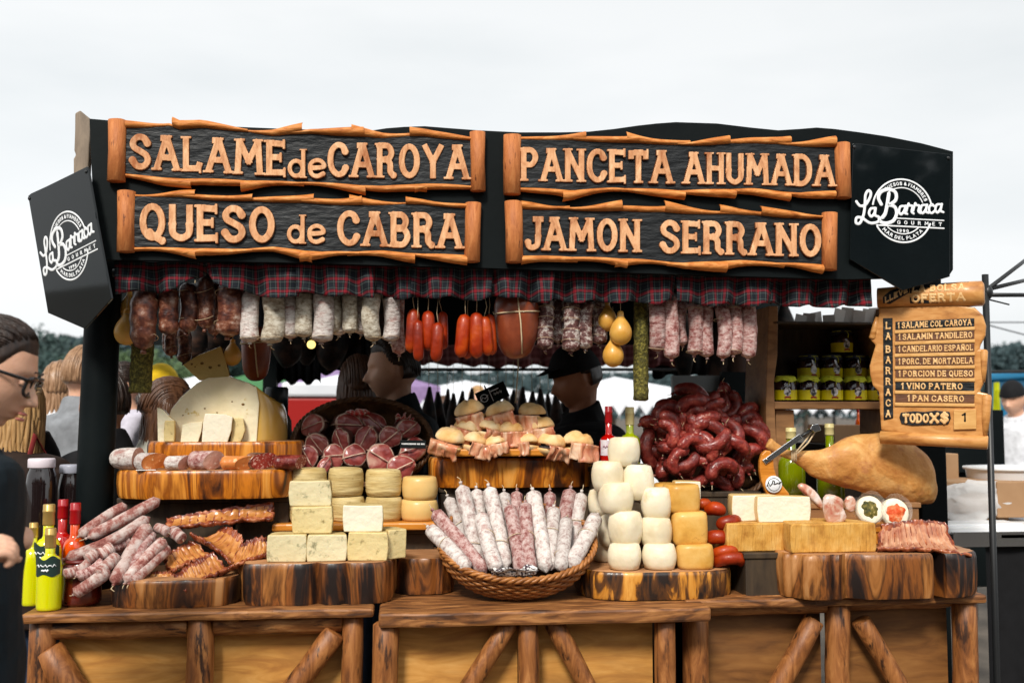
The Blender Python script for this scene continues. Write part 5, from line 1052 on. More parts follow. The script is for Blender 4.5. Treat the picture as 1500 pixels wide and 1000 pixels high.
salami_proto('bskp', PINK, .28, .022, 74, ties=((.5, .3),), up=0, tail=.02, bend=.006, lump=.04)
for i, (a, b, w, Ya, Yb) in enumerate(sal):
    f = lambda p: (600+p[0]/3.333, 580+p[1]/3.333)
    key = 'bskp' if i in (2, 8, 9, 10, 12, 14) else 'bsk'
    lay(key, i, f(b), f(a), w/3.333*1.04, f'{LB[i]} salami standing in the round wicker basket', 'salamis standing in the round wicker basket', (.28, .022), Ya-.03, Yb-.03)
CLOTHDOT = mat('speckled_cloth', [(.45, (.05, .03, .04)), (.5, (.7, .68, .66))], sc=160, det=2, rgh=.8)
def crumple(name, label, px, py, Y, w, h, m, seed, cat='cloth', tilt=0.6, uvs=None):
    p = P(px, py, Y); mb = MB(); uv = []
    def fn(u, v):
        uv.append((u*w, v*h)); n_ = mn.noise_vector(V((u*4, v*4, seed)))*.018
        return V(((u-.5)*w, 0, 0))+V((0, -math.cos(tilt), math.sin(tilt)))*((v-.5)*h)*-1+n_
    mb.grid(14, 14, fn); o = mb.build(name, m, local=True); o.location = p; q = o.modifiers.new('s', 'SOLIDIFY'); q.thickness = .002
    ul = o.data.uv_layers.new(name='UVMap')
    for lp in o.data.loops: ul.data[lp.index].uv = uv[lp.vertex_index]
    tag(o, label, cat); return o
crumple('cloth_scrap', 'dark speckled cloth in the front of the salami basket', 752, 838, -.05, .13, .05, CLOTHDOT, 3)
# meat basket
mbk = P(531, 645, .66)
basket('wicker_basket', 'dark wicker basket of tied cured meats tipped up behind the ribbed cheeses', mbk, R(55), .248, .185, .12, .7, WICKD)
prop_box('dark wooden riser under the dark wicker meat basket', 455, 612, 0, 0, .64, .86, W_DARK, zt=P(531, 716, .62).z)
MEAT = mat('cured_meat_face', [(.28, (.13, .020, .020)), (.46, (.25, .050, .045)), (.62, (.34, .105, .09)), (.76, (.52, .30, .24))], sc=20, st=(1, 1, 1), det=4, dist=1.2, rgh=.3, coat=.35, bump=.2, vary=.14)
MEATS = mat('cured_meat_skin', [(.3, (.07, .022, .02)), (.55, (.16, .07, .055)), (.8, (.34, .22, .17))], sc=20, det=5, rgh=.5, vary=.15)
FAT = mat('meat_fat_rim', [(.3, (.42, .26, .20)), (.7, (.62, .48, .40))], sc=30, rgh=.45)
def meat_proto(seed):
    q = random.Random(seed); mb = MB(); r = .038; n = 20
    prof = [(r*.5, -.10), (r*.9, -.085), (r*1.0, -.05), (r*1.0, -.008), (r*.97, 0), (r*.89, .003)]; n = 28
    vs = []; fs = []; mm = []
    for rr2, z in prof+[(r*.45, .0045)]:
        for k in range(n):
            a = 2*PI*k/n; w = 1+.16*mn.noise(V((math.cos(a)*1.3, math.sin(a)*1.3, seed))); vs.append(V((rr2*w*math.cos(a), rr2*w*math.sin(a), z+(.004*mn.noise(V((a*2, seed, rr2*30))) if z > -.001 else 0))))
    L_ = len(prof)+1
    for i in range(L_-1):
        for k in range(n): fs.append((i*n+k, i*n+(k+1) % n, (i+1)*n+(k+1) % n, (i+1)*n+k)); mm.append(0 if i < 3 else (2 if i == 3 or (i == 4 and mn.noise(V((k*.35, seed, 0))) > -.05) else 1))
    fs.append(tuple(range((L_-1)*n, L_*n))); mm.append(1)
    mb.add(vs, fs, mm); o = mb.build('cured_meat', [MEATS, MEAT, FAT], local=True); o.data.set_sharp_from_angle(angle=R(48)); tag(o, cat='meat')
    s = MB(); A = q.uniform(0, PI)
    for k in range(1):
        a = A+k*PI/2; pts = [(r*1.03*f*math.cos(a), r*1.03*f*math.sin(a), .011-.02*abs(f)**6+.002*math.sin(f*9)) for f in [-1+i/6 for i in range(13)]]; s.tube([(pts[0][0], pts[0][1], -.06)]+pts+[(pts[-1][0], pts[-1][1], -.06)], .0017+.0006*(seed % 2), 5)
    s.build('fat_string', mat('fat_string%d' % seed, [(.3, (.50, .33, .26)), (.7, (.66, .50, .40))], sc=60, rgh=.5), o, local=True); PROT.setdefault('meat', []).append(o)
for s in range(4): meat_proto(s)
ml = ['outermost upper', 'broad upper', 'upper middle', 'upper striped', 'second-row outer', 'dark shaded', 'central bright', 'second-row inner', 'label-covered', 'lower outer', 'lower round', 'lower middle', 'largest lower', 'lowest inner', 'lowest half hidden']
for i, (cx, cy, rx, ry) in enumerate([(300, 165, 65, 48), (505, 162, 72, 55), (650, 148, 68, 45), (842, 185, 65, 45), (322, 272, 65, 50), (455, 250, 62, 42), (595, 240, 70, 52), (738, 232, 60, 52), (868, 300, 75, 52), (265, 340, 60, 56), (420, 335, 55, 58), (537, 335, 62, 55), (680, 345, 72, 68), (800, 400, 72, 58), (360, 397, 58, 30)]):
    px, py = 380+cx/3.8467, 580+cy/3.8467; Y = .50+.22*(690-py)/80; p = P(px, py, Y); k = rx/3.8467*mp(px, Y)/.038*1.14
    d = V((rr(-.35, .35), -1, rr(-.05, .28))).normalized(); q = d.to_track_quat('Z', 'Y').to_matrix() @ Matrix.Rotation(rr(0, 6), 3, 'Z')
    inst(PROT['meat'][i % 4], p, q, f'{ml[i]} string-tied cured meat end in the dark wicker basket', 'string-tied cured meats in the dark wicker basket', (k, k*ry/rx*1.05, k))
crumple('checked_napkin', 'red checked napkin behind the upper meats in the dark basket', 524, 607, .70, .09, .05, CHK, 5)
crumple('checked_napkin', 'red checked napkin corner at the far rim of the dark basket', 590, 613, .68, .06, .045, CHK, 8)
t = thing('price_plate', P(605, 650, .50), 'small black name plate with a white line of writing laid on the basket meats', 'sign', rot=(R(-8), R(1), 0))
k = mp(605, .5); MB().box((-19*k, -.004, -6.5*k), (19*k, .0, 5.5*k)).build('plate', BLACK, t, local=True, smooth=False, bevel=.001)
mb = MB()
q = random.Random(4); x = -16.5
while x < 16:
    w = q.uniform(.7, 1.6); mb.box((x*k, -.0055, -1.1*k), ((x+w)*k, -.0045, .9*k)); x += w+.45+(1 if q.random() < .1 else 0)
mb.build('lettering', WHITE, t, local=True, smooth=False)
# chorizo basket
cb_ = P(1040, 650, .64)
basket('wicker_basket', 'large wicker basket heaped with dark glossy chorizo, tipped up beside the jar shelf', cb_, R(58), .245, .225, .13, .7, WICKD)
prop_box('dark wooden riser under the chorizo basket', 958, 1112, 0, 0, .44, .9, W_DARK, zt=P(1040, 720, .44).z)
for s in range(4):
    mb, pts = bent(.146, .0225, 80+s, curl=.68+.16*s, m=CHOR); o = mb.build('chorizo', CHOR, local=True); tag(o, cat='sausage')
    for pnt, nx in ((pts[0], pts[1]), (pts[-1], pts[-2])): s2 = MB(); s2.tube([pnt+(pnt-nx)*.3, pnt+(pnt-nx)*1.2+V((.004, -.004, .004)), pnt+(pnt-nx)*2.6+V((.01, -.01, .0))], .0012, 5); s2.build('string', STRING, o, local=True)
    PROT.setdefault('chor', []).append(o)
cq = random.Random(12); spots = []
for ring_, n_, f in ((0, 5, .20), (1, 10, .55), (2, 15, .88)):
    for k in range(n_):
        a = 2*PI*k/n_+ring_*.4+cq.uniform(-.15, .15); spots.append((math.cos(a)*f*82, math.sin(a)*f*66, f))
spots += [(cq.uniform(-60, 60), cq.uniform(-48, 48), .35) for _ in range(9)]
spots += [(72, -28, .95), (80, 0, 1), (70, 30, .95), (50, 52, 1), (-70, 44, 1)]
cw = ['upper', 'middle', 'lower']
for i, (dx, dy, f) in enumerate(spots):
    px, py = 1030+dx, 640+dy; Y = .415+.10*f*f+(.0 if i < 30 else -.012)+.13*max(0, -dy)/66; p = P(px, py, Y)
    rot = Euler((cq.uniform(-.45, .45), cq.uniform(0, 6.28), cq.uniform(-.4, .4)))
    off = rot.to_matrix() @ V((0, 0, .035)); o = inst(PROT['chor'][i % 4], p+off, rot, 'dark glossy chorizo in the big heap in the wicker basket beside the jar shelf', 'chorizos heaped in the wicker basket', cq.uniform(.92, 1.1))
# ================================================================ ham sandwiches
BREAD = mat('bread_crust', [(.28, (.52, .27, .09)), (.46, (.70, .46, .22)), (.66, (.79, .63, .40))], sc=14, det=4, rgh=.75, bump=.35, bsc=50, vary=.06)
HAM = mat('cured_ham_slice', [(.3, (.34, .10, .055)), (.46, (.50, .21, .12)), (.58, (.62, .36, .23)), (.74, (.74, .58, .44))], sc=16, st=(1.6, 1, .5), det=4, dist=1.2, rgh=.35, coat=.25, sss=.1, vary=.12, bump=.2)
def sandwich(seed):
    q = random.Random(seed); o = thing('ham_sandwich', (0, 0, 0), 'x', 'sandwich')
    for nm, z0, H_, fl in (('bread_base', .022, .024, -1), ('bread_top', .044, .036, 1)):
        mb = MB(); n_ = 30; prof = [(.0455, -.004), (.048, .0), (.0475, .006), (.044, .014), (.037, .024), (.026, .031), (.013, .035), (.002, .036)]
        for r_, z_ in [(.002, -.002)]+prof:
            for k in range(n_):
                a = 2*PI*k/n_; w_ = 1+.13*mn.noise(V((math.cos(a)*1.6, math.sin(a)*1.6, seed+fl+z_*20))); mb.v.append(V((r_*w_*math.cos(a), .010+r_*w_*.92*math.sin(a), z0+fl*z_*H_/.036*(1+.25*mn.noise(V((math.cos(a)*r_*30, math.sin(a)*r_*30, seed)))) )))
        L_ = len(prof)+1
        for i in range(L_-1):
            for k in range(n_): mb.f.append((i*n_+k, i*n_+(k+1) % n_, (i+1)*n_+(k+1) % n_, (i+1)*n_+k)); mb.m.append(0)
        cx = q.uniform(-.015, .015)
        if fl > 0: mb.v = [v-V((0, 0, .008))*math.exp(-((v.x-cx-.35*v.y)/.006)**2)*(1 if v.z > .060 else 0) for v in mb.v]
        bb = mb.build(nm, BREAD, o, local=True); bb.data.set_sharp_from_angle(angle=R(55))
    for k in range(2):
        x0 = q.uniform(-.026, -.012)+.034*k; w = q.uniform(.050, .074); dr = q.uniform(.036, .056); mb = MB(); sd = seed*3+k
        def fn(u, v):
            x = x0-w/2+w*u; n_ = mn.noise_vector(V((u*3, v*3, sd)))*.008
            if v < .35: y, z = -.022-.020*(v/.35), .037-.002*k
            else: y, z = -.043+.010*((v-.35)/.65)-.004*math.sin((v-.35)*5+sd), .037-.002*k-dr*(v-.35)/.65
            ed = .010*mn.noise(V((u*4, sd, v*2)))*(1 if v > .8 else 0)
            return V((x+n_.x*.6, y-.004*k+n_.y-.004*math.sin(u*8+sd), z+n_.z*.3+ed))
        mb.grid(14, 14, fn); h = mb.build('ham_slice', HAM, o, local=True); m_ = h.modifiers.new('s', 'SOLIDIFY'); m_.thickness = .0018
    PROT.setdefault('sand', []).append(o)
for s in range(4): sandwich(s)
sw = [(180, 205, 130, .42, 'end'), (315, 222, 112, .42, 'second'), (425, 228, 105, .42, 'third'), (570, 222, 100, .42, 'fourth'), (690, 232, 128, .42, 'fifth'), (825, 228, 138, .42, 'lone outer'), (470, 200, 90, .52, 'hidden middle'), (258, 155, 108, .46, 'first'), (388, 158, 112, .46, 'second'), (500, 170, 115, .45, 'tall'), (645, 150, 128, .47, 'last'), (308, 72, 128, .50, 'first'), (458, 75, 130, .50, 'middle'), (590, 82, 118, .50, 'last'), (570, 140, 100, .54, 'hidden')]
for i, (cx, cy, w, Y, nm) in enumerate(sw):
    px, py = 600+cx/3.333, 580+cy/3.333; k = w/3.333*mp(px, Y)/.096*1.14; p = P(px, py+1, Y)-V((0, 0, .042*k))
    row = 'bottom' if i < 7 else ('middle' if i < 11 else 'top')
    inst(PROT['sand'][i % 4], p, (rr(-.18, .18), rr(-.28, .28), rr(-.7, .7)), f'{nm} ham sandwich of the {row} layer on the thin orange board', 'ham sandwiches piled on the board', k)
t = thing('price_plate', P(723, 577, .62), 'tilted black price plate with white scribbles behind the sandwiches', 'sign', rot=(0, R(-24), 0)); k = mp(723, .62)
MB().box((-25*k, 0, -12*k), (21*k, .004, 12*k)).build('plate', BLACK, t, local=True, smooth=False, bevel=.001)
mb = MB(); mb.box((-4.6*k, -.001, -9*k), (-3.8*k, -.0004, 9*k)); mb.box((-3*k, -.001, 4.6*k), (10*k, -.0004, 6*k))
for i in range(3): mb.tube([((0+4.4*i)*k, -.001, -1.5*k), ((1.3+4.4*i)*k, -.001, 2*k), ((2.4+4.4*i)*k, -.001, -2.4*k), ((3.2+4.4*i)*k, -.001, .5*k)], .45*k, 5)
mb.tube([(-15*k+5.4*k*math.cos(a*PI/10), -.001, 5.4*k*math.sin(a*PI/10)) for a in range(20)], .5*k, 5, closed=True); mb.tube([(-21*k, -.001, -2.4*k), (-17*k, -.001, 2*k), (-14*k, -.001, -1.2*k), (-8*k, -.001, 2.4*k)], .6*k, 5)
mb.build('lettering', WHITE, t, local=True)
mb = MB(); mb.tube([P(716, 560, .62)+V((.0, .01, -.0)), P(716, 640, .62)+V((0, .01, 0))], .003, 6); o = mb.build('plate_stake', BLKMETAL, t)
mb = MB(); mb.tube([P(758, 440, .6), P(759, 540, .58), P(757, 565, .57), P(755, 590, .56)], .0022, 6); o = mb.build('twine', STRING); tag(o, 'pale twine hanging down behind the sandwiches', 'twine')
# ================================================================ bottles
def glass(name, c, rgh=.06, a=.0): return mat(name, [(0, c)], rgh=rgh, spec=.6, coat=.6, sss=a)
LIMO = glass('lemon_liqueur', (.62, .62, .035), .12, .35); REDL = glass('red_liqueur', (.38, .012, .010), .08, .1); GRN = glass('green_glass', (.16, .20, .015), .06); GRNY = glass('yellow_green_glass', (.34, .40, .04), .06, .1); ORL = glass('orange_sauce', (.58, .075, .015), .1, .15)
CAPG = plain('gold_cap', (.50, .34, .13), .3, metal=.6); CAPR = plain('red_cap', (.30, .008, .012), .3, coat=.4); CAPY = plain('cream_cap', (.62, .54, .28), .4)
LBLK = plain('dark_label', (.012, .03, .025), .5); LWHT = mat('pale_label', [(.4, (.66, .62, .64)), (.7, (.52, .40, .44))], sc=60, rgh=.6)
def bottle(label, cx, yt, yb, w, Y, mbody, mcap, capf=.16, neckf=.30, mlab=None, labf=(.50, .70), z0=None, shp='round', grp=None, neck=.40):
    p = P(cx, yb, Y); k = mp(cx, Y, (yt+yb)/2); H = P(cx, yt, Y).z-p.z; r = w*k/2
    t = thing('bottle', (p.x, Y, p.z if z0 is None else z0), label, 'bottle', grp)
    if z0 is not None: H = P(cx, yt, Y).z-z0
    sh = H*(1-neckf); nk = r*neck
    prof = [(r*.9, 0), (r*.98, .004), (r, .012), (r, sh*.74)]+[(nk+(r-nk)*math.cos(a*PI/2)**.8, sh*.74+sh*.26*math.sin(a*PI/2)) for a in (.2, .4, .6, .8, .95)]+[(nk*.98, sh+.008), (nk*.96, H*.985)]
    mb = MB(); mb.lathe(prof, 28); mb.build('glass', mbody, t, local=True)
    mb = MB(); c0 = H*(1-capf); mb.lathe([(nk*1.10, c0), (nk*1.14, c0+.003), (nk*1.12, c0+H*capf*.6), (nk*1.18, c0+H*capf*.62), (nk*1.18, c0+H*capf*.70), (nk*1.12, c0+H*capf*.72), (nk*1.12, H-.002), (nk*1.0, H)], 24); mb.build('cap', mcap, t, local=True)
    if mlab:
        a0, a1 = (-1.2, 1.2); z0_, z1_ = H*labf[0]*.9, H*labf[1]*.9
        mb = MB(); mb.grid(18, 8, lambda u, v: V(((r+.0012)*math.sin(a0+(a1-a0)*u), -(r+.0012)*math.cos(a0+(a1-a0)*u), z0_+(z1_-z0_)*v+.006*math.sin(u*11)*(1 if shp == 'wavy' else 0)*(1 if v > .5 else -.6))))
        lb = mb.build('label', mlab, t, local=True)
        mb = MB(); zc_ = (z0_+z1_)/2
        pts = [((r+.0024)*math.sin(a), -(r+.0024)*math.cos(a), zc_+.004*math.sin(i*2.4)+.003) for i, a in enumerate([-.8+i*.13 for i in range(13)])]
        mb.tube(pts, .0016, 5)
        pts = [((r+.0024)*math.sin(a), -(r+.0024)*math.cos(a), zc_-.010+.003*math.sin(i*2.9)) for i, a in enumerate([-.3+i*.1 for i in range(6)])]; mb.tube(pts, .003, 5)
        mb.build('writing', WHITE if mlab is LBLK else plain('label_ink', (.2, .03, .06), .5), lb, local=True)
    return t
GLQ = 'liqueur bottles at the counter end'
bottle('yellow liqueur bottle standing foremost at the counter end', 71, 773, 893, 35, .02, LIMO, CAPG, .24, .34, LBLK, (.48, .72), shp='wavy', grp=GLQ, z0=ZC+.001)
bottle('yellow liqueur bottle just behind the foremost one', 68, 738, 878, 38, .11, LIMO, CAPG, .21, .34, LBLK, (.46, .68), shp='wavy', grp=GLQ, z0=ZC+.001)
bottle('yellow liqueur bottle half hidden behind the customer\'s jacket', 46, 765, 882, 28, .10, LIMO, CAPG, .18, .32, grp=GLQ, z0=ZC+.001)
bottle('red-capped bottle of orange-red sauce beside the thin salamis', 107, 736, 872, 34, .16, ORL, CAPR, .22, .36, LWHT, (.26, .50), grp=GLQ, z0=ZC+.001)
bottle('red-capped dark red bottle behind the yellow liqueur', 89, 731, 862, 33, .26, REDL, CAPR, .20, .36, grp=GLQ, z0=ZC+.001)
bottle('red wine bottle with a round pale label behind the white cheeses', 892, 595, 684, 27, .42, REDL, CAPR, .28, .48, LWHT, (.22, .50), neck=.36, z0=P(892, 684, .42).z)
bottle('yellow-green wine bottle with a cream capsule behind the white cheeses', 923, 596, 684, 30, .44, GRNY, CAPY, .30, .46, LBLK, (.10, .24), neck=.38, z0=P(923, 684, .44).z)
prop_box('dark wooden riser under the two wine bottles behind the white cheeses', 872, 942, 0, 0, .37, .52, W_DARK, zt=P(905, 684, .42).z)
bottle('large green glass demijohn with a cream stopper behind the ham knuckle', 1160, 626, 724, 40, .52, GRN, CAPY, .17, .42, neck=.34, z0=P(1160, 724, .50).z)
bottle('green bottle with a cream stopper rising behind the ham', 1217, 620, 735, 40, .52, GRN, CAPY, .15, .42, neck=.3, z0=P(1217, 735, .50).z)
DGL = glass('dark_jar_glass', (.010, .006, .006), .05); PINKL = plain('pale_lid', (.62, .56, .60), .4)
def big_jar(label, cx, yt, yb, w, Y, lid, name='glass_jar', m=DGL):
    p = P(cx, yb, Y); k = mp(cx, Y, yt); H = P(cx, yt, Y).z-(ZC+.001); r = w*k/2; t = thing(name, (p.x, Y, ZC+.001), label, 'jar')
    mb = MB(); mb.lathe([(r*.8, 0), (r*.98, .01), (r, .03), (r*.96, H*.5), (r, H*.80), (r*.9, H*.88), (r*.78, H*.92), (r*.78, H*.95)], 26); mb.jitter(.003, 20, cx); mb.build('glass', m, t, local=True)
    mb = MB(); mb.lathe([(r*.84, H*.93), (r*.86, H*.935), (r*.86, H*.99), (r*.8, H)], 26); mb.build('lid', lid, t, local=True)
big_jar('tall dark glass jar with a pale lid behind the yellow liqueur', 56, 671, 842, 44, .34, PINKL)
big_jar('dark glass jar with a grey lid against the black post', 101, 680, 840, 40, .42, plain('grey_lid', (.30, .31, .36), .3))
big_jar('squat dark red jar on the counter behind the yellow liqueur bottles', 118, 818, 884, 58, .10, plain('maroon_lid', (.10, .012, .010), .4), m=glass('dark_red_glass', (.09, .010, .006), .2))
# ================================================================ ham, its stand and the things on the heavy slab
HSKIN = mat('ham_skin', [(.28, (.30, .115, .035)), (.46, (.50, .245, .085)), (.60, (.62, .36, .15)), (.78, (.70, .47, .24))], sc=7, det=8, nrough=.66, dist=.8, rgh=.58, coat=.03, bump=2.4, bsc=22, sss=.05, spec=.3, second=((.33, .13, .07), 10, .54, .70))
ham = thing('cured_ham', P(1240, 690, .34), 'large tan cured ham leg with a roped hock leaning over the cheeses', 'ham')
hx = [(1126, 646, 8), (1136, 655, 8.5), (1150, 664, 7.5), (1164, 668, 8.5), (1178, 672, 13), (1196, 678, 20), (1214, 681, 27), (1236, 680, 36), (1262, 678, 43), (1288, 679, 46), (1312, 686, 46), (1334, 699, 42), (1350, 714, 33), (1362, 724, 20), (1368, 729, 9)]
Hp = sm([(x, y, r) for x, y, r in hx], 4); pts = []; rad = []
for x, y, r in Hp: pts.append(P(x, y, .34)); rad.append(r*mp(x, .34))
mb = MB(); mb.tube(pts, rad, 28, up=(0, 1, 0), flat=.62); mb.jitter(.013, 8, 4); mb.jitter(.005, 26, 5); mb.jitter(.002, 70, 6); mb.build('leg', HSKIN, ham, sub=1)
mb = MB()
for d in (0, 3, 6):
    c = P(1160+d, 667, .34); r = 9.3*mp(1160, .34)
    mb.tube([(c.x+.006*math.sin(a), c.y+r*.75*math.sin(a), c.z+r*math.cos(a)) for a in [2*PI*i/14 for i in range(14)]], .0028, 6, closed=True)
mb.tube([P(1166, 662, .30), P(1180, 645, .31), P(1190, 630, .33)], .0028, 6); mb.tube([P(1168, 664, .30), P(1184, 648, .31), P(1194, 632, .33)], .0028, 6); mb.build('rope', STRING, ham)
hs = thing('ham_stand', P(1140, 720, .30), 'curved wooden ham stand upright with a bright metal arm and a round white badge', 'ham stand')
layered_ = [(1113, 690), (1113, 676), (1116, 665), (1122, 659), (1129, 660), (1133, 668), (1134, 684), (1138, 698), (1146, 710), (1156, 722), (1160, 736), (1130, 736), (1122, 720), (1116, 706)]
mb = MB(); mb.prism(layered_, frame_on(.30), (0, -.02)); mb.build('upright', W_ORG, hs, smooth=False, bevel=.004)
mb = MB(); mb.prism([(1117, 674), (1122, 680), (1176, 642), (1171, 635)], frame_on(.294), (0, -.006)); a, b = P(1172, 640, .297), P(1192, 627, .31); mb.build('metal_arm', METAL, hs, smooth=False, bevel=.001)
mb = MB(); mb.tube([P(1172, 640, .30), P(1190, 629, .31)], .006, 8); mb.build('arm_rod', BLKMETAL, hs)
mb = MB(); mb.prism([(1187, 628), (1190, 622), (1199, 620), (1203, 630), (1194, 633)], frame_on(.30), (0, -.03)); mb.build('clamp', METAL, hs, smooth=False, bevel=.001)
mb = MB(); c = P(1123, 672, .29); mb.blob(c, (.004, .003, .004)); mb.build('rivet', METAL, hs)
mb = MB(); c = P(1133, 709, .296); r = 12.4*mp(1133, .3); mb.lathe([(r*.96, 0), (r, .001), (r, .003), (r*.96, .004)], 28, Matrix.Translation(c) @ Matrix.Rotation(R(90), 4, 'X')); mb.build('badge', WHITE, hs)
mb = MB(); cc = c+V((0, -.005, 0))
mb.tube([(cc.x+r*.74*math.cos(a*PI/16), cc.y, cc.z+r*.74*math.sin(a*PI/16)) for a in range(32)], .0008, 5, closed=True)
mb.tube([cc+V((x*r, 0, z*r)) for x, z in ((-.85, -.2), (-.65, .25), (-.5, -.2), (-.2, .1), (-.1, .5), (.1, .35), (0, 0), (.2, .05), (.4, .15), (.6, .1), (.9, .3))], .0018, 5); mb.build('emblem', BLACK, hs)
base_o = prop_box('plain wooden block under the ham stand', 1118, 1345, 0, 0, .28, .52, W_SHELF, zt=P(1140, 737, .29).z, name='wood_block')
# half wheels and blocks on the heavy slab
Z7f = Z7
blk = prop_box('dark wooden riser beside the heavy slab under the cut cheese wheel', 1090, 1172, 0, 0, .02, .24, W_DARK, zt=P(1118, 809, .02).z)
cheese_block('half wheel of ribbed orange cheese standing on the dark riser beside the red rings', 1066, 1166, 766, 809, .04, .18, CH_ORGR, CH_ORGR, 71, z0=P(1118, 809, .02).z+.001, bul=.02, grp=None)
cheese_block('long orange rind cheese lying on the split dark slab', 1160, 1284, 766, 812, -.04, .16, CH_ORGR, CH_ORGR, 72, z0=Z7f, bul=.02, grp=None)
ZT = P(1118, 766, .04).z
cheese_block('wrapped pale cheese half at the back of the pair on the ribbed half wheel', 1074, 1140, 725, 768, .10, .09, CH_WHT, CH_SMO, 73, z0=ZT, grp=None)
cheese_block('square-cut pale cheese half at the front of the pair on the ribbed half wheel', 1111, 1187, 727, 770, .055, .07, CH_WHT, CH_SMO, 74, z0=ZT, grp=None)
prop_box('orange wooden riser behind the long rind cheese', 1190, 1342, 0, 0, .14, .27, W_ORG, zt=P(1270, 770, .16).z, zb=Z7+.001)
FILM = mat('plastic_film', [(0, (.75, .74, .74))], rgh=.12, spec=.6, alpha=.30, bump=1.5, bsc=30)
GHERB = mat('green_herbs', [(.4, (.03, .035, .008)), (.6, (.16, .13, .03)), (.75, (.62, .50, .25))], sc=60, det=4, rgh=.7, bump=1.5, bsc=80); RFLK = mat('red_flakes', [(.4, (.50, .07, .02)), (.6, (.66, .22, .10)), (.75, (.76, .55, .38))], sc=50, det=4, rgh=.6, bump=1.2, bsc=80)
def topped(label, cx, cy, r_, mtop, seed):
    Y = .12; p = P(cx, cy, Y); k = mp(cx, Y); r = r_*k; t = thing('small_cheese', p, label, 'cheese', 'small round cheeses with spice on their faces', rot=(R(78), 0, rr(-.1, .1)))
    mb = MB(); mb.lathe([(r*.5, -.036), (r*.92, -.034), (r*1.03, -.024), (r*1.03, -.008), (r*.94, 0), (r*.5, .001)], 30); mb.jitter(.002, 30, seed); mb.build('cheese_body', CH_WHT, t, local=True, sub=1)
    mb = MB(); n = 40; vs = [(0, 0, .006)]; q = random.Random(seed)
    for ring_ in (.35, .6):
        for i in range(n): a = 2*PI*i/n; f = ring_*(1+.30*mn.noise(V((math.cos(a)*2, math.sin(a)*2, seed+ring_)))); vs.append((r*f*math.cos(a), r*f*math.sin(a), .006 if ring_ < .5 else .0005))
    fs = [(0, 1+i, 1+(i+1) % n) for i in range(n)]+[(1+i, 1+n+i, 1+n+(i+1) % n, 1+(i+1) % n) for i in range(n)]; mb.add(vs, fs); mb.jitter(.0015, 120, seed); mb.build('spice_topping', mtop, t, local=True)
    mb = MB(); mb.grid(16, 6, lambda u, v: V((math.cos(u*2*PI)*r*(1.06+.16*v*max(0, math.sin(u*2*PI))), math.sin(u*2*PI)*r*(1.06+.16*v*max(0, math.sin(u*2*PI)))+.004*v, -.034+.05*v)), cu=True); mb.jitter(.004, 30, seed); mb.build('wrapping', FILM, t, local=True)
topped('small round cheese topped with dark green herbs in film', 1275, 746, 20.5, GHERB, 1); topped('small round cheese topped with red pepper flakes in film', 1312, 750, 21, RFLK, 2)
PACK = mat('wrapped_ham', [(.34, (.40, .12, .08)), (.48, (.52, .30, .22)), (.60, (.66, .54, .48)), (.8, (.74, .70, .69))], sc=22, det=5, dist=1, rgh=.25, coat=.6, bump=1, bsc=40)
def pack(label, poly, Y, seed, th=.03):
    pts = [P(x, y, Y) for x, y in poly]; c = sum(pts, V((0, 0, 0)))/len(pts); n = len(pts); mb = MB(); vs = []; fs = []
    L_ = [(-.5, .5), (-.42, .85), (-.15, 1), (.15, 1), (.42, .85), (.5, .5)]
    for w, q in L_: vs += [V((c.x+(p.x-c.x)*q, Y+w*th, c.z+(p.z-c.z)*q)) for p in pts]
    for j in range(len(L_)-1):
        for i in range(n): fs.append((j*n+i, j*n+(i+1) % n, (j+1)*n+(i+1) % n, (j+1)*n+i))
    fs += [tuple(range(n))[::-1], tuple((len(L_)-1)*n+i for i in range(n))]; mb.add(vs, fs); mb.jitter(.004, 40, seed); o = mb.build('wrapped_meat', PACK, sub=1); tag(o, label, 'meat', 'film-wrapped pieces of ham'); return o
pack('film-wrapped ham piece standing on the long orange rind cheese', [(1204, 724), (1214, 722), (1230, 726), (1237, 733), (1234, 742), (1241, 756), (1238, 765), (1222, 768), (1210, 769), (1206, 748)], .0, 1)
pack('slanting film-wrapped ham strip behind the cut pale cheeses', [(1166, 710), (1174, 705), (1184, 709), (1200, 724), (1206, 740), (1204, 750), (1192, 736), (1172, 718)], .13, 2)
pack('thin film-wrapped pink ham piece beside the herb-topped cheese', [(1238, 727), (1250, 724), (1255, 736), (1250, 752), (1240, 750), (1236, 738)], .12, 3, .02)
rib_rack('pale rack of ribs lying on the corner of the split dark slab', [(1286, 802, -.06), (1424, 812, -.09), (1384, 764, .10), (1290, 768, .10)], 13, 12, bow=.03, amp=.011, mats=(RIBP, RIBM), edge=.14)
# ================================================================ jar shelf
sh = thing('jar_shelf', P(1215, 600, .6), 'open wooden shelf beside the price board, holding yellow-labelled jars', 'shelf')
def sbox(name, x0, x1, yt, yb, Y0, Y1, m=W_SHELF): a, b = P(x0, yb, Y0), P(x1, yt, Y0); mb = MB(); mb.box((a.x, Y0, a.z), (b.x, Y1, b.z)); mb.build(name, m, sh, smooth=False, bevel=.003)
YS = .50
c = P(1128, 600, YS); mb = MB(); a, b = P(1125, 600, YS).x, P(1138, 600, YS).x; mb.prism([(1126, 448), (1140, 448), (1139, 520), (1134, 560), (1136, 620), (1141, 700), (1124, 700), (1122, 600)], frame_on(YS), (0, -.24)); mb.build('side_panel', W_SHELF, sh, smooth=False, bevel=.003)
a = P(1300, 600, YS).x; mb = MB(); mb.box((a, YS, P(1300, 760, YS).z), (a+.02, YS+.24, P(1300, 450, YS).z)); mb.build('side_panel', W_SHELF, sh, smooth=False, bevel=.003)
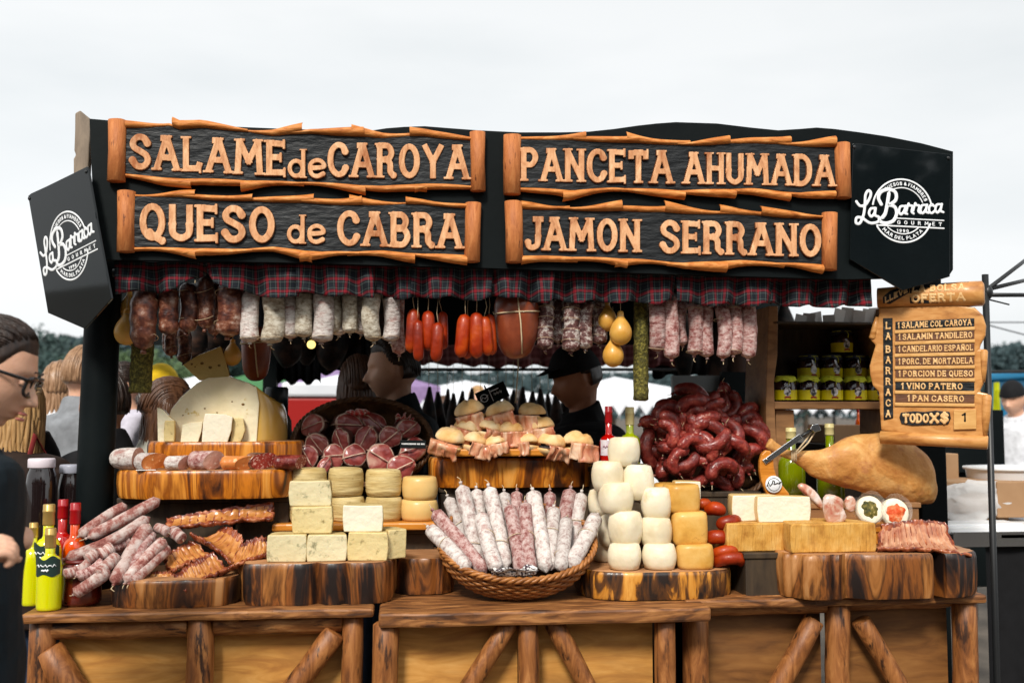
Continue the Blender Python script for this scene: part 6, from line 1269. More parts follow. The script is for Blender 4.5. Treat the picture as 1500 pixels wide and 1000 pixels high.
mb = MB(); x0, x1 = P(1134, 590, YS).x, P(1300, 590, YS).x; zs = P(1210, 588, YS).z; mb.box((x0, YS-.004, P(1210, 599, YS).z), (x1-.002, YS+.235, zs)); mb.build('shelf_plank', W_SHELF, sh, smooth=False, bevel=.003)
mb = MB(); z1 = P(1210, 471, YS).z; mb.box((x0, YS+.0, P(1210, 475, YS).z), (x1-.002, YS+.235, z1)); mb.build('shelf_plank', W_DARK, sh, smooth=False, bevel=.002)
mb = MB(); mb.box((x0, YS+.236, zs-.02), (x1, YS+.245, z1)); mb.build('back_panel', W_DARK, sh, smooth=False)
mb = MB(); mb.box((P(1139, 590, YS).x, YS+.02, P(1150, 700, YS).z), (P(1166, 590, YS).x, YS+.06, P(1210, 600, YS).z)); mb.build('leg', W_SHELF, sh, smooth=False, bevel=.003)
mb = MB(); zr = zs+.085; mb.box((x0+.002, YS+.10, zs+.001), (x1-.004, YS+.234, zr)); mb.build('step', W_DARK, sh, smooth=False)
JGL = mat('dark_preserve', [(.35, (.006, .004, .006)), (.7, (.035, .012, .012))], sc=30, rgh=.05, spec=.6, coat=.6); JLAB = mat('yellow_label', [(.3, (.50, .42, .015)), (.7, (.60, .52, .03))], sc=8, rgh=.45); JCLO = mat('yellow_lid_cloth', [(.3, (.42, .46, .04)), (.7, (.60, .62, .12))], sc=20, rgh=.7, bump=.5, bsc=40); JCLD = mat('navy_lid_cloth', [(.3, (.012, .016, .028)), (.7, (.03, .036, .055))], sc=20, rgh=.6, bump=.5, bsc=40)
BADGE = mat('label_badge', [(.42, (.03, .03, .03)), (.52, (.55, .55, .56)), (.62, (.68, .68, .69))], sc=70, det=3, rgh=.5); RUST = plain('label_red', (.22, .03, .012), .5)
def jar_proto(mc):
    t = thing('preserve_jar', (0, 0, 0), 'x', 'jar'); r, H = .0385, .092
    mb = MB(); mb.lathe([(r*.82, 0), (r*.95, .006), (r, .02), (r*1.03, .045), (r*.98, .064), (r*.82, .074), (r*.78, .08)], 26); mb.build('glass', JGL, t, local=True)
    mb = MB()
    mb.grid(42, 6, lambda u, v: V((math.cos(2*PI*u)*r*(.86+.16*v+.05*v*math.sin(u*2*PI*9)), math.sin(2*PI*u)*r*(.86+.16*v+.05*v*math.sin(u*2*PI*9)), .087-.016*v-.004*v*math.sin(u*2*PI*4))), cu=True)
    n = len(mb.v); mb.add([(0, 0, H)]+[(math.cos(2*PI*i/42)*r*.80, math.sin(2*PI*i/42)*r*.80, H-.002) for i in range(42)], [(0, 1+i, 1+(i+1) % 42) for i in range(42)]); m0 = n+1
    mb.f += [(n+1+i, i*6, ((i+1) % 42)*6, n+1+(i+1) % 42) for i in range(42)]; mb.m += [0]*42; mb.build('lid_cloth', mc, t, local=True)
    mb = MB(); mb.tube([(math.cos(2*PI*i/20)*r*.90, math.sin(2*PI*i/20)*r*.90, .082) for i in range(20)], .0014, 5, closed=True); mb.tube([(.002, -r*.9, .082), (.006, -r*1.05, .072), (.004, -r*1.07, .058)], .0014, 5); mb.build('tie', JCLO, t, local=True)
    mb = MB(); mb.grid(26, 5, lambda u, v: V((r*1.045*math.sin(-1.75+3.5*u), -r*1.045*math.cos(-1.75+3.5*u), .006+.034*v-.0*v))); lb = mb.build('label', JLAB, t, local=True)
    n = 22; ring_ = lambda f: [(r*1.065*math.sin(.30*f*math.cos(2*PI*i/n)-.02), -r*1.065*math.cos(.30*f*math.cos(2*PI*i/n)-.02), .034+.0155*f*math.sin(2*PI*i/n)) for i in range(n)]
    mb = MB(); mb.add([(-.001, -r*1.07, .034)]+ring_(1), [(0, 1+i, 1+(i+1) % n) for i in range(n)]); mb.build('badge', BADGE, lb, local=True)
    mb = MB(); mb.grid(8, 3, lambda u, v: V((r*1.075*math.sin(-.28+.56*u), -r*1.075*math.cos(-.28+.56*u), .009+.007*v+.003*math.sin(u*PI)))); mb.build('ribbon', RUST, lb, local=True)
    return t
jy, jn = jar_proto(JCLO), jar_proto(JCLD); ks = mp(1200, .53)*32/.077
for i, x in enumerate((1151, 1184, 1218, 1253, 1284)): inst(jy, (P(x, 585, .54).x, .54, zs+.0005), (0, 0, rr(-.2, .2)), f'{ORD[i]} yellow-topped jar on the shelf front row, counted from the chorizo basket', 'yellow-labelled jars on the shelf', ks)
for i, x in enumerate((1183, 1217, 1252, 1283)): inst(jn, (P(x, 550, .66).x, .655, zr+.0005), (0, 0, rr(-.2, .2)), f'{ORD[i]} navy-topped jar of the raised back row, counted from the chorizo basket', 'yellow-labelled jars on the shelf', ks*1.02)
p = P(1232, 512, .66); inst(jn, (p.x, .655, zr+.092*ks*1.02), (0, 0, .1), 'single navy-topped jar stacked on top of the back row', 'yellow-labelled jars on the shelf', ks)
for i in range(9):
    x = 1166+i*14; mb = MB(); p = P(x, 470, .6); mb.box((-.022, -.0012, 0), (.022, .0012, .030+.018*(i > 3)+.006*(i % 3))); o = mb.build('paper_card', PAPER, local=True, smooth=False); o.location = (p.x, .56+.01*(i % 3), z1+.001); o.rotation_euler = (.1, rr(-.22, .22), rr(-.5, .5)); tag(o, 'white printed card leaning among others on the shelf top under the valance', 'card', 'white cards leaning on the shelf top')
# ================================================================ people
SKIN = mat('skin', [(.3, (.56, .32, .22)), (.7, (.66, .41, .30))], sc=14, det=4, rgh=.5, sss=.15, bump=.15, bsc=180)
SKIND = mat('skin_tanned', [(.3, (.40, .18, .11)), (.7, (.48, .24, .15))], sc=14, rgh=.5, sss=.12)
def hair_mat(n, a, b): return mat(n, [(.3, a), (.7, b)], sc=40, st=(2, 2, .35), det=5, rgh=.38, bump=.5, bsc=60, bst=(2, 2, .25))
HDARK = hair_mat('hair_dark', (.010, .006, .005), (.035, .020, .014)); HBLON = hair_mat('hair_blond', (.26, .14, .055), (.50, .32, .16)); HBRN = hair_mat('hair_brown', (.05, .022, .013), (.12, .058, .032)); HLB = hair_mat('hair_light_brown', (.20, .11, .06), (.38, .24, .15))
def cloth_mat(n, c, b=.4): return mat(n, [(.3, tuple(x*.75 for x in c)), (.7, tuple(x*1.15 for x in c))], sc=22, rgh=.8, bump=b, bsc=18, spec=.2)
CNAVY = cloth_mat('navy_jacket_cloth', (.008, .014, .019), .9); CBLK = cloth_mat('black_cloth', (.007, .007, .008)); CBRN = cloth_mat('dark_brown_jacket_cloth', (.022, .013, .010)); CGRY = cloth_mat('grey_jacket_cloth', (.22, .23, .245)); CWHT = cloth_mat('white_cloth', (.66, .67, .70)); CLIL = cloth_mat('lilac_white_cloth', (.58, .56, .64)); CCRM = cloth_mat('cream_cloth', (.44, .43, .37)); CJEAN = cloth_mat('jeans_cloth', (.03, .045, .08)); CPLAID = cloth_mat('grey_plaid_cloth', (.11, .11, .12)); CRED = cloth_mat('red_strap_leather', (.20, .03, .03)); CYEL = cloth_mat('yellow_cloth', (.66, .44, .06)); CTEAL = cloth_mat('teal_cloth', (.03, .22, .18))
def sstep(a, b, x): t = min(1, max(0, (x-a)/(b-a))); return t*t*(3-2*t)
def face_pt(p, t, off=0.0, fem=1.0, feat=True):
    """p polar from the crown, t azimuth (0 = straight ahead); a head facing +X about its own centre"""
    c = math.cos(p); q = 2.1 if c > 0 else 2.7; s = (1-abs(c)**q)**(1/q); z = .118*c
    ax = .090 if math.cos(t) > 0 else .104; x, y = ax*s*math.cos(t), .076*s*math.sin(t)
    if z < -.02: y *= 1-.26*sstep(-.02, -.115, z)
    if math.cos(t) < 0 and z < -.03: x *= 1-.45*sstep(-.03, -.115, z)
    if feat and math.cos(t) > 0:
        g = lambda v, m, w: math.exp(-((v-m)/w)**2)
        f = 1.0*sstep(.0, .35, math.cos(t)); n_ = 0
        n_ = .030*sstep(.016, -.036, z)*(1-sstep(-.040, -.052, z))*g(y, 0, .0085+.005*sstep(-.01, -.04, z))
        n_ += .007*g(z, -.042, .009)*(g(y, .014, .007)+g(y, -.014, .007))
        n_ += .005*g(z, .024, .012)*g(y, 0, .05)-.013*g(z, .003, .013)*(g(y, .032, .016)+g(y, -.032, .016))+.005*g(z, .002, .007)*(g(y, .032, .011)+g(y, -.032, .011))
        n_ += g(y, 0, .021)*(.0085*g(z, -.063, .006)+.0075*g(z, -.079, .006)-.006*g(z, -.071, .0032))+.006*g(z, -.058, .02)*g(y, 0, .03)
        n_ += .013*g(z, -.107, .015)*g(y, 0, .024)-.003*g(z, -.091, .006)*g(y, 0, .02)+.004*g(z, -.025, .022)*(g(y, .045, .02)+g(y, -.045, .02))
        x += n_*f
    r = math.sqrt(x*x+y*y+z*z); v = V((x, y, z)); return v*(1+off/max(r, .02))
def head_mb(res=(80, 64), M=None):
    mb = MB(); M = M or Matrix()
    mb.grid(res[0], res[1], lambda u, v: M @ face_pt(PI*(.004+.992*v), 2*PI*u), cu=True)
    for s in (-1, 1):
        mb.blob((0, 0, 0), (.017, .008, .031), M=M @ Matrix.Translation((-.004, s*.074, -.008)) @ Matrix.Rotation(s*.35, 4, 'Z'), seg=12, rings=8)
        mb.v = mb.v
    return mb
def hair_shell(M, line, off=.010, res=(72, 48), waves=.004, seed=1):
    """cap of hair over the scalp where line(x, y, z) holds"""
    mb = MB(); vs = []; n, m = res; keep = []
    for i in range(n):
        for j in range(m):
            p, t = PI*(.004+.94*j/(m-1)), 2*PI*i/n; b = face_pt(p, t, 0, feat=False); k = line(b.x, b.y, b.z)
            w = waves*mn.noise(V((b.x*20, b.y*60, b.z*24+seed)))
            vs.append(M @ face_pt(p, t, (off+w)*min(1, max(-.3, k*60)), feat=False)); keep.append(k > -.006)
    fs = [(i*m+j, ((i+1) % n)*m+j, ((i+1) % n)*m+j+1, i*m+j+1) for i in range(n) for j in range(m-1) if keep[i*m+j] and keep[((i+1) % n)*m+j] and keep[i*m+j+1] and keep[((i+1) % n)*m+j+1]]
    return mb.add(vs, fs)
def strands(mb, M, n, off, seed, start, end, r):
    """hair strands combed over the scalp from the hairline to the back"""
    q = random.Random(seed)
    for i in range(n):
        be = R(q.uniform(-74, 74)); f0 = R(start(be)+q.uniform(-3, 5)); f1 = R(end+q.uniform(-14, 6)); pts = []; o = off+q.uniform(-.001, .002); w = q.uniform(-.10, .10)
        for j in range(11):
            f = f0+(f1-f0)*j/10; b2 = be+w*math.sin(j/10*PI); d = V((math.cos(f)*math.cos(b2), math.sin(b2)*.98, math.sin(f)*math.cos(b2))).normalized()
            pts.append(M @ face_pt(math.acos(max(-1, min(1, d.z))), math.atan2(d.y, d.x), o, feat=False))
        mb.tube(pts, [r*.4]+[r*q.uniform(.7, 1.3)]*9+[r*.4], 5)
def hand_mb(mb, wrist, d, up, s=1.0, curl=.5, side=1):
    """palm, four unequal fingers and a thumb; d = pointing direction, up = back of the hand"""
    d = V(d).normalized(); up = V(up); up = (up-d*up.dot(d)).normalized(); lat = d.cross(up)*side; w = V(wrist)
    fr_ = lambda a, b, c: w+(d*a+lat*b+up*c)*s
    mb.tube([fr_(-.01, 0, 0), fr_(.02, 0, 0), fr_(.055, 0, .002), fr_(.088, 0, .002)], [.024*s, .034*s, .042*s, .038*s], 14, flat=.36, up=up)
    for k, (b, L_) in enumerate(((.030, .068), (.010, .078), (-.011, .072), (-.031, .056))):
        pts = [fr_(.078, b, 0)]; a = 0; pos = (.078, 0)
        for seg_ in (.45, .32, .23):
            for h in range(2):
                a += curl*.5*(.9 if seg_ == .45 else 1.1); pos = (pos[0]+L_*seg_/2*math.cos(a), pos[1]-L_*seg_/2*math.sin(a)); pts.append(fr_(pos[0], b*(1+.12*(1-curl)), pos[1]))
        mb.tube(pts, [.0105*s, .0100*s, .0098*s, .0092*s, .0088*s, .0082*s, .0060*s], 9)
    mb.tube([fr_(.02, .022, -.004), fr_(.042, .050, -.010-.01*curl), fr_(.066, .060-.02*curl, -.018-.02*curl), fr_(.088, .060-.035*curl, -.024-.03*curl)], [.014*s, .0125*s, .0108*s, .007*s], 9)
def limb(mb, pts, rad, n=5, seg=12, up=None, flat=1.0):
    P_ = sm([(*p, r) for p, r in zip(pts, rad)], n); mb.tube([V(p[:3]) for p in P_], [p[3] for p in P_], seg, flat=flat, up=up)
def person(label, px, py, Y, yaw, h=1.72, pitch=0, skin=SKIN, top=CBLK, legs=CJEAN, hair=HDARK, style='short', arms=None, vox=.009, headyaw=0, lean=0, hood=False, collar=True, bulk=1.0, group=None, res=(44, 36), curl=(.5, .5), hands=True, child=False):
    """px, py: picture position of the head's centre; faces +X turned by yaw (degrees)"""
    k = h/1.72; hk = 1.16 if child else 1.0; c = P(px, py, Y); z0 = c.z-1.605*k
    t = thing('person', (c.x, Y, z0), label, 'person', group, rot=(0, 0, R(yaw)))
    HM = Matrix.Translation((0, 0, 1.605*k)) @ Matrix.Rotation(R(headyaw), 4, 'Z') @ Matrix.Rotation(R(pitch), 4, 'Y') @ Matrix.Scale(hk*k if child else k**.5, 4)
    arms = arms or [((.02, .24, 1.10), (.05, .26, .86)), ((.02, -.24, 1.10), (.05, -.26, .86))]
    bx = -.035-lean
    mb = head_mb(res, HM)
    nk0, nk1 = HM @ V((-.02, 0, -.06)), V((bx, 0, 1.40*k)); limb(mb, [nk0, (nk0+nk1)/2, nk1], [.056*k, .054*k, .075*k], 4, 14)
    tor = [(bx, 0, 1.42), (bx, 0, 1.36), (bx+.005, 0, 1.22), (bx+.01, 0, 1.06), (bx+.01, 0, .94), (bx+.0, 0, .84)]; tr = [.12, .185, .18, .155, .18, .16]
    limb(mb, [V(p)*k for p in tor], [r*k*bulk for r in tr], 4, 18, up=(1, 0, 0), flat=.62)
    for i, (el, wr) in enumerate(arms):
        s = 1 if i == 0 else -1; sh_ = V((bx, s*.175, 1.365))
        limb(mb, [sh_*k, (sh_*.5+V(el)*.5)*k, V(el)*k, (V(el)*.4+V(wr)*.6)*k, V(wr)*k], [.055*k, .048*k, .040*k, .036*k, .026*k], 4, 12)
        if hands: hand_mb(mb, V(wr)*k, V(wr)-V(el), V((0, s*.4, 1)), k, curl[i], s)
    for s in (-1, 1):
        limb(mb, [V((bx, s*.09, .88))*k, V((0, s*.10, .48))*k, V((-.02, s*.10, .09))*k], [.088*k, .058*k, .038*k], 5, 12); limb(mb, [V((-.04, s*.10, .05))*k, V((.04, s*.105, .045))*k, V((.15, s*.12, .03))*k], [.035*k, .036*k, .025*k], 3, 10)
    mb.build('body', skin, t, local=True, remesh=vox)
    mb = MB(); jt = [(bx, 0, 1.43), (bx, 0, 1.385), (bx+.005, 0, 1.22), (bx+.012, 0, 1.04), (bx+.01, 0, .92), (bx+.0, 0, .80)]; jr = [.105, .20, .205, .195, .205, .205]
    limb(mb, [V(p)*k for p in jt], [r*k*bulk for r in jr], 5, 26, up=(1, 0, 0), flat=.68)
    for i, (el, wr) in enumerate(arms):
        s = 1 if i == 0 else -1; sh_ = V((bx, s*.165, 1.36)); wv = V(wr)-(V(wr)-V(el)).normalized()*.01
        limb(mb, [sh_*k, (sh_*.5+V(el)*.5)*k, V(el)*k, (V(el)*.4+wv*.6)*k, wv*k], [.080*k*bulk, .070*k*bulk, .062*k*bulk, .054*k, .043*k], 5, 16)
    if collar: limb(mb, [V((bx-.002, 0, 1.40))*k, V((bx+.0, 0, 1.45))*k, V((bx+.012, 0, 1.485))*k], [.105*k, .085*k, .078*k], 3, 18)
    mb.jitter(.012, 7, px); mb.jitter(.004, 26, px); mb.build('jacket' if collar else 'shirt', top, t, local=True, remesh=vox)
    mb = MB()
    for s in (-1, 1): limb(mb, [V((bx, s*.085, .92))*k, V((0, s*.10, .50))*k, V((-.02, s*.10, .07))*k], [.118*k, .085*k, .075*k], 5, 16)
    mb.jitter(.008, 8, px); mb.build('trousers', legs, t, local=True, remesh=max(vox, .012))
    mb = MB()
    for s in (-1, 1): limb(mb, [V((-.05, s*.10, .05))*k, V((.04, s*.105, .05))*k, V((.17, s*.12, .036))*k], [.046*k, .048*k, .034*k], 3, 12)
    mb.build('shoe', CBLK, t, local=True, remesh=.012)
    if style in ('short', 'bun', 'long', 'cap'):
        line = lambda x, y, z: z-(.070 if x > .05 else .070-.065*sstep(.05, .0, x)) if x > -.02 else z+.045 + .0*y
        hb = hair_shell(HM, line, .012 if style != 'bun' else .009, seed=px)
        if style != 'cap': strands(hb, HM, 60, .012, int(px), lambda b: 62, 195, .0034)
        if style == 'bun': hb.blob((0, 0, 0), (.035, .03, .03), M=HM @ Matrix.Translation((-.125, 0, .01)), amp=.3)
        if style == 'long':
            for s_ in range(90):
                a = R(66+228*s_/89); q = V((.088*math.cos(a), .084*math.sin(a), .02)); pts = [HM @ V((q.x*.7, q.y*.8, .09)), HM @ q]; L_ = .30+.05*math.sin(s_*3.1)
                for j in range(1, 6): b = HM @ V((q.x*(1+.10*j/5)-.01*j*.4, q.y*(1+.12*j/5), .02)); pts.append(V((b.x+.006*math.sin(j+s_*1.7), b.y+.005*math.sin(j*1.3+s_*2.9), b.z-L_*k*j/5)))
                hb.tube(pts, [.004, .010, .0115, .0105, .009, .007, .002], 6)
        hb.build('hair', hair, t, local=True)
    return t, HM, k
# the customer at the near side, in profile, glasses, jacket
cust, HM, k = person('woman in dark jacket and black-rimmed glasses looking down at the yellow bottles', -13, 543, -.75, 8, 1.72, pitch=21, top=CNAVY, hair=HDARK, style='none', vox=.0042, res=(120, 100), lean=.03, bulk=1.0,
    arms=[((-.08, .25, 1.13), (.015, .09, 1.215)), ((-.07, -.33, 1.12), (.030, -.33, 1.205))], curl=(1.25, 1.3))
for o in cust.children:
    if o.name.startswith('body'): o.modifiers['s'].iterations = 2
cl = lambda x, y, z: z-(.066-.050*sstep(.056, .018, x)-.045*sstep(.018, -.03, x))
q0 = random.Random(2); hb = hair_shell(HM, cl, .007, (140, 90), .003, 4); hb.blob((0, 0, 0), (.042, .036, .036), M=HM @ Matrix.Translation((-.135, 0, .02)), amp=.3)
strands(hb, HM, 170, .008, 3, lambda b: 52+18*abs(b)**2, 168, .0020)
for i in range(0):
    y = 0; a0 = (.07-.5*abs(y), y*.75, .098-.45*abs(y)); pts = [HM @ V(a0), HM @ V((.02, y*1.04, .126-.5*abs(y)**1.1)), HM @ V((-.05, y*1.04, .112-.5*abs(y))), HM @ V((-.112, y*.6, .05))]
    P_ = sm(pts, 5); hb.tube([V(p) for p in P_], [.0012]+[q0.uniform(.0014, .0026)]*(len(P_)-2)+[.001], 5)
hb.build('hair', HDARK, cust, local=True)
FRAME = plain('spectacle_frame', (.008, .008, .009), .18, coat=.6); LENS = plain('spectacle_lens', (.55, .58, .6), .03, alpha=.12, spec=.8)
gl = bpy.data.objects.new('spectacles', None); COL.objects.link(gl); gl.parent = cust
mb = MB()
for s in (-1, 1):
    pts = [HM @ V((.101-.012*abs(math.cos(a)), s*(.034+.027*math.copysign(abs(math.cos(a))**.6, math.cos(a))), -.003+.0215*math.copysign(abs(math.sin(a))**.6, math.sin(a)))) for a in [2*PI*i/28 for i in range(28)]]
    mb.tube(pts, .0042, 8, closed=True)
    mb.tube([HM @ V((.098, s*.064, .010)), HM @ V((.085, s*.074, .011)), HM @ V((.03, s*.080, .009)), HM @ V((-.02, s*.081, .004)), HM @ V((-.03, s*.080, -.012))], [.0052, .0050, .0046, .0038, .0032], 8, flat=.6)
mb.tube([HM @ V((.105, -.009, .004)), HM @ V((.110, 0, .006)), HM @ V((.105, .009, .004))], .0026, 8); mb.build('frame', FRAME, gl, local=True)
mb = MB()
for s in (-1, 1):
    pts = [HM @ V((.104, s*(.035+.025*math.copysign(abs(math.cos(a))**.6, math.cos(a))), -.002+.017*math.copysign(abs(math.sin(a))**.6, math.sin(a)))) for a in [2*PI*i/24 for i in range(24)]]; mb.add(pts, [tuple(range(24))])
mb.build('lens', LENS, gl, local=True, smooth=False)
EYE = plain('eye_white', (.34, .29, .27), .3); IRIS = plain('iris', (.03, .018, .01), .15)
for s in (-1, 1):
    mb = MB(); mb.blob((0, 0, 0), (.0105, .0105, .0105), M=HM @ Matrix.Translation((.0735, s*.031, .001))); ey = mb.build('eye', EYE, cust, local=True); mb = MB(); mb.blob((0, 0, 0), (.004, .0045, .0045), M=HM @ Matrix.Translation((.0815, s*.031, -.003)), seg=10, rings=6); mb.build('iris', IRIS, ey, local=True); mb = MB(); mb.grid(16, 8, lambda u, v: HM @ V((.0735+.0116*math.sin(PI*(.02+.60*v))*math.cos(2*PI*u), s*.031+.0122*math.sin(PI*(.02+.60*v))*math.sin(2*PI*u), .001+.0116*math.cos(PI*(.02+.60*v)))), cu=True); mb.build('eyelid', SKIN, ey, local=True)
    mb = MB(); mb.tube([HM @ V((.0815+.004*math.cos(a*1.2), s*(.032+.018*math.sin(a)), .0065-.003*math.sin(a)**2)) for a in [-1.2+i*.24 for i in range(11)]], [.001]+[.0024]*9+[.001], 6); mb.build('eyelash', HDARK, cust, local=True)
    mb = MB(); mb.tube([HM @ V((.097-.30*abs(q-.02)**1.35, s*q, .026+.006*math.sin((q-.01)*60))) for q in [.012+i*.005 for i in range(9)]], [.0012]+[.0030]*6+[.002, .001], 6, flat=.5); mb.build('eyebrow', HDARK, cust, local=True)
LIP = plain('lip', (.38, .13, .11), .4)
mb = MB()
for zc_, th in ((-.0645, .0036), (-.0775, .0040)): mb.tube([HM @ V((.1035-.012*(q/.022)**2-(.001 if zc_ < -.07 else 0), q, zc_)) for q in [-.022+i*.0044 for i in range(11)]], [.0008]+[th]*9+[.0008], 8, flat=.8)
mb.build('lips', LIP, cust, local=True)
# plaid shirt tail showing under the jacket and a zip edge
mb = MB(); limb(mb, [V((-.10, 0, 1.02)), V((-.10, 0, .92)), V((-.105, 0, .78))], [.20, .212, .222], 5, 26, up=(1, 0, 0), flat=.70); mb.jitter(.01, 9, 3); mb.build('shirt_tail', CPLAID, cust, local=True)
# passers-by beyond the post and the sellers
t, M_, k_ = person('woman with long blond hair in dark brown jacket with a red shoulder strap', 26, 592, .75, 75, 1.66, top=CBRN, hair=HBLON, style='long', bulk=1.1)
mb = MB(); mb.tube([V((-.14, -.10, 1.20)), V((-.05, -.105, 1.44)), V((.08, -.11, 1.30)), V((.14, -.12, 1.0))], .010, 8, flat=.4); mb.build('bag_strap', CRED, t, local=True)
person('light-brown-haired person seen from behind among the passers-by', 88, 565, 2.3, 95, 1.66, top=CWHT, hair=HLB, style='long')
person('man in grey jacket with a dark collar, seen from behind beside the black post', 125, 548, 1.8, 70, 1.78, top=CGRY, hair=HLB, style='short', bulk=1.08)
person('person behind the black post raising a tanned hand in a white cuff', 150, 590, 1.0, 150, 1.70, skin=SKIND, top=CBLK, hair=HDARK, arms=[((.05, .26, 1.15), (.2, .2, .95)), ((.16, .06, 1.28), (.17, .155, 1.50))], curl=(.4, .25))
person('small boy in lilac-white shirt carried among the passers-by', 180, 562, 1.65, 205, 1.12, top=CLIL, hair=HDARK, child=True, bulk=1.25, collar=False, arms=[((.06, .24, 1.12), (.15, .15, .95)), ((.06, -.24, 1.12), (.15, -.15, .95))])
person('adult in black coat carrying the boy', 205, 600, 1.95, 120, 1.62, top=CBLK, hair=HDARK, style='short')
person('brown long-haired woman in a cream jumper bending toward the counter', 246, 598, 1.15, 20, 1.62, pitch=15, top=CCRM, hair=HBRN, style='long', bulk=1.0)
t, M_, k_ = person('passer-by in a yellow cap and teal top behind the brown-haired woman', 236, 568, 2.6, 60, 1.70, top=CTEAL, hair=HBLON, style='cap')
mb = MB(); mb.grid(24, 8, lambda u, v: M_ @ face_pt(PI*.46*v+.01, 2*PI*u, .016, feat=False), cu=True); mb.grid(10, 4, lambda u, v: M_ @ V((.085+.07*v, (u-.5)*.12*(1-.4*v*v), .052-.01*v))); mb.build('cap', CYEL, t, local=True)
person('seller with short dark hair in dark jacket, in profile behind the meat basket', 573, 540, 1.05, 192, 1.74, top=CNAVY, hair=HDARK, style='short', vox=.006, res=(80, 64), bulk=1.12, pitch=6)
person('woman with long brown hair inside the stall, beside the dark-haired seller', 525, 560, 1.6, 100, 1.66, top=CBLK, hair=HBRN, style='long')
t, M_, k_ = person('seller in black sweater and black cap, head bowed, behind the sandwiches', 842, 552, .98, 196, 1.76, skin=SKIND, top=CBLK, hair=HDARK, style='cap', vox=.006, res=(80, 64), bulk=1.12, pitch=16)
mb = MB(); mb.grid(28, 8, lambda u, v: M_ @ face_pt(PI*.45*v+.01, 2*PI*u, .016, feat=False), cu=True); mb.grid(10, 4, lambda u, v: M_ @ V((.085+.06*v, (u-.5)*.12*(1-.4*v*v), .055-.012*v))); mb.build('cap', CBLK, t, local=True)
t, M_, k_ = person('cook in white coat and black head wrap at the neighbouring stall', 1484, 583, 4.0, 215, 1.78, pitch=14, top=CWHT, legs=CBLK, hair=HDARK, style='none', arms=[((.10, .24, 1.12), (.32, .10, 1.06)), ((.06, -.26, 1.10), (.30, -.12, 1.04))])
mb = MB(); mb.grid(28, 8, lambda u, v: M_ @ face_pt(PI*.44*v+.01, 2*PI*u, .012, feat=False), cu=True); mb.blob((0, 0, 0), (.03, .025, .02), M=M_ @ Matrix.Translation((-.11, 0, .01))); mb.build('head_wrap', CBLK, t, local=True)
fp = [(210, 552, 7), (262, 556, 9), (300, 560, 8), (478, 556, 9), (505, 560, 7.5), (700, 560, 8), (760, 566, 9), (650, 572, 10), (1462, 584, 9)]
base = None
for i, (x, y, Y) in enumerate(fp):
    tt = [CTEAL, CWHT, CRED, CGRY][i % 4]
    person(f'{["teal-topped", "white-shirted", "red-topped", "grey-jacketed"][i % 4]} person in the far crowd, {ORD[i]} from the black post', x, y+22, Y, 60+i*50, 1.70, top=tt, hair=[HDARK, HBRN, HBLON][i % 3], vox=.02, res=(24, 20), group='people in the far crowd', hands=False)
# ================================================================ trees far behind
LEAF = [mat(f'leaf_{i}', [(.3, c1), (.7, c2)], sc=3, rgh=.7, vary=.2) for i, (c1, c2) in enumerate([((.026, .048, .046), (.046, .078, .070)), ((.040, .075, .030), (.075, .12, .05)), ((.022, .042, .048), (.040, .066, .070))])]  # bluish tint of the far leaves is distance haze put into the colour
TRUNK = mat('tree_bark', [(.3, (.05, .035, .025)), (.7, (.12, .09, .065))], sc=8, st=(3, 3, .6), rgh=.9, bump=1)
def tree_proto(seed, lm):
    q = random.Random(seed); t = thing('tree', (0, 0, 0), 'x', 'tree', 'trees far behind the stall'); mb = MB(); tips = []
    mb.tube([(0, 0, 0), (.1, 0, 1.2), (.05, .1, 2.6), (0, .1, 4.0)], [.28, .22, .16, .06], 8)
    for i in range(9):
        a = q.uniform(0, 6.28); z = q.uniform(1.4, 3.6); r = q.uniform(1.0, 2.0); e = V((math.cos(a)*r, math.sin(a)*r, z+q.uniform(.5, 1.6))); mb.tube([(.05, .05, z), e*.5+V((0, 0, z*.45)), e], [.09, .06, .025], 6); tips.append(e)
    mb.build('trunk', TRUNK, t, local=True); mb = MB(); tips += [V((q.uniform(-1.2, 1.2), q.uniform(-1.2, 1.2), q.uniform(3.2, 5.4))) for _ in range(9)]
    for e in tips:
        rad = q.uniform(.7, 1.25)
        for _ in range(230):
            d = V((q.gauss(0, 1), q.gauss(0, 1), q.gauss(0, .8))); d = d.normalized()*rad*q.random()**.4; c = e+d; s = q.uniform(.09, .20); a = V((q.gauss(0, 1), q.gauss(0, 1), q.gauss(0, 1))).normalized(); b = a.orthogonal().normalized()
            mb.add([c-a*s, c+b*s*.6, c+a*s, c-b*s*.6], [(0, 1, 2, 3)])
    mb.build('crown', lm, t, local=True, smooth=False); return t
tp = [tree_proto(1, LEAF[0]), tree_proto(2, LEAF[0]), tree_proto(5, LEAF[1])]
tl = [(62, 505, 46), (84, 490, 52), (104, 496, 48), (126, 494, 55), (160, 500, 50), (190, 506, 47), (215, 498, 56), (246, 502, 50), (275, 508, 48), (305, 500, 54), (340, 505, 50), (385, 520, 60), (410, 515, 58), (620, 545, 70), (690, 542, 66), (760, 546, 72), (1180, 520, 60), (1450, 520, 66), (1470, 505, 70), (1490, 512, 64), (1515, 505, 66), (1540, 500, 60), (20, 500, 50), (-25, 496, 52), (900, 540, 70), (970, 538, 72)]
for i, (x, yt, Y) in enumerate(tl):
    p = P(x, yt, Y); s = p.z/6.2; w = 'the black post' if x < 400 else ('the open middle of the stall' if x < 1000 else 'the price board')
    inst(tp[i % 3], (p.x, Y, 0), (0, 0, i*1.7), f'{ORD[i % 20]} dark green leafy tree in the far row beyond {w}', None, s*(.95+.1*(i % 2)))
mb = MB(); q = random.Random(9)
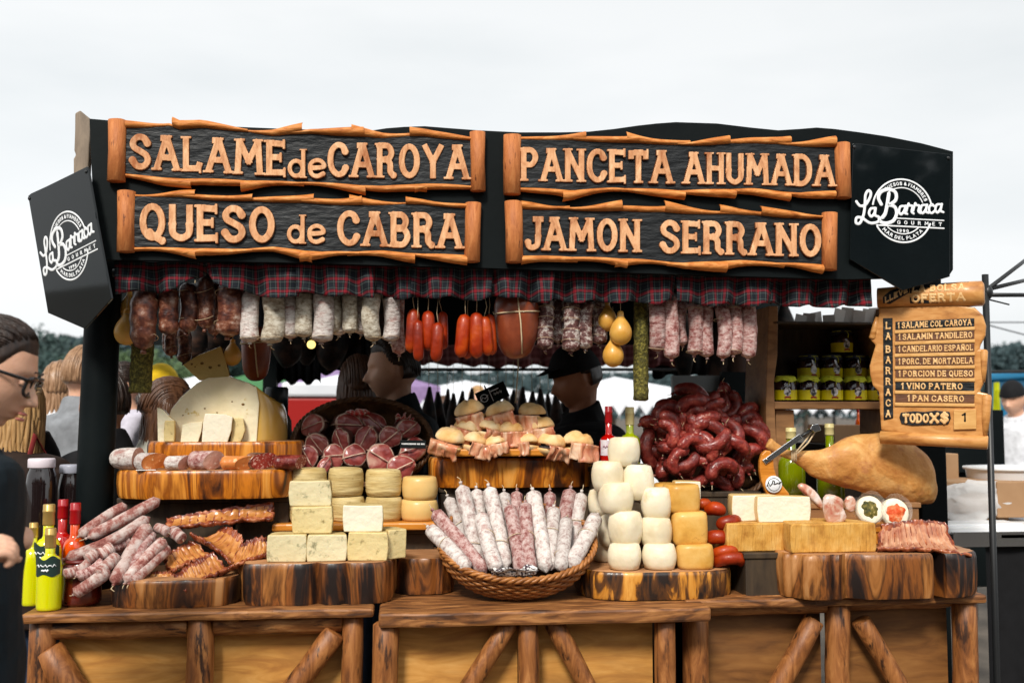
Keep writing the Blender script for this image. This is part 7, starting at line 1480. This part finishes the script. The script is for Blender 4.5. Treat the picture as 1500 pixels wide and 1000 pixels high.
tl_f = lin([(-1200, 505), (-600, 496), (-120, 500), (60, 503), (100, 494), (150, 496), (260, 505), (330, 512), (400, 528), (470, 545), (1000, 548), (1200, 545), (1420, 525), (1470, 506), (1560, 508), (1640, 505), (2400, 500)])
for i in range(42000):
    x = (q.uniform(-120, 1640), q.uniform(-1200, 2400), q.uniform(-120, 430), q.uniform(1420, 1640))[i % 4]; yt = tl_f(x)+9*mn.noise(V((x*.05, 0, 0)))+5*mn.noise(V((x*.2, 3, 0))); y = yt+(612-yt)*q.random()**1.3
    c = P(x, y, 62+q.uniform(-3, 3)); s = q.uniform(.10, .26); a = V((q.gauss(0, 1), q.gauss(0, .5), q.gauss(0, 1))).normalized(); b = a.cross(V((q.gauss(0, .4), 1, q.gauss(0, .4)))).normalized()
    mb.add([c-a*s, c+b*s*.7, c+a*s, c-b*s*.7], [(0, 1, 2, 3)])
tag(mb.build('treeline', LEAF[2], smooth=False), 'dark blue-green far wood along the horizon behind the crowd', 'wood', kind='stuff')
for i in range(9):      # unseen trees added to darken the plaque reflections and cut sky fill
    inst(tp[i % 3], (-22+6*i+(i % 2), -24-3*(i % 3), 0), (0, 0, i), 'unseen leafy tree added behind the photographer to darken reflections', 'unseen trees added behind the photographer', 1.5+.2*(i % 3))
for i, x in enumerate((-11, -6.6, -2.2, 2.2, 6.6, 11)):    # the row of stalls across the aisle, mirrored in the plaques
    t = thing('market_stall', (x, -9.5-.3*(i % 2), 0), f'{ORD[i]} dark stall of the row across the aisle behind the photographer', 'stall', 'stalls across the aisle')
    MB().box((-2, -1.5, 0), (2, 0, 1.0)).build('counter', W_DARK, t, local=True, smooth=False, bevel=.01); MB().box((-2.1, -2.2, 0), (2.1, -2.1, 3.2)).build('back_wall', CBLK, t, local=True, smooth=False); MB().box((-2.15, -2.2, 2.7), (2.15, .3, 3.25)).build('canopy', [CBLK, CBRN, CBLK][i % 3], t, local=True, smooth=False, bevel=.02)
    for s in (-1, 1): MB().box((s*2.05-.04, .1, 0), (s*2.05+.04, .18, 2.7)).build('post', BLKMETAL, t, local=True, smooth=False)
# ================================================================ neighbouring stalls and tents
TENT = mat('tent_canvas', [(.3, (.62, .64, .68)), (.7, (.76, .77, .80))], sc=2, rgh=.7, bump=.2, bsc=3); PURP = cloth_mat('purple_canvas', (.24, .17, .30)); GRCAN = cloth_mat('green_canvas', (.06, .16, .07)); REDP = plain('red_box_paint', (.28, .010, .008), .5); BLUEP = plain('blue_paint', (.01, .22, .42), .4)
def tent(label, px, py_eave, Y, w, d, rise, m):
    p = P(px, py_eave, Y); t = thing('market_tent', (p.x, Y+d/2, 0), label, 'tent', 'tents behind the stall'); mb = MB(); h = p.z; n = 12
    for sx in (-1, 1):
        for sy in (-1, 1):
            q = MB(); q.box((sx*w/2-.02, sy*d/2-.02, 0), (sx*w/2+.02, sy*d/2+.02, h)); q.build('leg', BLKMETAL, t, local=True, smooth=False)
    c = [(-w/2, -d/2), (w/2, -d/2), (w/2, d/2), (-w/2, d/2)]; mb.add([(x*1.04, y*1.04, h) for x, y in c]+[(0, 0, h+rise)], [(i, (i+1) % 4, 4) for i in range(4)])
    vs = []; fs = []
    for i in range(4):
        a, b = c[i], c[(i+1) % 4]
        for k in range(n): 
            u0, u1 = k/n, (k+1)/n; f = lambda u, z: (1.04*(a[0]+(b[0]-a[0])*u), 1.04*(a[1]+(b[1]-a[1])*u), z); o = len(vs); vs += [f(u0, h), f(u1, h), f(u1, h-.12), f((u0+u1)/2, h-.25), f(u0, h-.12)]; fs.append((o, o+1, o+2, o+3, o+4))
    mb.add(vs, fs); mb.build('canopy', m, t, local=True, smooth=False)
    mb = MB(); mb.box((-w/2+.1, -d/2+.05, 0), (w/2-.1, -d/2+.6, .95)); mb.build('table', TENT, t, local=True, smooth=False)
tent('white market tent seen between the seller and the hanging white salamis', 488, 572, 9, 1.4, 2, .22, TENT); tent('purple and white tent in the gap beside the long-haired woman', 520, 566, 11, 2.2, 2.2, .35, PURP); tent('green tent far behind, framed by the stall\'s rear post', 384, 570, 13, 2, 3, .4, GRCAN)
tent('white tent far behind the dark hanging hams', 690, 584, 14, 3, 3, .35, TENT); tent('white tent behind the pear cheeses and herb column', 935, 580, 10, 2, 3, .3, TENT); tent('white tent far beyond the passers-by next to the post', 292, 572, 16, 2, 3, .4, TENT); tent('white tent in the distance beyond the jar shelf', 1200, 582, 12, 3, 3, .3, TENT)
for x0_, x1_, yb_, Y_, lb_ in ((398, 470, 560, 2.36, 'dark sheet added for interior shade beside the rear post'), (470, 566, 546, 2.35, 'dark sheet added for awning back and interior shade behind the long-haired woman'), (955, 1062, 552, 2.34, 'dark sheet added for interior shade behind the pink salamis'), (255, 398, 520, 2.36, 'dark sheet added for interior shade behind the big cheese')):  # dark sheets added where the stall's inside is deep in shade
    mb = MB(); mb.grid(40, 6, lambda u, v: (lambda p: V((p.x, Y_+.012*math.sin(u*40), p.z)))(P(x0_+(x1_-x0_)*u, 440+(yb_-440+4*math.sin(u*19))*v, Y_))); o = mb.build('shade_sheet', CBLK); q_ = o.modifiers.new('s', 'SOLIDIFY'); q_.thickness = .003; tag(o, lb_, 'backdrop', 'dark sheets added for the shade along the rear')
t = thing('drinks_box', P(468, 640, 4.2), 'bright red box with a white label behind the stall', 'box'); c = P(468, 640, 4.2); t.location = (c.x, 4.2, 0)
MB().box((-.22, -.2, 1.18), (.22, .2, 1.62)).build('body', REDP, t, local=True, smooth=False, bevel=.02); MB().box((-.24, -.22, 1.62), (.24, .22, 1.72)).build('lid', TENT, t, local=True, smooth=False, bevel=.02); MB().box((.06, -.205, 1.36), (.17, -.2015, 1.46)).build('label', PAPER, t, local=True, smooth=False); MB().box((-.3, -.3, .0), (.3, .3, 1.178)).build('stand', W_DARK, t, local=True, smooth=False)
# far counter of the stall with odds and ends
mb = MB(); a, b = P(390, 620, 1.9), P(1120, 620, 1.9); mb.box((a.x, 1.75, 0), (b.x, 2.1, .95)); o = mb.build('rear_counter', W_DARK, smooth=False, bevel=.01); tag(o, 'dark counter along the far side of the stall behind the sellers', 'counter')
for nm, x0, x1, yt, yb, Y, m, lb, cat in (('display_panel', 987, 1062, 550, 730, 1.75, plain('grey_panel', (.16, .17, .17), .5), 'plain grey panel inside the stall above the chorizo heap', 'panel'), ('display_panel', 1060, 1150, 545, 760, 1.7, BLACK, 'black panel inside the stall between the grey panel and the jar shelf', 'panel')):
    a, b = P(x0, yb, Y), P(x1, yt, Y); mb = MB(); mb.box((a.x, Y, .0), (b.x, Y+.03, b.z)); o = mb.build(nm, m, smooth=False); tag(o, lb, cat)
t = thing('coffee_urn', P(404, 650, .85), 'dark pot with a black lid half hidden behind the big cheese', 'pot'); k = mp(404, .85); mb = MB(); mb.lathe([(24*k, -.25), (24*k, 0), (22*k, 34*k), (18*k, 42*k)], 24); mb.build('body', W_DARK, t, local=True); mb = MB(); mb.lathe([(17*k, 42*k), (17*k, 80*k), (15*k, 83*k)], 24); mb.build('lid', plain('teal_black', (.005, .012, .016), .35), t, local=True)
mb = MB(); c = P(404, 720, .85); mb.box((c.x-.12, .72, .0), (c.x+.12, 1.0, P(404, 650, .85).z-.25)); o = mb.build('riser', W_DARK, smooth=False); tag(o, 'dark box under the pot behind the big cheese', 'riser')
ORJ = plain('orange_juice', (.75, .12, .01), .15)
for i in range(4): bottle(f'{ORD[i]} orange bottle in the row seen under the jar shelf, counted from the ham stand', 1258+i*9, 598, 650, 9, 1.5, ORJ, CAPR, .1, .3, grp='orange bottles seen under the jar shelf', z0=P(1270, 650, 1.5).z)
CARD = mat('cardboard', [(.3, (.30, .18, .10)), (.7, (.38, .24, .14))], sc=6, rgh=.8)
def cbox(name, label, x0, x1, yt, yb, Y, d, m, cat, bev=.004, rot=0):
    a, b = P(x0, yb, Y), P(x1, yt, Y); mb = MB(); mb.box((a.x, Y, a.z), (b.x, Y+d, b.z)); o = mb.build(name, m, smooth=False, bevel=bev); tag(o, label, cat); return o
cbox('cardboard_box', 'cardboard box with a white top seen under the jar shelf', 1222, 1262, 622, 650, 1.3, .3, CARD, 'box'); cbox('prep_table', 'dark table under the orange bottles, seen past the jar shelf', 1215, 1320, 650, 760, 1.25, .6, W_DARK, 'table')
# right edge: pole, canopy frame, table, tubs
pole = thing('canopy_frame', P(1450, 900, .25), 'black metal canopy frame with a pole and slanting struts beside the price board', 'frame')
c0, c1 = P(1443, 402, .25), P(1460, 980, .25); base_ = V((c1.x+.02, .25, 0)); pole.location = base_
mb = MB(); mb.tube([(c1.x+.004, .25, .0), (c1.x, .25, c1.z), (c0.x, .25, c0.z)], .0115, 12); mb.build('pole', BLKMETAL, pole)
for a, b, r in (((1446, 424, .26), (1540, 352, .9), .008), ((1446, 424, .26), (1545, 400, 1.2), .008), ((1446, 432, .26), (1560, 432, .4), .0075), ((1446, 438, .26), (1478, 446, .3), .003)):
    mb = MB(); mb.tube([P(*a), P(*b)], r, 8); mb.build('strut', BLKMETAL, pole)
mb = MB(); c = P(1447, 428, .25); mb.blob(c, (.018, .016, .026), seg=10, rings=6); mb.build('bracket', BLKMETAL, pole)
def wire(label, a, b, r=.004, sag=0):
    A, B = P(*a), P(*b); mb = MB(); mb.tube([A+(B-A)*i/8-V((0, 0, sag*math.sin(PI*i/8))) for i in range(9)], r, 5); o = mb.build('cable', BLKMETAL); tag(o, label, 'cable', 'cables beyond the canopy pole')
wire('thin cable crossing the sky just above the far trees by the canopy pole', (1440, 472, 6), (1560, 472, 6.4), .006); wire('thin slanting cable under the canopy struts', (1440, 474, 5), (1560, 506, 5.5), .006); wire('dark horizontal bar behind the canopy pole near the blue cabinet', (1420, 545, 3.6), (1560, 543, 3.6), .012)
cab = thing('blue_cabinet', P(1500, 600, 7), 'bright blue kiosk behind the cook at the picture edge', 'kiosk'); c = P(1508, 600, 7); cab.location = (c.x, 7, 0)
MB().box((-.2, -.3, 0), (.5, .4, P(1500, 556, 7).z)).build('body', BLUEP, cab, local=True, smooth=False, bevel=.02); MB().box((-.25, -.36, P(1500, 556, 7).z), (.55, .45, P(1500, 545, 7).z)).build('roof', BLUEP, cab, local=True, smooth=False, bevel=.02); MB().box((-.12, -.306, 1.2), (.4, -.301, P(1500, 566, 7).z)).build('window', plain('dim_window', (.2, .3, .36), .1), cab, local=True, smooth=False)
FLAG = [CYEL, cloth_mat('turquoise_cloth', (.06, .42, .44)), cloth_mat('magenta_cloth', (.30, .06, .22))]
for i, (x, y0, y1, w, m) in enumerate([(1462, 560, 630, 18, cloth_mat('lime_cloth', (.36, .38, .04))), (1478, 562, 600, 14, FLAG[1]), (1462, 622, 642, 16, FLAG[2])]):
    a = P(x, y1, 5.5); b = P(x, y0, 5.5); kx = mp(x, 5.5)*w/2; mb = MB(); mb.grid(8, 6, lambda u, v: V((a.x+(u*2-1)*kx*(.3+.7*v), 5.5+.03*math.sin(u*9+i), b.z+(a.z-b.z)*v))); o = mb.build('hanging_cloth', m); q = o.modifiers.new('s', 'SOLIDIFY'); q.thickness = .01; tag(o, ['lime green cloth hung behind the canopy pole', 'turquoise cloth hung beside the blue kiosk', 'magenta cloth hung low behind the canopy pole'][i], 'cloth')
cbox('speaker_box', 'black box behind the canopy pole under the price board', 1400, 1470, 600, 692, 2.0, .4, BLACK, 'box'); cbox('speaker_stand', 'black stand under the black box behind the canopy pole', 1405, 1466, 693, 860, 2.05, .3, BLACK, 'stand')
TUB = mat('white_plastic', [(.3, (.70, .71, .72)), (.7, (.76, .77, .78))], sc=5, rgh=.35, sss=.05)
tbl = thing('prep_table', P(1470, 800, .9), 'table with a white top and black cloth skirt at the neighbouring stall', 'table'); zt_ = P(1450, 770, .62).z; xa = P(1385, 780, .62).x; tbl.location = (xa+.5, 1.0, 0)
mb = MB(); mb.box((xa, .62, zt_-.03), (xa+1.4, 1.5, zt_)); mb.build('top', TUB, tbl, smooth=False, bevel=.008); mb = MB(); mb.box((xa+.02, .60, zt_-.075), (xa+1.4, .618, zt_-.02)); mb.build('rim', METAL, tbl, smooth=False)
mb = MB(); mb.grid(60, 6, lambda u, v: V((xa+.16+1.2*u, .625+.012*math.sin(u*60)*v+.01*math.sin(u*23), (zt_-.076)*(1-v)+.22*v))); mb.build('skirt', CBLK, tbl)
t = thing('white_tub', P(1480, 715, .95), 'large white plastic tub with a blue rim line on the neighbouring table', 'tub'); c = P(1478, 760, .98); k = mp(1478, .98); t.location = (c.x, .98, zt_+.10); rT = 58*k
mb = MB(); mb.lathe([(rT*.86, 0), (rT*.9, .01), (rT*.98, .09), (rT, .095)], 36); mb.build('body', TUB, t, local=True); mb = MB(); mb.lathe([(rT*.90, .0), (rT*.93, .0), (rT*.93, .010), (rT*.90, .010)], 36); mb.build('blue_band', plain('blue_band', (.02, .10, .42), .4), t, local=True)
mb = MB(); mb.lathe([(rT*.98, .092), (rT*1.04, .094), (rT*1.04, .105), (rT*.2, .112)], 36); mb.build('lid', TUB, t, local=True)
BAGM = mat('bag_film', [(0, (.74, .73, .72))], rgh=.2, spec=.5, alpha=.62, bump=2, bsc=14)
cbox('cardboard_box', 'cardboard box under a white carrier bag on the neighbouring table', 1388, 1476, 704, 764, .80, .25, CARD, 'box')
mb = MB(); c = P(1420, 735, .78); mb.blob(c, (.15, .03, .075), seg=26, rings=14, amp=.5, fr=9, seed=3); mb.jitter(.015, 16, 2); o = mb.build('carrier_bag', BAGM); tag(o, 'crumpled white carrier bag slumped over a cardboard box', 'bag')
cbox('cardboard_box', 'open cardboard box with a white lining beside the canopy pole', 1462, 1520, 705, 758, .76, .2, CARD, 'box'); cbox('cardboard_box', 'small box on the table just behind the black stall post', 1380, 1404, 664, 704, 1.0, .2, CARD, 'box')
cbox('tray', 'long white tray lying on the front of the neighbouring table', 1388, 1500, 766, 782, .64, .14, TUB, 'tray', .006); cbox('bread_knife_board', 'yellow-edged board on the neighbouring table with a dark knife', 1466, 1530, 781, 789, .60, .1, CAPY, 'board', .003)
t = thing('barrier', P(1420, 700, 3), 'grey metal crowd barrier behind the boxes', 'barrier'); c = P(1425, 700, 3); t.location = (c.x, 3, 0); mb = MB(); mb.tube([(-.6, 0, .05), (-.6, 0, 1.1), (.6, 0, 1.1), (.6, 0, .05)], .02, 8); mb.build('rail_frame', METAL, t, local=True)
for i in range(9): mb = MB(); mb.tube([(-.5+i*.125, 0, .25), (-.5+i*.125, 0, 1.1)], .008, 6); mb.build('bar', METAL, t, local=True)
